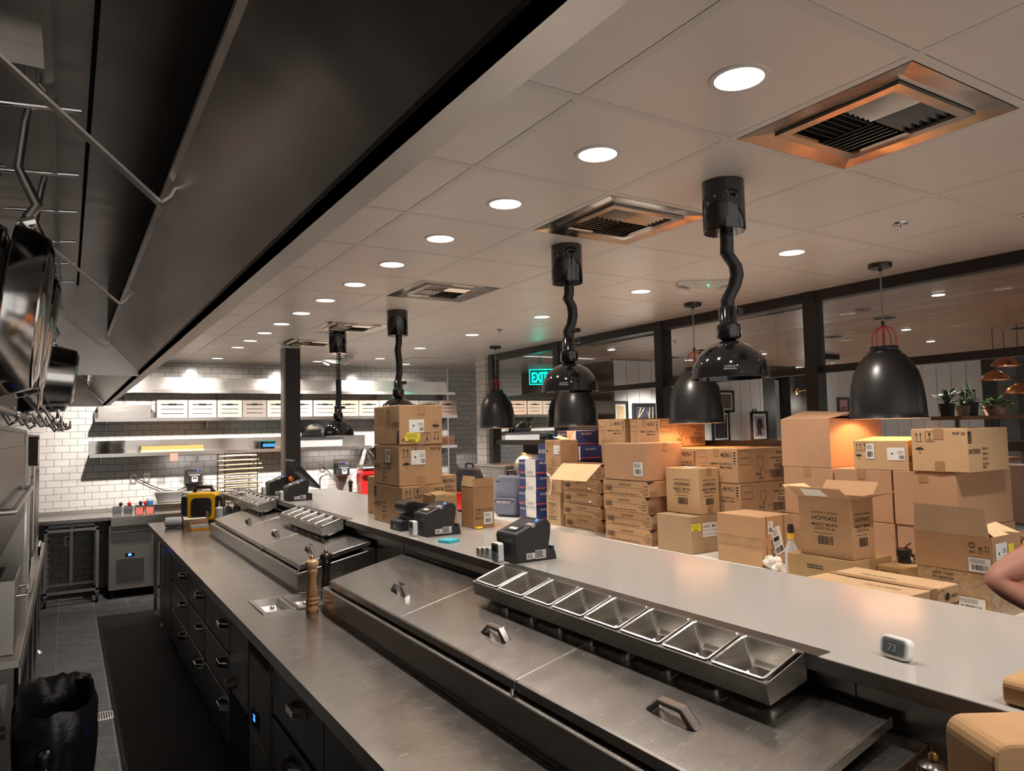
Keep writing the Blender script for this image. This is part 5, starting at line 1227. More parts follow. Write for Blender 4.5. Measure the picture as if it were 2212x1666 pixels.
mb = MB(); f['front'].rect(mb, -.001, .115, .35, .165, 2); f['side'].rect(mb, 0, .115, .06, .165, 2); mb.build('packing_tape', 'kraft_tape', C0)
g = Face(f['side'].P(.125, .055, 2), (.95, 0, .25), (-.25, 0, .95), .085, .17, .0006); s = MB(); g.rect(s, 0, 0, .085, .17, 1); so = s.build('shipping_label', 'white_paper', C0); q = MB(); g.l = .0012; ship(g, q); q.build('small_print', 'ink', so)
def lab164(g, q): g.text(q, '164 NI - MIX', g.w*.5, g.h*.62, g.h*.26, g.w*.86, .02, align='c'); g.text(q, 'UNHANDLED CREAMER', g.w*.5, g.h*.40, g.h*.12, g.w*.94, .0, align='c'); g.text(q, 'QTY 4 DZ  WEIGHT 14 LBS', g.w*.5, g.h*.12, g.h*.14, g.w*.9, .0, align='c')
carton('grey-brown carton with a large white label and yellow sticker under the mixing glass carton', (2.357, 2.66, 1.962, 2.29, .901, 1.151), 'card_grey', None, None, (('large_label', 'side', .105, .105, .245, .20, 'white_paper', lab164), ('yellow_sticker', 'side', .0, .15, .09, .20, 'yellow_paper', ytag)), 'y')
carton('closed taped carton reading mixing glass, standing on the grey-brown carton', (2.47, 2.665, 1.984, 2.305, 1.153, 1.468), 'card_pale', 'mixing glass cartons', p_hgf, (('top_label', 'top', .1, .05, .22, .13, 'white_paper', None),), 'y')
WN = 'wine glass cartons'
carton('bottom wine glass carton behind the square taped one', (2.68, 3.21, 1.81, 2.20, .901, 1.135), 'card', WN, p_wine, (), 'x')
carton('wine glass carton below the upper one, behind the square taped carton', (2.672, 3.17, 1.806, 2.20, 1.137, 1.362), 'card', WN, p_wine, (), 'x')
carton('wine glass carton on top of its pile, dented along the front edge', (2.668, 3.165, 1.816, 2.195, 1.364, 1.60), 'card', WN, p_wine, (), 'x')
for k in range(3): carton(['lowest', 'middle', 'top'][k]+' of the wine glass cartons hidden behind the closed mixing glass carton', (2.70, 3.22, 2.215, 2.60, .901+.233*k, 1.132+.233*k), 'card', WN, p_wine, (), 'x')
for k in range(3): carton(['lowest', 'middle', 'top'][k]+' wine glass carton of the pile behind the plain brown carton', (2.73, 3.22, 2.615, 3.005, .901+.233*k, 1.132+.233*k), 'card', WN, p_wine, (), 'x')
for k in range(3): carton(['lowest', 'middle', 'top'][k]+' wine glass carton of the pile next to the blue cartons', (2.98, 3.22, 3.02, 3.40, .901+.236*k, 1.135+.236*k), 'card', WN, None, (), 'x')
carton('wine glass carton at the top lit orange by the pendant behind the heat lamp', (2.72, 3.225, 2.625, 2.968, 1.602, 1.824), 'card', WN, p_wine, (), 'x')
carton('wine glass carton at the top next to the blue carafe cartons', (2.72, 3.225, 3.032, 3.384, 1.612, 1.836), 'card', WN, p_wine, (), 'x')
LG = 'long flat glassware cartons'
for k in range(4):
    carton(['lowest', 'second', 'third', 'highest'][k]+' long flat carton in the pile carrying the plain brown carton', (2.362+[.012, .014, 0, .0][k], 2.70, 2.373+[0, 0, .025, 0][k], 2.893, .901+.1165*k, 1.0155+.1165*k), 'card', LG, p_luigi, (), None)
carton('plain brown carton with small white barcode label on the flat cartons', (2.36, 2.715, 2.376, 2.87, 1.369, 1.643), 'card_rose', None, None, (('barcode_label', 'front', .345, .035, .445, .135, 'white_paper', barlow),), 'y')
for k in range(4):
    carton(['lowest', 'second', 'third', 'highest'][k]+' long flat carton in the pile under the open flap', (2.505+[.02, 0, .008, .004][k], 2.705, 3.10+[.02, 0, .01, 0][k], 3.64, .901+.109*k, 1.008+.109*k), 'card', LG, p_luigi, (('small_label', 'front', .36, .02, .40, .035, 'white_paper', None),) if k in (2, 3) else (), None)
t = carton('open flat carton with a wide pale flap hanging forward', (2.505, 2.70, 3.085, 3.635, 1.338, 1.462), 'card', LG, p_luigi, (), None, open_=True)
flap(t, ((2.505, 3.09, 1.462), (2.505, 3.63, 1.458), (2.29, 3.53, 1.335), (2.29, 3.02, 1.338)), 'card_inside'); flap(t, ((2.52, 3.085, 1.462), (2.60, 3.085, 1.462), (2.60, 3.10, 1.66), (2.52, 3.10, 1.66)), 'card_pale'); flap(t, ((2.61, 3.085, 1.462), (2.70, 3.085, 1.462), (2.70, 3.10, 1.64), (2.61, 3.10, 1.64)), 'card_pale')
carton('tan carton numbered 97000 at the foot of a pile beside the blue cartons', (2.516, 2.70, 3.70, 3.915, .901, 1.194), 'card_pale', None, p_97000, (), None)
carton('carton with up arrows on the one numbered 97000', (2.502, 2.70, 3.66, 3.885, 1.196, 1.434), 'card', None, p_arrows, (), 'x')
t = carton('half-open carton with up arrows and a torn white label', (2.502, 2.70, 3.66, 3.895, 1.436, 1.662), 'card', None, p_arrows, (('torn_label', 'front', .14, .10, .232, .18, 'white_paper', pale),), 'x')
flap(t, ((2.53, 3.66, 1.664), (2.62, 3.66, 1.664), (2.62, 3.83, 1.70), (2.53, 3.78, 1.685)), 'card_inside')
tag(MB().tube([(2.495, 3.86, 1.36), (2.492, 3.82, 1.34), (2.492, 3.79, 1.29), (2.492, 3.80, 1.22), (2.492, 3.83, 1.17)], .008, 6).build('torn_strap', 'white_paper'), 'torn white packing strap dangling in front of the arrow carton', 'strap')
# blue carafe cartons
def blue(label, d, white=.47):
    x0, x1, y0, y1, z0, z1 = d; t = thing('carafe_box', label, 'printed box', ((x0+x1)/2, (y0+y1)/2, z0), 'blue carafe cartons')
    MB().box(*d).build('carton_body', 'navy_card', t, bevel=.003); F = faces_of(*d); f, s = F['front'], F['side']; w, h = f.w, f.h; u = w*(1-white)
    mb = MB(); f.rect(mb, u, -.002, w-.0005, h, 2); F['top'].rect(mb, u, 0, w, .03, 2); wp = mb.build('white_panel', 'white_paper', t)
    mb = MB(); f.carafe(mb, u+.5*(w-u), .32*h, .62*h, .0012); mb.bm.verts.ensure_lookup_table(); f.l = .0022; f.lines(mb, u+.12*(w-u), .05*h, w*.96, .25*h, 3, .3, 3); f.brolly(mb, u+.1*(w-u), .3*h, .14*h); f.text(mb, '6 Pcs', u+.45*(w-u), .18*h, .07*h); mb.build('print', 'ink', wp)
    f.l = .0008; mb = MB(); f.rect(mb, 0, .12*h, u, .18*h, 2); s.rect(mb, 0, .12*h, s.w, .18*h, 2); mb.build('red_band', 'red_ink', t)
    mb = MB(); f.text(mb, 'ARCOROC', .03*w, .7*h, .13*h, u*.92, .02, k=3); f.lines(mb, .2*u, .05*h, .7*u, .08*h, 1, .7, 2, 3); s.text(mb, 'ARCOROC', s.w*.22, .72*h, .14*h, s.w*.5, .02, k=3); mb.build('lettering', 'white_paper', t)
    mb = MB(); s.brolly(mb, s.w*.45, .5*h, .1*h); mb.build('mark', 'ink', t)
    return t
for k in range(4): blue('carafe carton, %s of the free-standing blue pile beside the grey backpack' % ['lowest', 'second', 'third', 'highest'][k], (2.50+(.008, 0, .01, .004)[k], 2.70, 4.06+(.012, 0, .01, .004)[k], 4.362, .901+.1445*k, 1.0435+.1445*k), .6)
for k in range(4): blue('blue carafe carton mostly hidden behind the one numbered 97000, %s' % ['lowest', 'second', 'third', 'highest'][k], (2.72, 2.96, 3.66, 3.97, .901+.1435*k, 1.0425+.1435*k))
blue('blue carafe carton second from the top, above the wide pale flap', (2.715, 2.96, 3.645, 3.967, 1.476, 1.598)); blue('topmost blue carafe carton below the second pendant', (2.712, 2.96, 3.70, 3.995, 1.60, 1.742))
blue('single blue carafe carton standing behind the half-open arrow carton', (2.90, 3.15, 4.30, 4.61, 1.30, 1.61)); blue('lower blue carafe cartons support behind the free-standing pile', (2.90, 3.15, 4.30, 4.61, .901, 1.298))
tag(MB().box(2.49, 2.53, 3.955, 4.01, .9005, .93).build('door_stop', 'plastic_grey', bevel=.003), 'small grey block lying before the blue pile on the bar', 'block')
# bits between the cartons
t = thing('tape_dispenser', 'black tape dispenser with coiled tape on the crumpled carton', 'tape dispenser', (2.37, .50, 1.056))
MB().lathe([(.03, 0), (.032, .004), (.026, .03), (.036, .034), (.036, .066), (.03, .07)], (2.37, .515, 1.056), 24).build('reel', 'black_plastic', t, True)
MB().tube([(2.37, .515, 1.126), (2.365, .50, 1.14), (2.38, .485, 1.155)], .004).build('clip', 'black_plastic', t); MB().lathe([(.010, 0), (.012, .006), (.008, .012)], (2.375, .51, 1.127), 12).build('tag', 'pink_paper', t)
t = thing('metal_clamp', 'shiny metal clamp lying beside the tape dispenser', 'clamp', (2.45, .47, 1.056))
MB().box(2.43, 2.50, .44, .51, 1.056, 1.075).build('plate', 'aluminium', t, bevel=.003); MB().cyl((2.42, .445, 1.085), (2.52, .445, 1.085), .010).build('roller', 'chrome', t, True); MB().cyl((2.42, .50, 1.085), (2.52, .50, 1.085), .008).build('roller', 'chrome', t, True)
t = thing('spray_bottle', 'clear spray bottle with yellow liquid and black cap beside the open carton', 'bottle', (2.345, 1.165, .90))
MB().lathe([(.036, .001), (.036, .06)], (2.345, 1.165, .90), 20).build('liquid', 'yellow_oil', t, True); MB().lathe([(.037, 0), (.037, .14), (.014, .19), (.014, .20)], (2.345, 1.165, .90), 20).build('bottle_body', 'plastic_clear', t, True)
MB().lathe([(.017, .20), (.017, .235)], (2.345, 1.165, .90), 16).build('collar', 'yellow_oil', t, True); MB().lathe([(.018, .235), (.02, .25), (.016, .285)], (2.345, 1.165, .90), 16).build('cap', 'black_plastic', t, True)
mb = MB(); r = random.Random(11)
for k in range(14): mb.sphere((2.37+r.uniform(-.03, .03), 1.31+r.uniform(-.055, .055), .925+r.uniform(-.01, .03)), r.uniform(.02, .035), 9, 6, (1, 1.1, .8))
tag(mb.build('dish_cloth', 'cloth_white', smooth=True, jitter=.003), 'crumpled white cloth on the bar beside the square taped carton', 'cloth')
# ================================================================== back wall of the kitchen
YB = 8.38
def wall_shelf(x0, x1, z, up, label, depth=.30):
    t = thing('wall_shelf', label, 'shelf', ((x0+x1)/2, YB-depth/2, z-.04), 'stainless wall shelves')
    MB().prism([(YB-depth, z-.042), (YB-depth, z), (YB-.012, z), (YB-.012, z-.004), (YB-depth+.004, z-.004), (YB-depth+.004, z-.042)], 'x', x0, x1).build('shelf_board', 'steel_shelf', t)
    MB().box(x0, x1, YB-.012, YB-.008, z-.01, z+up).build('upstand', 'steel_shelf', t)
    n = max(2, int((x1-x0)/1.1)+1)
    for k in range(n):
        x = x0+.12+(x1-x0-.24)*k/(n-1); MB().prism([(YB-.012, z-.005), (YB-depth+.03, z-.005), (YB-.012, z-.16)], 'x', x-.002, x+.002).build('bracket', 'steel_matte', t)
    return t
wall_shelf(-.75, 3.74, 2.345, .17, 'highest stainless wall shelf reflecting green light')
wall_shelf(-.95, 3.77, 2.0, .08, 'middle stainless wall shelf lined with slotted crates')
wall_shelf(-1.0, 2.42, 1.585, .15, 'lowest stainless wall shelf holding trays and containers')
wall_shelf(2.46, 3.76, 1.555, .0, 'short stainless shelf holding copper trays by the wall corner')
# slotted crates
def crate(x0, x1, mat):
    t = thing('slotted_crate', 'x', 'crate', (0, 0, 0), 'slotted crates on the middle shelf')
    w = x1-x0; h = .215; d = .24; z = 0
    for nm, q in (('end_board', (0, .012, .012, d)), ('end_board', (w-.012, w, .012, d)), ('back_board', (.012, w-.012, d-.012, d))): MB().box(q[0], q[1], q[2], q[3], 0, h).build(nm, mat, t)
    mb = MB(); zs = (0, .045, .052, .100, .107, .155, .166, h)
    for a, b in ((0, .045), (.053, .100), (.108, .152), (.166, h)): mb.box(.03, w-.03, .006, .014, a, b)
    mb.box(0, .045, .002, .016, 0, h); mb.box(w-.045, w, .002, .016, 0, h); mb.box(.045, w-.045, .002, .012, 0, .022); mb.box(.045, w-.045, .002, .012, h-.018, h)
    mb.build('front_board', mat, t)
    MB().box(.03, w-.03, .0155, .018, .04, .17).build('painted_shade', 'black_cavity', t)  # near-black sheet painting the shade behind the crate slats
    MB().rbox(w*.36, w*.64, .004, .0065, .148, .172, .01, 3, 'y').build('hand_slot', 'black_cavity', t)
    return t
C = [(-.30, .04, 'crate_grey'), (.05, .372, 'crate_pale'), (.385, .68, 'crate_grey'), (.69, .985, 'crate_dark'), (.995, 1.285, 'crate_grey'), (1.30, 1.585, 'crate_pale'), (1.60, 1.92, 'crate_tan'), (1.93, 2.23, 'crate_tan'), (2.24, 2.53, 'crate_grey'), (2.54, 2.845, 'crate_pale'), (2.855, 3.14, 'crate_dark'), (3.15, 3.46, 'crate_dark'), (3.48, 3.765, 'crate_tan')]
nth = ['first', 'second', 'third', 'fourth', 'fifth', 'sixth', 'seventh', 'eighth', 'ninth', 'tenth', 'eleventh', 'twelfth', 'last']
for k, (a, b, m_) in enumerate(C):
    c = crate(a, b, m_); c.location = (a, 8.085, 2.0005); c['label'] = '%s slotted wooden crate on the middle shelf, counted from the hood' % nth[k]
tag(MB().box(-.92, -.36, 8.12, 8.36, 2.001, 2.155).build('storage_bin', 'steel_shelf', bevel=.004), 'plain steel bin on the shelf next to the first slotted crate', 'bin')
# trays, brush, containers on the lowest shelf
t = thing('tray_stack', 'stack of round metal trays on the lowest wall shelf', 'trays', (-.77, 8.22, 1.585))
for k in range(12): MB().lathe([(.10, 0), (.145, .004), (.150, .010), (.147, .011), (.1, .005)], (-.775+random.uniform(-.007, .007), 8.21+random.uniform(-.006, .006), 1.586+k*.0125), 32).build('tray', 'steel_dark', t, True)
t = thing('bristle_brush', 'long brush with stiff tan bristles lying on the lowest wall shelf', 'brush', (-.03, 8.2, 1.585))
MB().box(-.47, .23, 8.12, 8.20, 1.586, 1.612).build('brush_back', 'wood_dowel', t); MB().box(-.465, .225, 8.122, 8.198, 1.612, 1.66).build('bristles', 'bristle', t)
tag(MB().box(-.155, -.07, YB-.3025, YB-.3012, 1.475, 1.566).build('sticky_note', 'pink_paper'), 'pink sticky note on the front edge of the lowest wall shelf', 'note')
t = thing('food_container', 'dark round container with green lid on the wall shelf beside the column', 'container', (1.08, 8.2, 1.585))
MB().lathe([(.09, 0), (.105, .09)], (1.02, 8.2, 1.586), 28).build('tub', 'black_gloss', t, True); MB().lathe([(.11, .09), (.11, .102)], (1.02, 8.2, 1.586), 28).build('lid', 'exit_letter', t, True); MB().box(.94, 1.1, 8.092, 8.094, 1.61, 1.65).build('label', 'blue_cap', t)
t = thing('bus_tub', 'grey bus tub on the wall shelf behind the hanging lamp', 'tub', (1.7, 8.2, 1.585))
mb = MB()
for q in ((1.36, 2.0, 8.1, 8.106), (1.36, 2.0, 8.344, 8.35), (1.36, 1.366, 8.106, 8.344), (1.994, 2.0, 8.106, 8.344)): mb.box(*q, 1.586, 1.70)
mb.box(1.36, 2.0, 8.1, 8.35, 1.5855, 1.59); mb.build('tub_body', 'plastic_grey', t); mb = MB()
for q in ((1.345, 2.015, 8.088, 8.10), (1.345, 2.015, 8.35, 8.36), (1.345, 1.36, 8.10, 8.35), (2.0, 2.015, 8.10, 8.35)): mb.box(*q, 1.69, 1.715)
mb.build('rim', 'pack_black', t)
t = thing('plate_rack', 'dark round plates standing on edge in the grey tub', 'plates', (1.6, 8.22, 1.715))
for k in range(4): MB().lathe([(.001, 0), (.13, 0), (.16, .012), (.158, .016), (.12, .006), (.001, .006)], (0, 0, 0), 32, M=tr(1.62+.02*k, 8.17+.028*k, 1.745) @ rot('X', -1.2)).build('plate', ('steel_pan', 'black_gloss')[k % 2], t, True)
t = thing('copper_trays', 'stack of wavy copper trays on the short wall shelf', 'trays', (3.56, 8.2, 1.555))
r = random.Random(3)
for k in range(13):
    x = r.uniform(-.012, .012); MB().rbox(3.36+x, 3.74+x, 8.09, 8.34, 1.556+k*.0112, 1.561+k*.0112, .02, 3, 'z').build('tray', 'copper', t)
# under-shelf lamps light the tiles (slim strip fixtures screwed below the shelf)
for x in (.15, 1.9): 
    t = thing('shelf_light', 'slim strip light under the lowest wall shelf %s' % ('above the small wall printer' if x < 1 else 'beyond the column'), 'light', (x, 8.26, 1.545), 'strip lights below the wall shelf')
    MB().box(x-.35, x+.35, 8.24, 8.28, 1.548, 1.566).build('fitting', 'white_trim', t); MB().box(x-.33, x+.33, 8.245, 8.275, 1.544, 1.548).build('diffuser', 'lamp_glow', t)
# outlets, cables, wall printers
def outlet(x, z, label, mat='steel_matte'):
    t = thing('wall_outlet', label, 'outlet', (x, YB, z), 'wall outlets')
    MB().box(x-.036, x+.036, YB-.007, YB-.0005, z-.06, z+.06).build('cover_plate', mat, t, bevel=.002)
    for dz in (-.024, .024): MB().rbox(x-.017, x+.017, YB-.009, YB-.007, z+dz-.015, z+dz+.015, .006, 3, 'y').build('socket', 'plastic_white' if mat != 'x' else mat, t)
    return t
outlet(-.53, 1.26, 'steel outlet plate on the tiled wall with a black plug'); outlet(-.385, 1.27, 'second steel outlet plate on the tiled wall beside the cable'); outlet(1.80, 1.29, 'outlet plate on the tiled wall behind the sink faucet'); outlet(1.50, 1.30, 'outlet plate half hidden by the column'); outlet(-1.2, .58, 'white outlet on the dark tiled wall behind the rack cart')
tag(MB().tube([(-.53, YB-.012, 1.285), (-.46, YB-.03, 1.25), (-.36, YB-.03, 1.19), (-.2, YB-.03, 1.11), (-.05, YB-.03, 1.09), (.05, YB-.04, 1.13), (.1, YB-.06, 1.2)], .006, 8).build('power_cable', 'black_rubber', smooth=True), 'black cable sagging from the outlets to the small wall printer', 'cable')
tag(MB().tube([(1.80, YB-.012, 1.31), (1.88, YB-.03, 1.24), (1.97, YB-.04, 1.14), (2.02, YB-.06, 1.16)], .006, 8).build('power_cable', 'black_rubber', smooth=True), 'black cable from the outlet to the wall printer near the red mixer', 'cable')
tag(MB().tube([(-1.2, YB-.012, .6), (-1.12, YB-.04, .68), (-.95, YB-.05, .69), (-.84, YB-.06, .65)], .006, 8).build('power_cable', 'black_rubber', smooth=True), 'black cable looping behind the rack cart', 'cable')
def wall_printer(x, label):
    t = thing('wall_printer', label, 'receipt printer', (x, 8.25, 1.19), 'wall printers')
    MB().prism([(YB-.005, 1.185), (YB-.20, 1.185), (YB-.20, 1.19), (YB-.01, 1.19), (YB-.01, 1.40), (YB-.005, 1.40)], 'x', x-.10, x+.12).build('bracket', 'steel_shelf', t)
    MB().prism([(YB-.012, 1.192), (YB-.17, 1.192), (YB-.17, 1.29), (YB-.14, 1.325), (YB-.012, 1.345)], 'x', x-.078, x+.078).build('body', 'black_plastic', t, bevel=.003)
    MB().rbox(x-.035, x+.035, YB-.19, YB-.172, 1.2, 1.265, .012, 3, 'y').build('alarm_box', 'plastic_white', t); MB().box(x-.025, x+.025, YB-.192, YB-.19, 1.235, 1.257).build('screen', 'lcd', t)
    MB().box(x-.06, x+.06, YB-.174, YB-.17, 1.28, 1.288).build('paper', 'white_paper', t); MB().box(x+.045, x+.06, YB-.10, YB-.09, 1.336, 1.342).build('power_led', 'led_blue', t)
wall_printer(.14, 'small black printer on a wall bracket above the back counter'); wall_printer(2.06, 'black printer on a wall bracket beside the red mixer')
# back counter, undercounter fridge, prep top
t = thing('back_counter', 'stainless back counter under the tiled wall', 'counter', (1.3, 8.0, .86))
MB().box(-1.75, 3.7, 7.62, YB-.001, .855, .895).build('worktop', 'steel_counter', t, bevel=.003)
MB().box(-.80, 3.7, 7.52, 7.62, .80, .895).build('apron', 'steel', t); MB().box(-1.75, 3.7, YB-.02, YB-.003, .895, .93).build('upstand', 'steel', t)
for x in (-1.7, .55, 2.2, 3.6):
    MB().cyl((x, 7.66, 0), (x, 7.66, .855), .02).build('leg', 'steel', t, True)
MB().box(.6, 3.6, 7.7, 8.3, .3, .32).build('undershelf', 'steel_dark', t)
t = thing('undercounter_fridge', 'undercounter fridge with perforated front and blue display', 'fridge', (-.6, 7.9, .1))
MB().box(-.815, -.02, 7.56, 8.3, .10, .795).build('body', 'steel_matte', t); MB().box(-.80, -.40, 7.545, 7.56, .62, .79).build('top_grille', 'perforated', t); MB().box(-.81, -.39, 7.54, 7.548, .725, .735).build('rail', 'steel_bright', t)
MB().box(-.74, -.47, 7.548, 7.56, .17, .43).build('grille', 'perforated', t); MB().box(-.655, -.57, 7.552, 7.56, .455, .49).build('display', 'black_gloss', t); MB().rbox(-.63, -.595, 7.549, 7.5515, .46, .485, .01, 3, 'y').build('digits', 'led_blue', t)
MB().box(-.38, -.03, 7.548, 7.56, .14, .78).build('door', 'steel_matte', t); MB().tube([(-.35, 7.548, .7), (-.35, 7.51, .68), (-.35, 7.51, .5), (-.35, 7.548, .48)], .008).build('handle', 'chrome', t, True)
for x in (-.78, -.06):
    for y in (7.62, 8.22): MB().cyl((x, y, 0), (x, y, .10), .022).build('caster', 'black_rubber', t)
t = thing('prep_station', 'steel prep station with sloped lid at the back counter', 'prep unit', (.05, 8.0, .895))
MB().box(-.36, .385, 7.66, 8.30, .8955, 1.0).build('housing', 'steel_shelf', t, bevel=.004); l = MB().prism([(7.68, 1.001), (7.68, 1.02), (8.02, 1.10), (8.28, 1.10), (8.28, 1.001)], 'x', -.33, .36).build('lid', 'steel_shelf', t, bevel=.003)
MB().tube([(-.05, 7.86, 1.065), (-.02, 7.84, 1.10), (.18, 7.84, 1.10), (.21, 7.86, 1.065)], .010).build('handle', 'chrome', l, True)
# pans and bottles on the back counter
def npan(x, label, note=False):
    t = thing('steel_pan', label, 'pan', (x, 7.72, .895), 'small steel pans on the back counter')
    mb = MB(); a, b, h = .085, .07, .10
    for q in ((x-a/2, x+a/2, 7.66, 7.663), (x-a/2, x+a/2, 7.777, 7.78), (x-a/2, x-a/2+.003, 7.66, 7.78), (x+a/2-.003, x+a/2, 7.66, 7.78)): mb.box(*q, .896, .896+h)
    mb.box(x-a/2, x+a/2, 7.66, 7.78, .8955, .898); mb.build('pan_wall', 'steel_pan', t); MB().box(x-a/2-.008, x+a/2+.008, 7.652, 7.66, .99, .998).build('rim', 'steel_bright', t)
    if note: MB().box(x-a/2+.006, x+a/2-.004, 7.657, 7.6595, .898, .975).build('sticky_note', 'pink_paper', t)
    return t
npan(-.735, 'plain small steel pan farthest from the prep top'); npan(-.625, 'small steel pan holding a red-handled spatula'); npan(-.515, 'small steel pan labelled with a pink note, in the middle', True); npan(-.41, 'small steel pan labelled with a pink note, under the squeeze bottle', True)
for x, y, m_, l in ((-.70, 7.72, 'black_plastic', 'black handle sticking out of the plain small pan'), (-.615, 7.72, 'red', 'red silicone spatula standing in a small steel pan'), (-.50, 7.73, 'black_plastic', 'black ladle handle in the middle pink-noted pan'), (-.455, 7.70, 'red', 'red silicone brush leaning beside the squeeze bottle')):
    t = thing('utensil', l, 'utensil', (x, y, .9)); MB().tube([(x-.02, y, .90), (x, y, 1.0)], .006).build('handle', m_, t, True); MB().sphere((x+.004, y, 1.02), .02, 10, 8, (1, .6, 1.2)).build('head', m_, t, True)
def bottle(x, y, z, cap, label, h=.19, r_=.034, body='plastic_clear'):
    t = thing('squeeze_bottle', label, 'bottle', (x, y, z), 'squeeze bottles')
    MB().lathe([(r_*.95, 0), (r_, .008), (r_, h*.68), (r_*.9, h*.72)], (x, y, z), 20).build('bottle_body', body, t, True); MB().lathe([(r_*1.03, h*.70), (r_*1.03, h*.78), (r_*.5, h*.82), (.006, h*.85), (.003, h*1.1)], (x, y, z), 20).build('cap', cap, t, True)
    return t
bottle(-.405, 7.715, .90, 'plastic_white', 'squeeze bottle with a blue band standing in a small pan', .22)
MB().lathe([(.0355, .10), (.0355, .14)], (-.405, 7.715, .90), 20).build('blue_band', 'blue_cap', [o for o in S.objects if o.get('label') == 'squeeze bottle with a blue band standing in a small pan'][0], True)
# rack cart
t = thing('rack_cart', 'low aluminium sheet pan rack on casters against the back wall', 'rack', (-1.16, 7.75, 0))
for x in (-1.40, -.925):
    for y in (7.55, 8.05):
        MB().box(x-.014, x+.014, y-.014, y+.014, .13, .80).build('post', 'aluminium', t); MB().cyl((x-.012, y, .055), (x+.012, y, .055), .055, n=20).build('caster', 'black_rubber', t, True); MB().box(x-.02, x+.02, y-.012, y+.012, .1, .13).build('caster_fork', 'steel', t)
    for k in range(8): MB().box(x-.014, x+.03*(1 if x < -1.2 else -1), 7.55, 8.05, .19+k*.075, .194+k*.075).build('runner', 'aluminium', t)
for z in (.14, .79):
    for q in ((-1.414, -.911, 7.536, 7.564), (-1.414, -.911, 8.036, 8.064)): MB().box(*q, z-.014, z+.014).build('cross_bar', 'aluminium', t)
MB().box(-1.18, -1.15, 8.03, 8.06, .15, .78).build('brace', 'aluminium', t)
# dowel rack
t = thing('drying_rack', 'wire rack stacked with pale wooden dowels on the back counter', 'rack', (.56, 7.95, .895))
for x in (.41, .79):
    for y in (7.72, 8.2): MB().cyl((x, y, .896), (x, y, 1.56), .006, n=8).build('upright', 'black_satin', t)
r = random.Random(5)
for k in range(11):
    z = .96+k*.055
    MB().cyl((.41, 7.72, z-.008), (.79, 7.72, z-.008), .004, n=6).build('rung', 'black_satin', t); MB().cyl((.41, 8.2, z-.008), (.79, 8.2, z-.008), .004, n=6).build('rung', 'black_satin', t)
r = random.Random(9)
for k in range(11):
    z = .96+k*.055; t2 = thing('dowel_bundle', 'bundle of wooden dowels on the %s level of the wire rack from the counter' % ['first', 'second', 'third', 'fourth', 'fifth', 'sixth', 'seventh', 'eighth', 'ninth', 'tenth', 'top'][k], 'dowels', (.6, 7.95, z), 'wooden dowels on the wire rack')
    for j in range(6):
        y = 7.70+.03*j; a = r.uniform(.34, .42); b = r.uniform(.72, .86); MB().tube([(a, y, z+.005), (a+.09, y+r.uniform(-.01, .01), z+.009), (b-.08, y+r.uniform(-.012, .012), z+.01), (b, y, z+.008+r.uniform(-.003, .006))], [.005, .011, .011, .009], 8).build('dowel', 'wood_dowel', t2, True)
# faucet, red mixer
t = thing('sink_faucet', 'curved steel sink faucet at the back counter', 'faucet', (1.75, 8.1, .895))
MB().cyl((1.70, 8.15, .896), (1.70, 8.15, .96), .02).build('base', 'chrome', t, True); MB().tube([(1.70, 8.15, .95), (1.70, 8.15, 1.12)]+[(1.70+.11*(1-math.cos(a))*.9, 8.15-.05*(1-math.cos(a)), 1.14+.07*math.sin(a)) for a in [PI*k/10 for k in range(11)]]+[(1.905, 8.05, 1.03)], .011, 10).build('spout', 'chrome', t, True)
t = thing('stand_mixer', 'shiny red stand mixer at the back counter beside the carton stack', 'mixer', (2.26, 7.78, .895))
MB().prism([(7.66, .896), (7.66, .93), (7.76, .94), (7.80, 1.17), (7.74, 1.19), (7.74, 1.27), (7.98, 1.27), (8.02, 1.17), (7.98, .93), (7.98, .896)], 'x', 2.16, 2.33).build('body', 'red', t, bevel=.02, seg=3)
MB().prism([(7.72, 1.272), (7.72, 1.30), (7.80, 1.335), (7.96, 1.335), (8.0, 1.272)], 'x', 2.155, 2.335).build('top_housing', 'steel_shelf', t, bevel=.015, seg=3); MB().lathe([(.012, 1.335), (.012, 1.36), (.022, 1.365), (.022, 1.372)], (2.24, 7.88, 0), 14).build('knob', 'black_plastic', t, True)
MB().lathe([(.05, .94), (.075, .96), (.085, 1.06), (.088, 1.06)], (2.42, 7.68, 0), 24).build('bowl', 'steel_pan', t, True); MB().box(2.20, 2.29, 7.64, 7.66, .9, .925).build('switch_plate', 'chrome', t)
t = thing('steel_scoop', 'rounded steel ice scoop standing beside the red mixer', 'scoop', (2.52, 7.75, .895)); MB().lathe([(.07, 0), (.075, .17), (.06, .24), (.02, .28)], (2.52, 7.72, .896), 24).build('scoop_body', 'steel_pan', t, True)
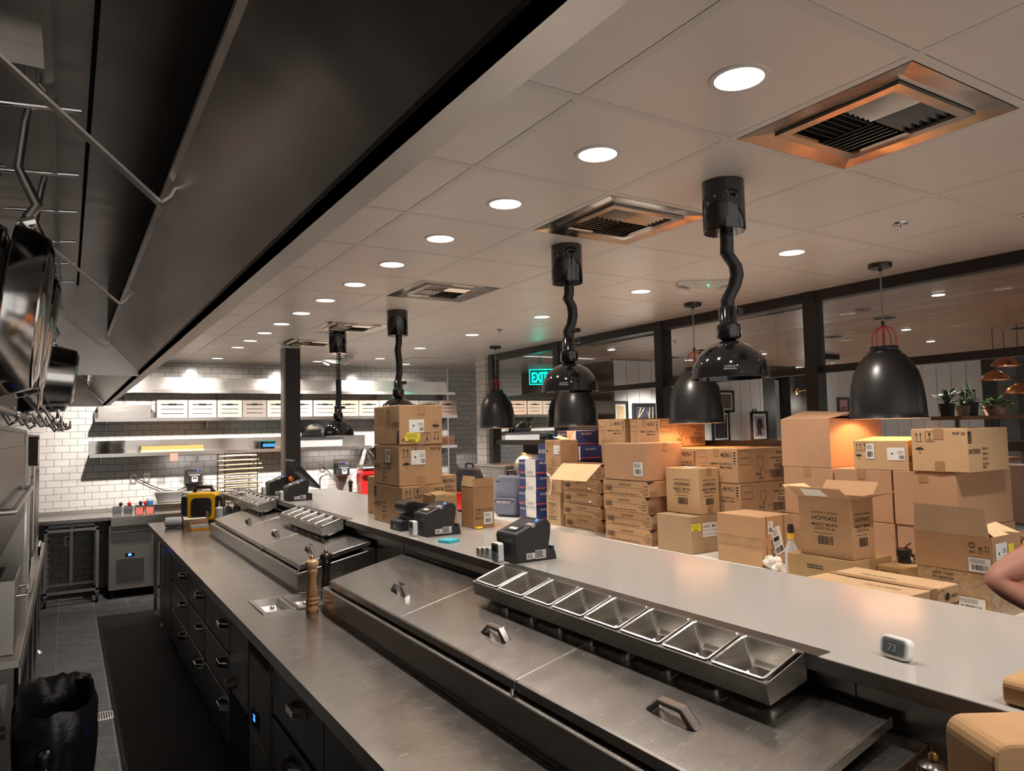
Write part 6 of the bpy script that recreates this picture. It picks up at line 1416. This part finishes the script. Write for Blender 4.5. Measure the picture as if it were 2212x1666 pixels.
# radio, bottles and packs at the far end of the prep counter
t = thing('jobsite_radio', 'yellow and black jobsite radio on the far end of the prep counter', 'radio', (0, 0, 0))
MB().rbox(-.15, .15, -.11, .11, .02, .30, .05, 4, 'y').build('housing', 'yellow_plastic', t, bevel=.02, seg=3); MB().rbox(-.095, .095, -.125, -.105, .06, .25, .04, 4, 'y').build('grille', 'black_plastic', t, bevel=.004); MB().rbox(-.055, .055, -.132, -.124, .11, .225, .015, 3, 'y').build('speaker_panel', 'black_satin', t)
for s in (-1, 1): MB().rbox(s*.16-.03, s*.16+.03, -.12, .12, .0, .27, .025, 3, 'y').build('bumper', 'black_plastic', t, bevel=.01)
MB().tube([(-.09, 0, .29), (-.07, 0, .35), (.07, 0, .35), (.09, 0, .29)], .022, 10).build('carry_handle', 'black_plastic', t, True); MB().tube([(.14, .05, .28), (.15, .05, .33), (.08, .05, .35)], .004, 6).build('antenna', 'chrome', t); MB().box(-.12, .12, -.1, .1, 0, .03).build('foot', 'black_plastic', t)
t.location = (-.03, 6.36, ZC); t.rotation_euler = (0, 0, -.35)
for k, (x, y) in enumerate(((.045, 5.93), (.125, 5.93), (.205, 5.93))): bottle(x, y, ZC, ('plastic_white', 'plastic_white', 'yellow_plastic')[k], ['clear squeeze bottle with white nozzle nearest the radio', 'clear squeeze bottle with white nozzle in the middle of three', 'squeeze bottle with yellow nozzle beside the far cold rail'][k], .215, .036)
t = thing('foil_roll', 'plastic-wrapped paper roll lying at the far end of the prep counter', 'roll', (-.36, 6.12, ZC))
MB().lathe([(.02, 0), (.047, .01), (.05, .05), (.048, .16), (.045, .2), (.015, .21)], (0, 0, 0), 20, M=tr(-.42, 6.08, ZC+.05) @ rot('Y', PI/2) @ rot('X', .25)).build('wrapped_roll', 'pale_plastic', t, True)
t = thing('small_open_box', 'small open carton with raised flaps on the prep counter by the radio', 'box', (-.18, 5.83, ZC))
mb = MB()
for q in ((-.29, -.286, 5.79, 5.90), (-.08, -.076, 5.79, 5.90), (-.286, -.08, 5.79, 5.794), (-.286, -.08, 5.896, 5.90)): mb.box(*q, ZC+.001, ZC+.09)
mb.build('carton_body', 'card', t); flap(t, ((-.29, 5.79, ZC+.09), (-.29, 5.90, ZC+.09), (-.30, 5.90, ZC+.13), (-.30, 5.79, ZC+.13)), 'card_brown'); flap(t, ((-.076, 5.79, ZC+.09), (-.076, 5.90, ZC+.09), (-.075, 5.90, ZC+.15), (-.075, 5.79, ZC+.15)), 'card_brown')
MB().box(-.282, -.084, 5.80, 5.893, ZC+.08, ZC+.094).build('contents', 'white_paper', t); f = Face((-.29, 5.79, ZC), (1, 0, 0), (0, 0, 1), .21, .09); mb = MB(); f.frame(mb, .01, .01, .045, .08, .003); f.bars(mb, .012, .02, .043, .07, 8, 2); f.frame(mb, .055, .03, .09, .08, .002); mb.build('print', 'ink', t)
t = thing('snack_pack', 'amber and clear snack pack lying before the small open carton', 'pack', (-.16, 5.71, ZC)); MB().rbox(-.245, -.085, 5.67, 5.74, ZC+.001, ZC+.022, .01, 3, 'y').build('tray', 'amber', t); MB().rbox(-.243, -.087, 5.672, 5.738, ZC+.022, ZC+.045, .01, 3, 'y').build('film', 'plastic_clear', t)
# at the far end of the bar: slicer, machine, backpacks
t = thing('deli_slicer', 'steel deli slicer with round badge at the far end of the bar', 'slicer', (2.95, 4.95, .90))
MB().lathe([(.001, 0), (.17, 0), (.18, .012), (.17, .03), (.001, .03)], (0, 0, 0), 40, M=tr(2.97, 4.98, 1.335) @ rot('Y', -PI/2) @ rot('X', 0)).build('blade_guard', 'slicer_steel', t, True)
MB().lathe([(.001, 0), (.037, 0), (.037, .004), (.001, .004)], (0, 0, 0), 24, M=tr(2.945, 4.99, 1.44) @ rot('Y', -PI/2)).build('badge', 'exit_letter', t, True); f = Face((2.939, 5.025, 1.432), (0, -1, 0), (0, 0, 1), .07, .02); mb = MB(); f.text(mb, 'BERKEL', .004, 0, .016, .06, .02); mb.build('badge_lettering', 'white_paper', t)
MB().lathe([(.17, 0), (.165, .25), (.12, .34)], (0, 0, 0), 32, M=tr(2.98, 4.95, 1.33) @ rot('X', PI/2)).build('motor_housing', 'steel_matte', t, True); MB().box(2.86, 3.2, 4.68, 5.1, .901, 1.17).build('base', 'slicer_steel', t, bevel=.02); MB().cyl((2.90, 4.96, 1.17), (2.90, 4.96, 1.30), .012).build('guide', 'black_satin', t)
t = thing('counter_machine', 'boxy steel machine with buttons behind the backpacks', 'machine', (2.95, 5.45, .90))
MB().box(2.82, 3.2, 5.12, 5.80, .901, 1.36).build('body', 'slicer_steel', t, bevel=.01); MB().box(2.81, 2.82, 5.14, 5.42, .98, 1.33).build('door', 'aluminium', t); 
for k in range(10): MB().cyl((2.82, 5.5+.05*(k % 5), 1.30-.05*(k//5)), (2.812, 5.5+.05*(k % 5), 1.30-.05*(k//5)), .008, n=8).build('button', 'bulb_white' if False else 'plastic_white', t)
MB().box(2.80, 3.22, 5.10, 5.82, 1.36, 1.375).build('top', 'steel', t)
def backpack(x, y, z, w, d, h, mat, label, rz, extra):
    t = thing('backpack', label, 'backpack', (0, 0, 0))
    mb = MB(); n = 10; rings = []
    for i in range(n+1):
        u = i/n; s = 1-.28*max(0, (u-.62)/.38)**2; wob = .012*math.sin(u*9); ring = []
        for k in range(28):
            a = 2*PI*k/28; c, s_ = math.cos(a), math.sin(a); q = (abs(c)**3.2+abs(s_)**3.2)**(-1/3.2)
            ring.append(mb.bm.verts.new((d/2*q*c*s+wob*(c < 0)-.03*u*u, w/2*q*s_*s*(1-.06*math.sin(u*6)), h*u-(.05*(1-abs(s_)) if i == n else 0)*0)))
        rings.append(ring)
    for A, B in zip(rings, rings[1:]):
        for k in range(28): mb.bm.faces.new((A[k], A[(k+1) % 28], B[(k+1) % 28], B[k]))
    mb.bm.faces.new(rings[0][::-1]); mb.bm.faces.new(rings[-1]); mb.build('pack_body', mat, t, True, bevel=.02)
    MB().rbox(-d/2-.045, -d/2+.02, -w*.38, w*.38, .02, h*.46, .04, 4, 'x').build('front_pocket', extra[0], t, True, bevel=.015)
    MB().tube([(-d/2-.046, -w*.33, h*.40), (-d/2-.048, 0, h*.425), (-d/2-.046, w*.33, h*.40)], .005).build('zipper', 'black_plastic', t)
    MB().tube([(-d*.38, -w*.36, h*.86), (-d*.46, -w*.1, h*.90), (-d*.44, w*.36, h*.86)], .006).build('top_zipper', 'black_plastic', t)
    MB().tube([(.0, -.05, h*.98), (-.01, -.04, h+.045), (-.01, .04, h+.045), (.0, .05, h*.98)], .010).build('grab_handle', 'black_plastic', t, True)
    for s in (-1, 1): MB().tube([(d*.4, s*w*.2, h*.9), (d*.62, s*w*.22, h*.7), (d*.6, s*w*.26, h*.3), (d*.42, s*w*.3, h*.05)], .016).build('shoulder_strap', 'pack_black', t, True)
    MB().rbox(-d*.3, d*.35, -w/2-.012, -w/2+.01, .02, h*.32, .02, 3, 'y').build('side_pocket', 'pack_black', t, bevel=.008)
    if extra[1]:
        f = Face((-d/2-.047, w*.25, h*.34), (0, -1, 0), (0, 0, 1), .2, .04, .001); q = MB(); f.text(q, extra[1], 0, 0, .03, w*.5, .02); q.build('lettering', 'white_paper', t)
    t.location = (x, y, z); t.rotation_euler = (0, 0, rz); return t
backpack(2.62, 4.68, .901, .34, .22, .40, 'pack_grey', 'grey-blue backpack with white lettering standing on the bar', .45, ('pack_grey', 'BAGSUP'))
b = backpack(2.50, 5.35, .901, .30, .24, .46, 'pack_black', 'black backpack with a bright red pocket behind the tall open carton', .5, ('red', ''))
f = Face((-.166, .05, .07), (0, -1, 0), (0, 0, 1), .1, .1, .001); q = MB(); f.poly(q, ((.05, .0), (.09, .045), (.085, .075), (.065, .08), (.05, .06), (.035, .08), (.015, .075), (.01, .045))); q.build('heart_mark', 'white_paper', b)
# ================================================================== dining room beyond the glass
def boards(name, axis, a0, a1, pos, z0, z1, mat='board_white'):
    """vertical boarding: wide boards with a narrow groove between"""
    mb = MB(); w = .235; n = int((a1-a0)/w)
    for k in range(n+1):
        p, q = a0+k*w, min(a0+(k+1)*w-.012, a1)
        if q <= p: continue
        if axis == 'x': mb.box(p, q, pos, pos+.02, z0, z1)
        else: mb.box(pos, pos+.02, p, q, z0, z1)
    if axis == 'x': mb.box(a0, a1, pos+.012, pos+.03, z0, z1)
    else: mb.box(pos+.012, pos+.03, a0, a1, z0, z1)
    return struct(mb, name, mat)
boards('wall_dining_back', 'x', 5.30, 8.42, 6.25, 0, 2.76)
boards('wall_dining_bay', 'x', 9.55, 11.2, 6.25, 0, 2.76)
boards('wall_dining_right', 'y', 4.25, 6.25, 11.2, 0, 2.76)
struct(MB().box(8.42, 9.55, 6.45, 6.5, 0, 2.76), 'wall_dining_recess', 'dark_wall')
struct(MB().box(8.42, 8.75, 6.27, 6.46, 0, 2.76), 'trim_3', 'dark_wall'); boards('wall_dining_curtain', 'x', 8.78, 9.02, 6.40, .0, 2.5)
struct(MB().box(9.04, 9.50, 6.2, 6.46, 0, 2.6), 'trim_4', 'dark_wall')
struct(MB().box(11.2, 11.3, -4.0, 4.24, 0, 2.76), 'wall_dining_dark', 'dark_wall')
struct(MB().box(10.9, 11.19, 3.62, 3.9, 0, 2.76), 'trim_5', 'concrete')
struct(MB().box(5.26, 5.30, 6.25, 8.6, 0, 2.76), 'wall_timber', 'wood_wall')
struct(MB().box(3.36, 4.95, -4.0, 6.25, 2.715, 2.80), 'ceiling_timber', 'wood_ceiling')
mb = MB()
for k in range(62): x = 4.97+k*.1; mb.box(x, x+.07, -4.0, 6.25, 2.72, 2.775)
struct(mb, 'ceiling_slats', 'wood_slat')
struct(MB().box(4.95, 11.3, -4.0, 6.6, 2.95, 3.0), 'ceiling_dark', 'ceiling_gap')
t = thing('slot_diffuser', 'long black linear slot diffuser in the timber ceiling', 'vent', (3.9, 3.5, 2.71)); MB().box(3.86, 3.95, 1.95, 5.0, 2.708, 2.7148).build('frame', 'white_trim', t); mb = MB()
for q in (3.867, 3.895, 3.923): mb.box(q, q+.018, 1.97, 4.98, 2.7065, 2.7082)
mb.build('slots', 'black_cavity', t)
def round_fit(x, y, z, r_, mat, label, cat, group, name='ceiling_speaker'):
    t = thing(name, label, cat, (x, y, z), group); MB().lathe([(r_, 0), (r_*.97, -.006), (r_*.8, -.008)], (x, y, z), 24).build('rim', 'plastic_grey', t, True); MB().lathe([(r_*.8, -.0085), (r_*.8, -.010)], (x, y, z), 24).build('face', mat, t)
DL = [(4.35, 1.3, 'near the screen mullion'), (4.4, 5.2, 'before the dark timber wall'), (6.2, 2.6, 'among the slats beyond the bell pendant'), (7.6, 3.1, 'deeper among the slats'), (6.8, 4.9, 'before the white boarded wall'), (9.0, 4.6, 'near the brass wall light'), (9.2, 2.4, 'far across the dining room'), (5.6, .4, 'close to the shelf of plants'), (7.8, -1.0, 'over the far tables'), (5.8, 5.6, 'washing the boards by the dark pictures')]
for x, y, w in DL:
    z = 2.715 if x < 4.95 else 2.72
    round_fit(x, y, z, .055, 'lamp_glow', 'small dining room downlight %s' % w, 'downlight', 'dining room downlights', 'dining_downlight'); spot('dining_beam', (x, y, z-.03), 130 if x < 5 else 190, 2.1, .8, .04)
for x, y, w in ((5.15, 2.2, 'just behind the pendant cord'), (6.0, 3.3, 'left of the pendant handle'.replace('left of', 'beside')), (7.3, 2.0, 'above the plants')): round_fit(x, y, 2.72, .12, 'pack_black', 'dark round ceiling speaker %s' % w, 'speaker', 'dining ceiling speakers')
for x, y in ((4.5, 2.0), (4.3, 4.1)): round_fit(x, y, 2.715, .07, 'black_satin', 'flat dark disc in the plain timber ceiling %s' % ('near the camera side' if y < 3 else 'beyond the second mullion'), 'cover', 'ceiling discs', 'ceiling_disc')
t = thing('smoke_detector', 'white smoke detector on the slatted ceiling seen between mullions', 'smoke detector', (5.9, 4.6, 2.72)); MB().lathe([(.09, 0), (.09, -.02), (.06, -.05), (.02, -.07)], (5.9, 4.6, 2.72), 20).build('case', 'white_trim', t, True)
t = thing('twin_spot', 'dark twin-head emergency spot on the slatted ceiling', 'emergency light', (7.9, 4.7, 2.72)); MB().box(7.72, 8.08, 4.62, 4.78, 2.65, 2.7195).build('housing', 'leather', t, bevel=.01)
for x in (7.8, 8.0): MB().lathe([(.05, 0), (.05, -.03), (.02, -.05)], (x, 4.66, 2.65), 16).build('lamp_head', 'plastic_clear', t, True)
# exit sign in the corridor
t = thing('exit_sign', 'glowing green exit sign hanging beyond the glass', 'exit sign', (3.95, 6.08, 2.35))
M = tr(3.95, 6.08, 2.43) @ rot('Z', -.62)
MB().box(-.15, .15, -.012, .012, -.10, .10, M).build('panel', 'exit_letter', t); MB().box(-.16, .16, -.035, .035, .10, .16, M).build('housing', 'plastic_grey', t); MB().cyl((3.95, 6.08, 2.59), (3.95, 6.08, 2.69), .012).build('stem', 'plastic_grey', t)
R3 = M.to_3x3(); f = Face(M @ Vector((-.15, -.012, -.10)), R3 @ Vector((1, 0, 0)), (0, 0, 1), .3, .2, .002); mb = MB(); f.text(mb, 'EXIT', .135, .035, .13, .2, .045, align='c'); f.poly(mb, ((.255, .06), (.285, .10), (.255, .14))); f.frame(mb, .006, .006, .294, .194, .008); mb.build('lettering', 'exit_cyan', t)
point('exit_glow', tuple(M @ Vector((0, -.15, .0))), 0.35, .05, (0, 1, .6))
# pictures on the boards
def picture(x0, x1, z0, z1, art, label, mount=.16, y=6.235, fr='black_satin'):
    t = thing('framed_picture', label, 'picture', ((x0+x1)/2, y, z0), 'pictures on the white boards'); w = .035
    mb = MB(); mb.box(x0, x1, y-.02, y+.012, z0, z0+w); mb.box(x0, x1, y-.02, y+.012, z1-w, z1); mb.box(x0, x0+w, y-.02, y+.012, z0+w, z1-w); mb.box(x1-w, x1, y-.02, y+.012, z0+w, z1-w); mb.build('frame', fr, t)
    MB().box(x0+w, x1-w, y-.006, y+.01, z0+w, z1-w).build('mount', 'white_paper', t); m = mount*(x1-x0); MB().box(x0+w+m*.6, x1-w-m*.6, y-.009, y-.006, z0+w+m*.6, z1-w-m*.6).build('print', art, t); return t
picture(5.25, 5.52, 1.70, 2.13, 'photo_tan', 'framed speckled tan print beside the dark timber wall')
t = picture(5.62, 6.04, 1.78, 2.10, 'photo_dark', 'framed dark photograph with pale branches', 0); mb = MB()
for a, b in (((5.68, 1.84), (5.76, 2.04)), ((5.72, 1.9), (5.82, 2.02)), ((5.9, 1.84), (5.93, 2.03)), ((5.95, 1.83), (5.88, 1.98)), ((5.98, 1.84), (5.99, 2.05))): mb.tube([(a[0], 6.224, a[1]), (b[0], 6.224, b[1])], .006, 6)
mb.build('branches', 'photo_tan', t)
picture(6.32, 6.50, 1.72, 2.32, 'photo_pink', 'tall framed pinkish picture half hidden by the mullion')
t = picture(7.36, 7.70, 1.96, 2.30, 'photo_tan', 'framed picture of dark grid lines on a tan ground'); mb = MB()
for k in range(6): mb.box(7.43, 7.63, 6.222, 6.2245, 2.02+k*.04, 2.032+k*.04); mb.box(7.43+k*.036, 7.44+k*.036, 6.222, 6.2245, 2.02, 2.24)
mb.build('grid', 'photo_dark', t)
picture(7.2, 7.58, 1.5, 1.98, 'photo_dark', 'framed dark picture low on the white boards behind the cartons', .1)
t = thing('easel', 'thin dark easel holding the portrait before the boards', 'easel', (7.86, 5.95, 0))
for q in (((7.70, 5.92, 0), (7.84, 5.98, 2.0)), ((8.04, 5.92, 0), (7.90, 5.98, 2.0)), ((7.87, 6.2, 0), (7.87, 6.0, 1.95))): MB().cyl(*q, .013).build('leg', 'wood_dark', t)
t = picture(7.68, 8.06, 1.50, 1.96, 'photo_grey', 'framed portrait of a dark profile with a red dot, on an easel', .18, 5.9); y = 5.888
mb = MB(); mb.prism([(7.80, 1.60), (7.82, 1.66), (7.80, 1.72), (7.81, 1.80), (7.84, 1.84), (7.90, 1.85), (7.93, 1.81), (7.925, 1.77), (7.945, 1.74), (7.93, 1.70), (7.90, 1.69), (7.90, 1.64), (7.92, 1.60)], 'y', y-.001, y+.002); mb.build('profile', 'photo_dark', t); MB().lathe([(.022, 0), (.022, .001)], (0, 0, 0), 16, M=tr(7.955, y, 1.715) @ rot('X', PI/2)).build('red_dot', 'red_ink', t)
t = picture(10.36, 10.68, 1.68, 2.20, 'photo_pink', 'pink framed luggage tag print', .05); f = Face((10.40, 6.224, 1.9), (1, 0, 0), (0, 0, 1), .25, .2, .002); mb = MB(); f.text(mb, 'ATL', .12, .02, .12, .2, .02, align='c'); f.bars(mb, .03, -.17, .22, -.13, 14, 2); mb.build('lettering', 'ink', t)
t = thing('brass_wall_light', 'brass bulkhead wall light with a glowing bulb', 'wall light', (9.27, 6.19, 2.1)); MB().lathe([(.05, 0), (.06, .02), (.03, .04)], (0, 0, 0), 20, M=tr(9.2, 6.2, 2.30) @ rot('X', PI/2)).build('backplate', 'brass', t, True); MB().tube([(9.2, 6.16, 2.30), (9.24, 6.06, 2.31), (9.3, 6.02, 2.28), (9.32, 6.0, 2.2)], .012).build('arm', 'brass', t, True); MB().lathe([(.02, .1), (.03, .06), (.075, .05), (.075, .045), (.035, .04)], (9.32, 6.0, 2.12), 20).build('shade', 'brass', t, True); MB().lathe([(.03, .04), (.034, 0), (.02, -.06), (.005, -.07)], (9.32, 6.0, 2.12), 16).build('bulb', 'bulb_white', t, True)
point('bulkhead_glow', (9.3, 5.93, 2.06), 5.0, .04)
# shelf with plants
t = thing('plant_shelf', 'high timber shelf on black posts carrying potted plants', 'shelf', (6.3, 2.05, 0)); MB().box(5.75, 6.95, 1.88, 2.16, 1.765, 1.80).build('board', 'wood_table', t)
for x in (5.95, 6.75): MB().cyl((x, 2.02, 0), (x, 2.02, 1.765), .02).build('post', 'black_satin', t)
MB().box(5.75, 6.95, 1.90, 2.14, 1.35, 1.38).build('board', 'wood_table', t)
def pot(x, y, z, r_, h, mat, label): 
    t = thing('potted_plant', label, 'plant', (x, y, z), 'plants on the high shelf'); MB().lathe([(r_*.8, 0), (r_, h), (r_*.9, h), (r_*.85, h-.02)], (x, y, z), 20).build('pot', mat, t, True); return t
rr = random.Random(21)
def leafy(t, x, y, z, n, s, spread, trail=0):
    mb = MB()
    for k in range(n):
        a = rr.uniform(0, 2*PI); d = rr.uniform(.2, 1)*spread; c = Vector((x+d*math.cos(a), y+d*math.sin(a), z+rr.uniform(.0, .12)-trail*d)); u = Vector((math.cos(a), math.sin(a), rr.uniform(-.4, .8))).normalized()*s; v = u.cross(Vector((rr.uniform(-.3, .3), rr.uniform(-.3, .3), 1))).normalized()*s*.38
        mb.raw([c-u*.5, c+v, c+u*.6, c-v], [(0, 1, 2, 3)]); mb.tube([(x, y, z-.02), tuple(c)], .0025, 4)
    mb.build('leaves', 'green_leaf', t)
t = pot(5.80, 2.03, 1.80, .07, .12, 'pack_black', 'small leafy plant in a dark pot behind the bell pendant'); leafy(t, 5.80, 2.03, 1.93, 26, .075, .10)
t = pot(6.02, 2.0, 1.80, .065, .10, 'concrete', 'bushy plant in a grey pot beside the snake plant'); leafy(t, 6.02, 2.0, 1.91, 30, .06, .09)
t = pot(6.2, 2.03, 1.80, .085, .13, 'pack_black', 'tall snake plant with upright pointed leaves'); mb = MB()
for k in range(8):
    a = rr.uniform(0, 2*PI); b = Vector((6.2+.04*math.cos(a), 2.03+.04*math.sin(a), 1.92)); h = rr.uniform(.14, .34); l = Vector((rr.uniform(-.25, .25), rr.uniform(-.2, .2), 1))*h; w = Vector((math.sin(a+.8), math.cos(a), 0)).normalized()*.02
    mb.raw([b-w*.7, b+w*.7, b+l*.5+w, b+l, b+l*.5-w], [(0, 1, 2, 4), (4, 2, 3)])
mb.build('leaves', 'green_leaf', t)
t = pot(6.62, 2.0, 1.80, .10, .10, 'terracotta', 'trailing plant in a wide low planter at the end of the shelf'); leafy(t, 6.62, 2.0, 1.90, 70, .06, .2, .25)
for k, (x, z0, h, art) in enumerate(((6.40, 1.801, .26, 'photo_grey'), (6.78, 1.801, .16, 'photo_blue'), (5.9, 1.381, .26, 'photo_blue'), (6.12, 1.381, .30, 'photo_blue'), (6.36, 1.381, .22, 'photo_dark'), (6.56, 1.381, .24, 'photo_blue'))):
    t = thing('standing_frame', ['grey picture standing between plants on the high shelf', 'small blue picture standing behind the trailing plant', 'blue picture on the lower shelf below the bell pendant', 'larger blue picture on the lower shelf', 'dark picture in the middle of the lower shelf', 'blue picture at the end of the lower shelf'][k], 'picture', (x, 2.12, z0), 'pictures on the plant shelf'); MB().box(x-h*.33, x+h*.33, 2.10, 2.115, z0, z0+h).build('frame', 'black_satin', t); MB().box(x-h*.27, x+h*.27, 2.098, 2.1, z0+h*.07, z0+h*.93).build('print', art, t)
# copper pendants and furniture
for k, (x, y, z) in enumerate(((7.0, 2.15, 2.17), (7.35, 2.2, 2.33), (6.95, 1.9, 2.02))):
    t = thing('copper_pendant', ['copper saucer pendant beyond the plant shelf, middle height', 'highest copper saucer pendant beyond the plant shelf', 'lowest copper saucer pendant beyond the plant shelf'][k], 'pendant lamp', (x, y, z), 'copper saucer pendants'); MB().lathe([(.02, .10), (.05, .09), (.11, .05), (.14, 0), (.136, 0), (.10, .045), (.02, .08)], (x, y, z), 28).build('shade', 'copper', t, True); MB().cyl((x, y, z+.1), (x, y, 2.72), .004).build('cord', 'black_satin', t); MB().sphere((x, y, z+.03), .025, 10, 8).build('bulb', 'bulb_warm', t, True)
def dtable(x, y, label, z=.75):
    t = thing('dining_table', label, 'table', (x, y, 0), 'dark timber dining tables'); MB().box(x-.4, x+.4, y-.4, y+.4, z-.035, z).build('tabletop', 'wood_table', t, bevel=.004); MB().cyl((x, y, .03), (x, y, z-.035), .035).build('pedestal', 'black_satin', t); MB().lathe([(.24, 0), (.24, .015), (.05, .03)], (x, y, 0), 24).build('foot', 'black_satin', t)
def chair(x, y, rz, label):
    t = thing('dining_chair', label, 'chair', (0, 0, 0), 'dark padded dining chairs'); MB().rbox(-.22, .22, -.22, .22, .42, .49, .05, 4, 'z').build('seat', 'leather', t, bevel=.02); MB().rbox(-.22, .22, .17, .23, .55, .86, .06, 4, 'y').build('backrest', 'leather', t, bevel=.015)
    for a in (-.19, .19):
        MB().cyl((a, -.19, 0), (a, -.18, .42), .014).build('leg', 'wood_dark', t); MB().cyl((a, .21, 0), (a, .2, .6), .014).build('leg', 'wood_dark', t)
    t.location = (x, y, 0); t.rotation_euler = (0, 0, rz)
dtable(4.95, 1.05, 'dark timber table nearest the cartons'); dtable(6.2, 1.25, 'second dark timber table beyond the cartons'); dtable(7.6, 1.4, 'dark timber table farthest across the room')
chair(4.35, 1.0, PI/2, 'dark padded chair between the cartons and the nearest table'); chair(5.55, 1.1, -PI/2, 'dark padded chair beyond the nearest table'); chair(6.8, 1.2, -PI/2, 'dark padded chair beyond the second table'); chair(5.6, 1.75, PI/2, 'dark padded chair facing the second table')
t = thing('banquette', 'dark banquette with a striped cushion far behind the cartons', 'bench', (8.6, 1.7, 0)); MB().box(8.4, 8.9, .2, 3.2, 0, .45).build('seat', 'leather', t, bevel=.02); MB().box(8.85, 8.97, .2, 3.2, .45, 1.2).build('backrest', 'wood_dark', t, bevel=.02)
tag(MB().rbox(-.06, .06, -.25, .25, 0, .36, .05, 4, 'x', tr(8.74, 2.1, .455) @ rot('Y', .25)).build('striped_cushion', 'cloth_white', bevel=.02), 'pale striped cushion leaning on the dark banquette', 'cushion')
# ================================================================== the person whose elbow reaches into the picture
def person():
    t = None
    def skin(name, pts, edges, radii, mat, parent, sub=2):
        me = bpy.data.meshes.new(name); me.from_pydata([tuple(p) for p in pts], edges, []); o = bpy.data.objects.new(name, me); COL.objects.link(o)
        if parent is not None:
            for v in me.vertices: v.co -= parent.location
            o.parent = parent
        sk = o.modifiers.new('skin', 'SKIN'); sk.use_smooth_shade = True
        for i, r_ in enumerate(radii):
            d = me.skin_vertices[0].data[i]; d.radius = (r_, r_) if not isinstance(r_, tuple) else r_; d.use_root = (i == 0)
        sb = o.modifiers.new('sub', 'SUBSURF'); sb.levels = sub; sb.render_levels = sub
        me.materials.append(MAT[mat]); return o
    root = thing('person', 'person in an orange shirt reaching with bent elbow beside the cartons', 'person', (1.60, -.85, 0))
    P = [(1.60, -.85, .95), (1.58, -.83, 1.12), (1.55, -.80, 1.32), (1.55, -.79, 1.46), (1.54, -.78, 1.53), (1.51, -.75, 1.60),      # 0-5 pelvis .. chin
         (1.52, -.76, 1.70),                                                                                                        # 6 crown
         (1.42, -.63, 1.42), (1.19, -.435, 1.275), (1.31, -.62, 1.16), (1.34, -.68, 1.12),                                        # 7-10 arm into the picture
         (1.69, -.96, 1.42), (1.66, -1.06, 1.16), (1.45, -.98, 1.10), (1.40, -.95, 1.09),                                           # 11-14 other arm
         (1.54, -.77, .88), (1.52, -.74, .48), (1.55, -.74, .09), (1.46, -.66, .04),                                                # 15-18 leg
         (1.67, -.94, .88), (1.66, -.93, .48), (1.69, -.93, .09), (1.60, -.85, .04)]
    E = [(0, 1), (1, 2), (2, 3), (3, 4), (4, 5), (5, 6), (3, 7), (7, 8), (8, 9), (9, 10), (3, 11), (11, 12), (12, 13), (13, 14), (0, 15), (15, 16), (16, 17), (17, 18), (0, 19), (19, 20), (20, 21), (21, 22)]
    Rr = [.135, .125, .14, .085, .05, .082, .07, .062, .043, .036, .028, .062, .043, .034, .028, .088, .058, .04, .035, .088, .058, .04, .035]
    body = skin('body', P, E, Rr, 'skin', root)
    # hands: palm and five separate fingers
    for wr, d in (((1.34, -.68, 1.12), Vector((.35, -.75, -.35)).normalized()), ((1.40, -.95, 1.09), Vector((-.7, .35, -.3)).normalized())):
        s = d.cross(Vector((0, 0, 1))).normalized(); w = Vector(wr)
        for k in range(4):
            b = w+d*.085+s*(.028-.019*k); L = (.068, .078, .074, .058)[k]; skin('finger', [w+d*.03+s*(.018-.012*k), b, b+d*L*.45+Vector((0, 0, -.008)), b+d*L*.8+Vector((0, 0, -.026)), b+d*L*.9+Vector((0, 0, -.04))], [(0, 1), (1, 2), (2, 3), (3, 4)], [.014, .0105, .0095, .0085, .007], 'skin', root)
        skin('thumb', [w+d*.015+s*.02, w+d*.05+s*.045, w+d*.08+s*.052+Vector((0, 0, -.012)), w+d*.10+s*.048+Vector((0, 0, -.025))], [(0, 1), (1, 2), (2, 3)], [.016, .013, .0105, .008], 'skin', root)
        MB().sphere(tuple(w+d*.055), .042, 14, 10, (1, 1, .55)).build('palm', 'skin', root, True)
    skin('shirt', [(1.60, -.85, .86), (1.59, -.84, 1.0), (1.58, -.83, 1.15), (1.55, -.80, 1.32), (1.55, -.79, 1.445), (1.43, -.64, 1.425), (1.325, -.55, 1.36), (1.275, -.507, 1.33), (1.69, -.95, 1.42), (1.675, -1.02, 1.28)], [(0, 1), (1, 2), (2, 3), (3, 4), (4, 5), (5, 6), (6, 7), (4, 8), (8, 9)], [.16, .158, .15, .165, .09, .082, .074, .07, .082, .072], 'orange_shirt', root)
    skin('trousers', [(1.60, -.85, .92), (1.54, -.77, .84), (1.52, -.74, .48), (1.55, -.74, .12), (1.67, -.94, .84), (1.66, -.93, .48), (1.69, -.93, .12)], [(0, 1), (1, 2), (2, 3), (0, 4), (4, 5), (5, 6)], [.15, .10, .072, .06, .10, .072, .06], 'pack_black', root)
    c = Vector((1.515, -.755, 1.655)); mb = MB(); mb.sphere(tuple(c+Vector((.015, -.01, .045))), .105, 18, 12, (1, 1, .85)); mb.build('hair', 'wood_dark', root, True)
    dv = Vector((-.75, .66, 0)); sd = Vector((.66, .75, 0))
    MB().sphere(tuple(c+dv*.10+Vector((0, 0, -.03))), .016, 10, 8, (1, 1, 1.3)).build('nose', 'skin', root, True)
    for s in (-1, 1): MB().sphere(tuple(c+dv*.085+sd*.032*s), .011, 10, 8).build('eye', 'white_paper', root, True); MB().sphere(tuple(c+sd*.09*s+Vector((0, 0, -.02))), .022, 10, 8, (.6, .6, 1.3)).build('ear', 'skin', root, True)
    MB().sphere(tuple(c+dv*.088+Vector((0, 0, -.065))), .014, 10, 8, (1, 1.4, .4)).build('mouth', 'red_ink', root, True)
person()
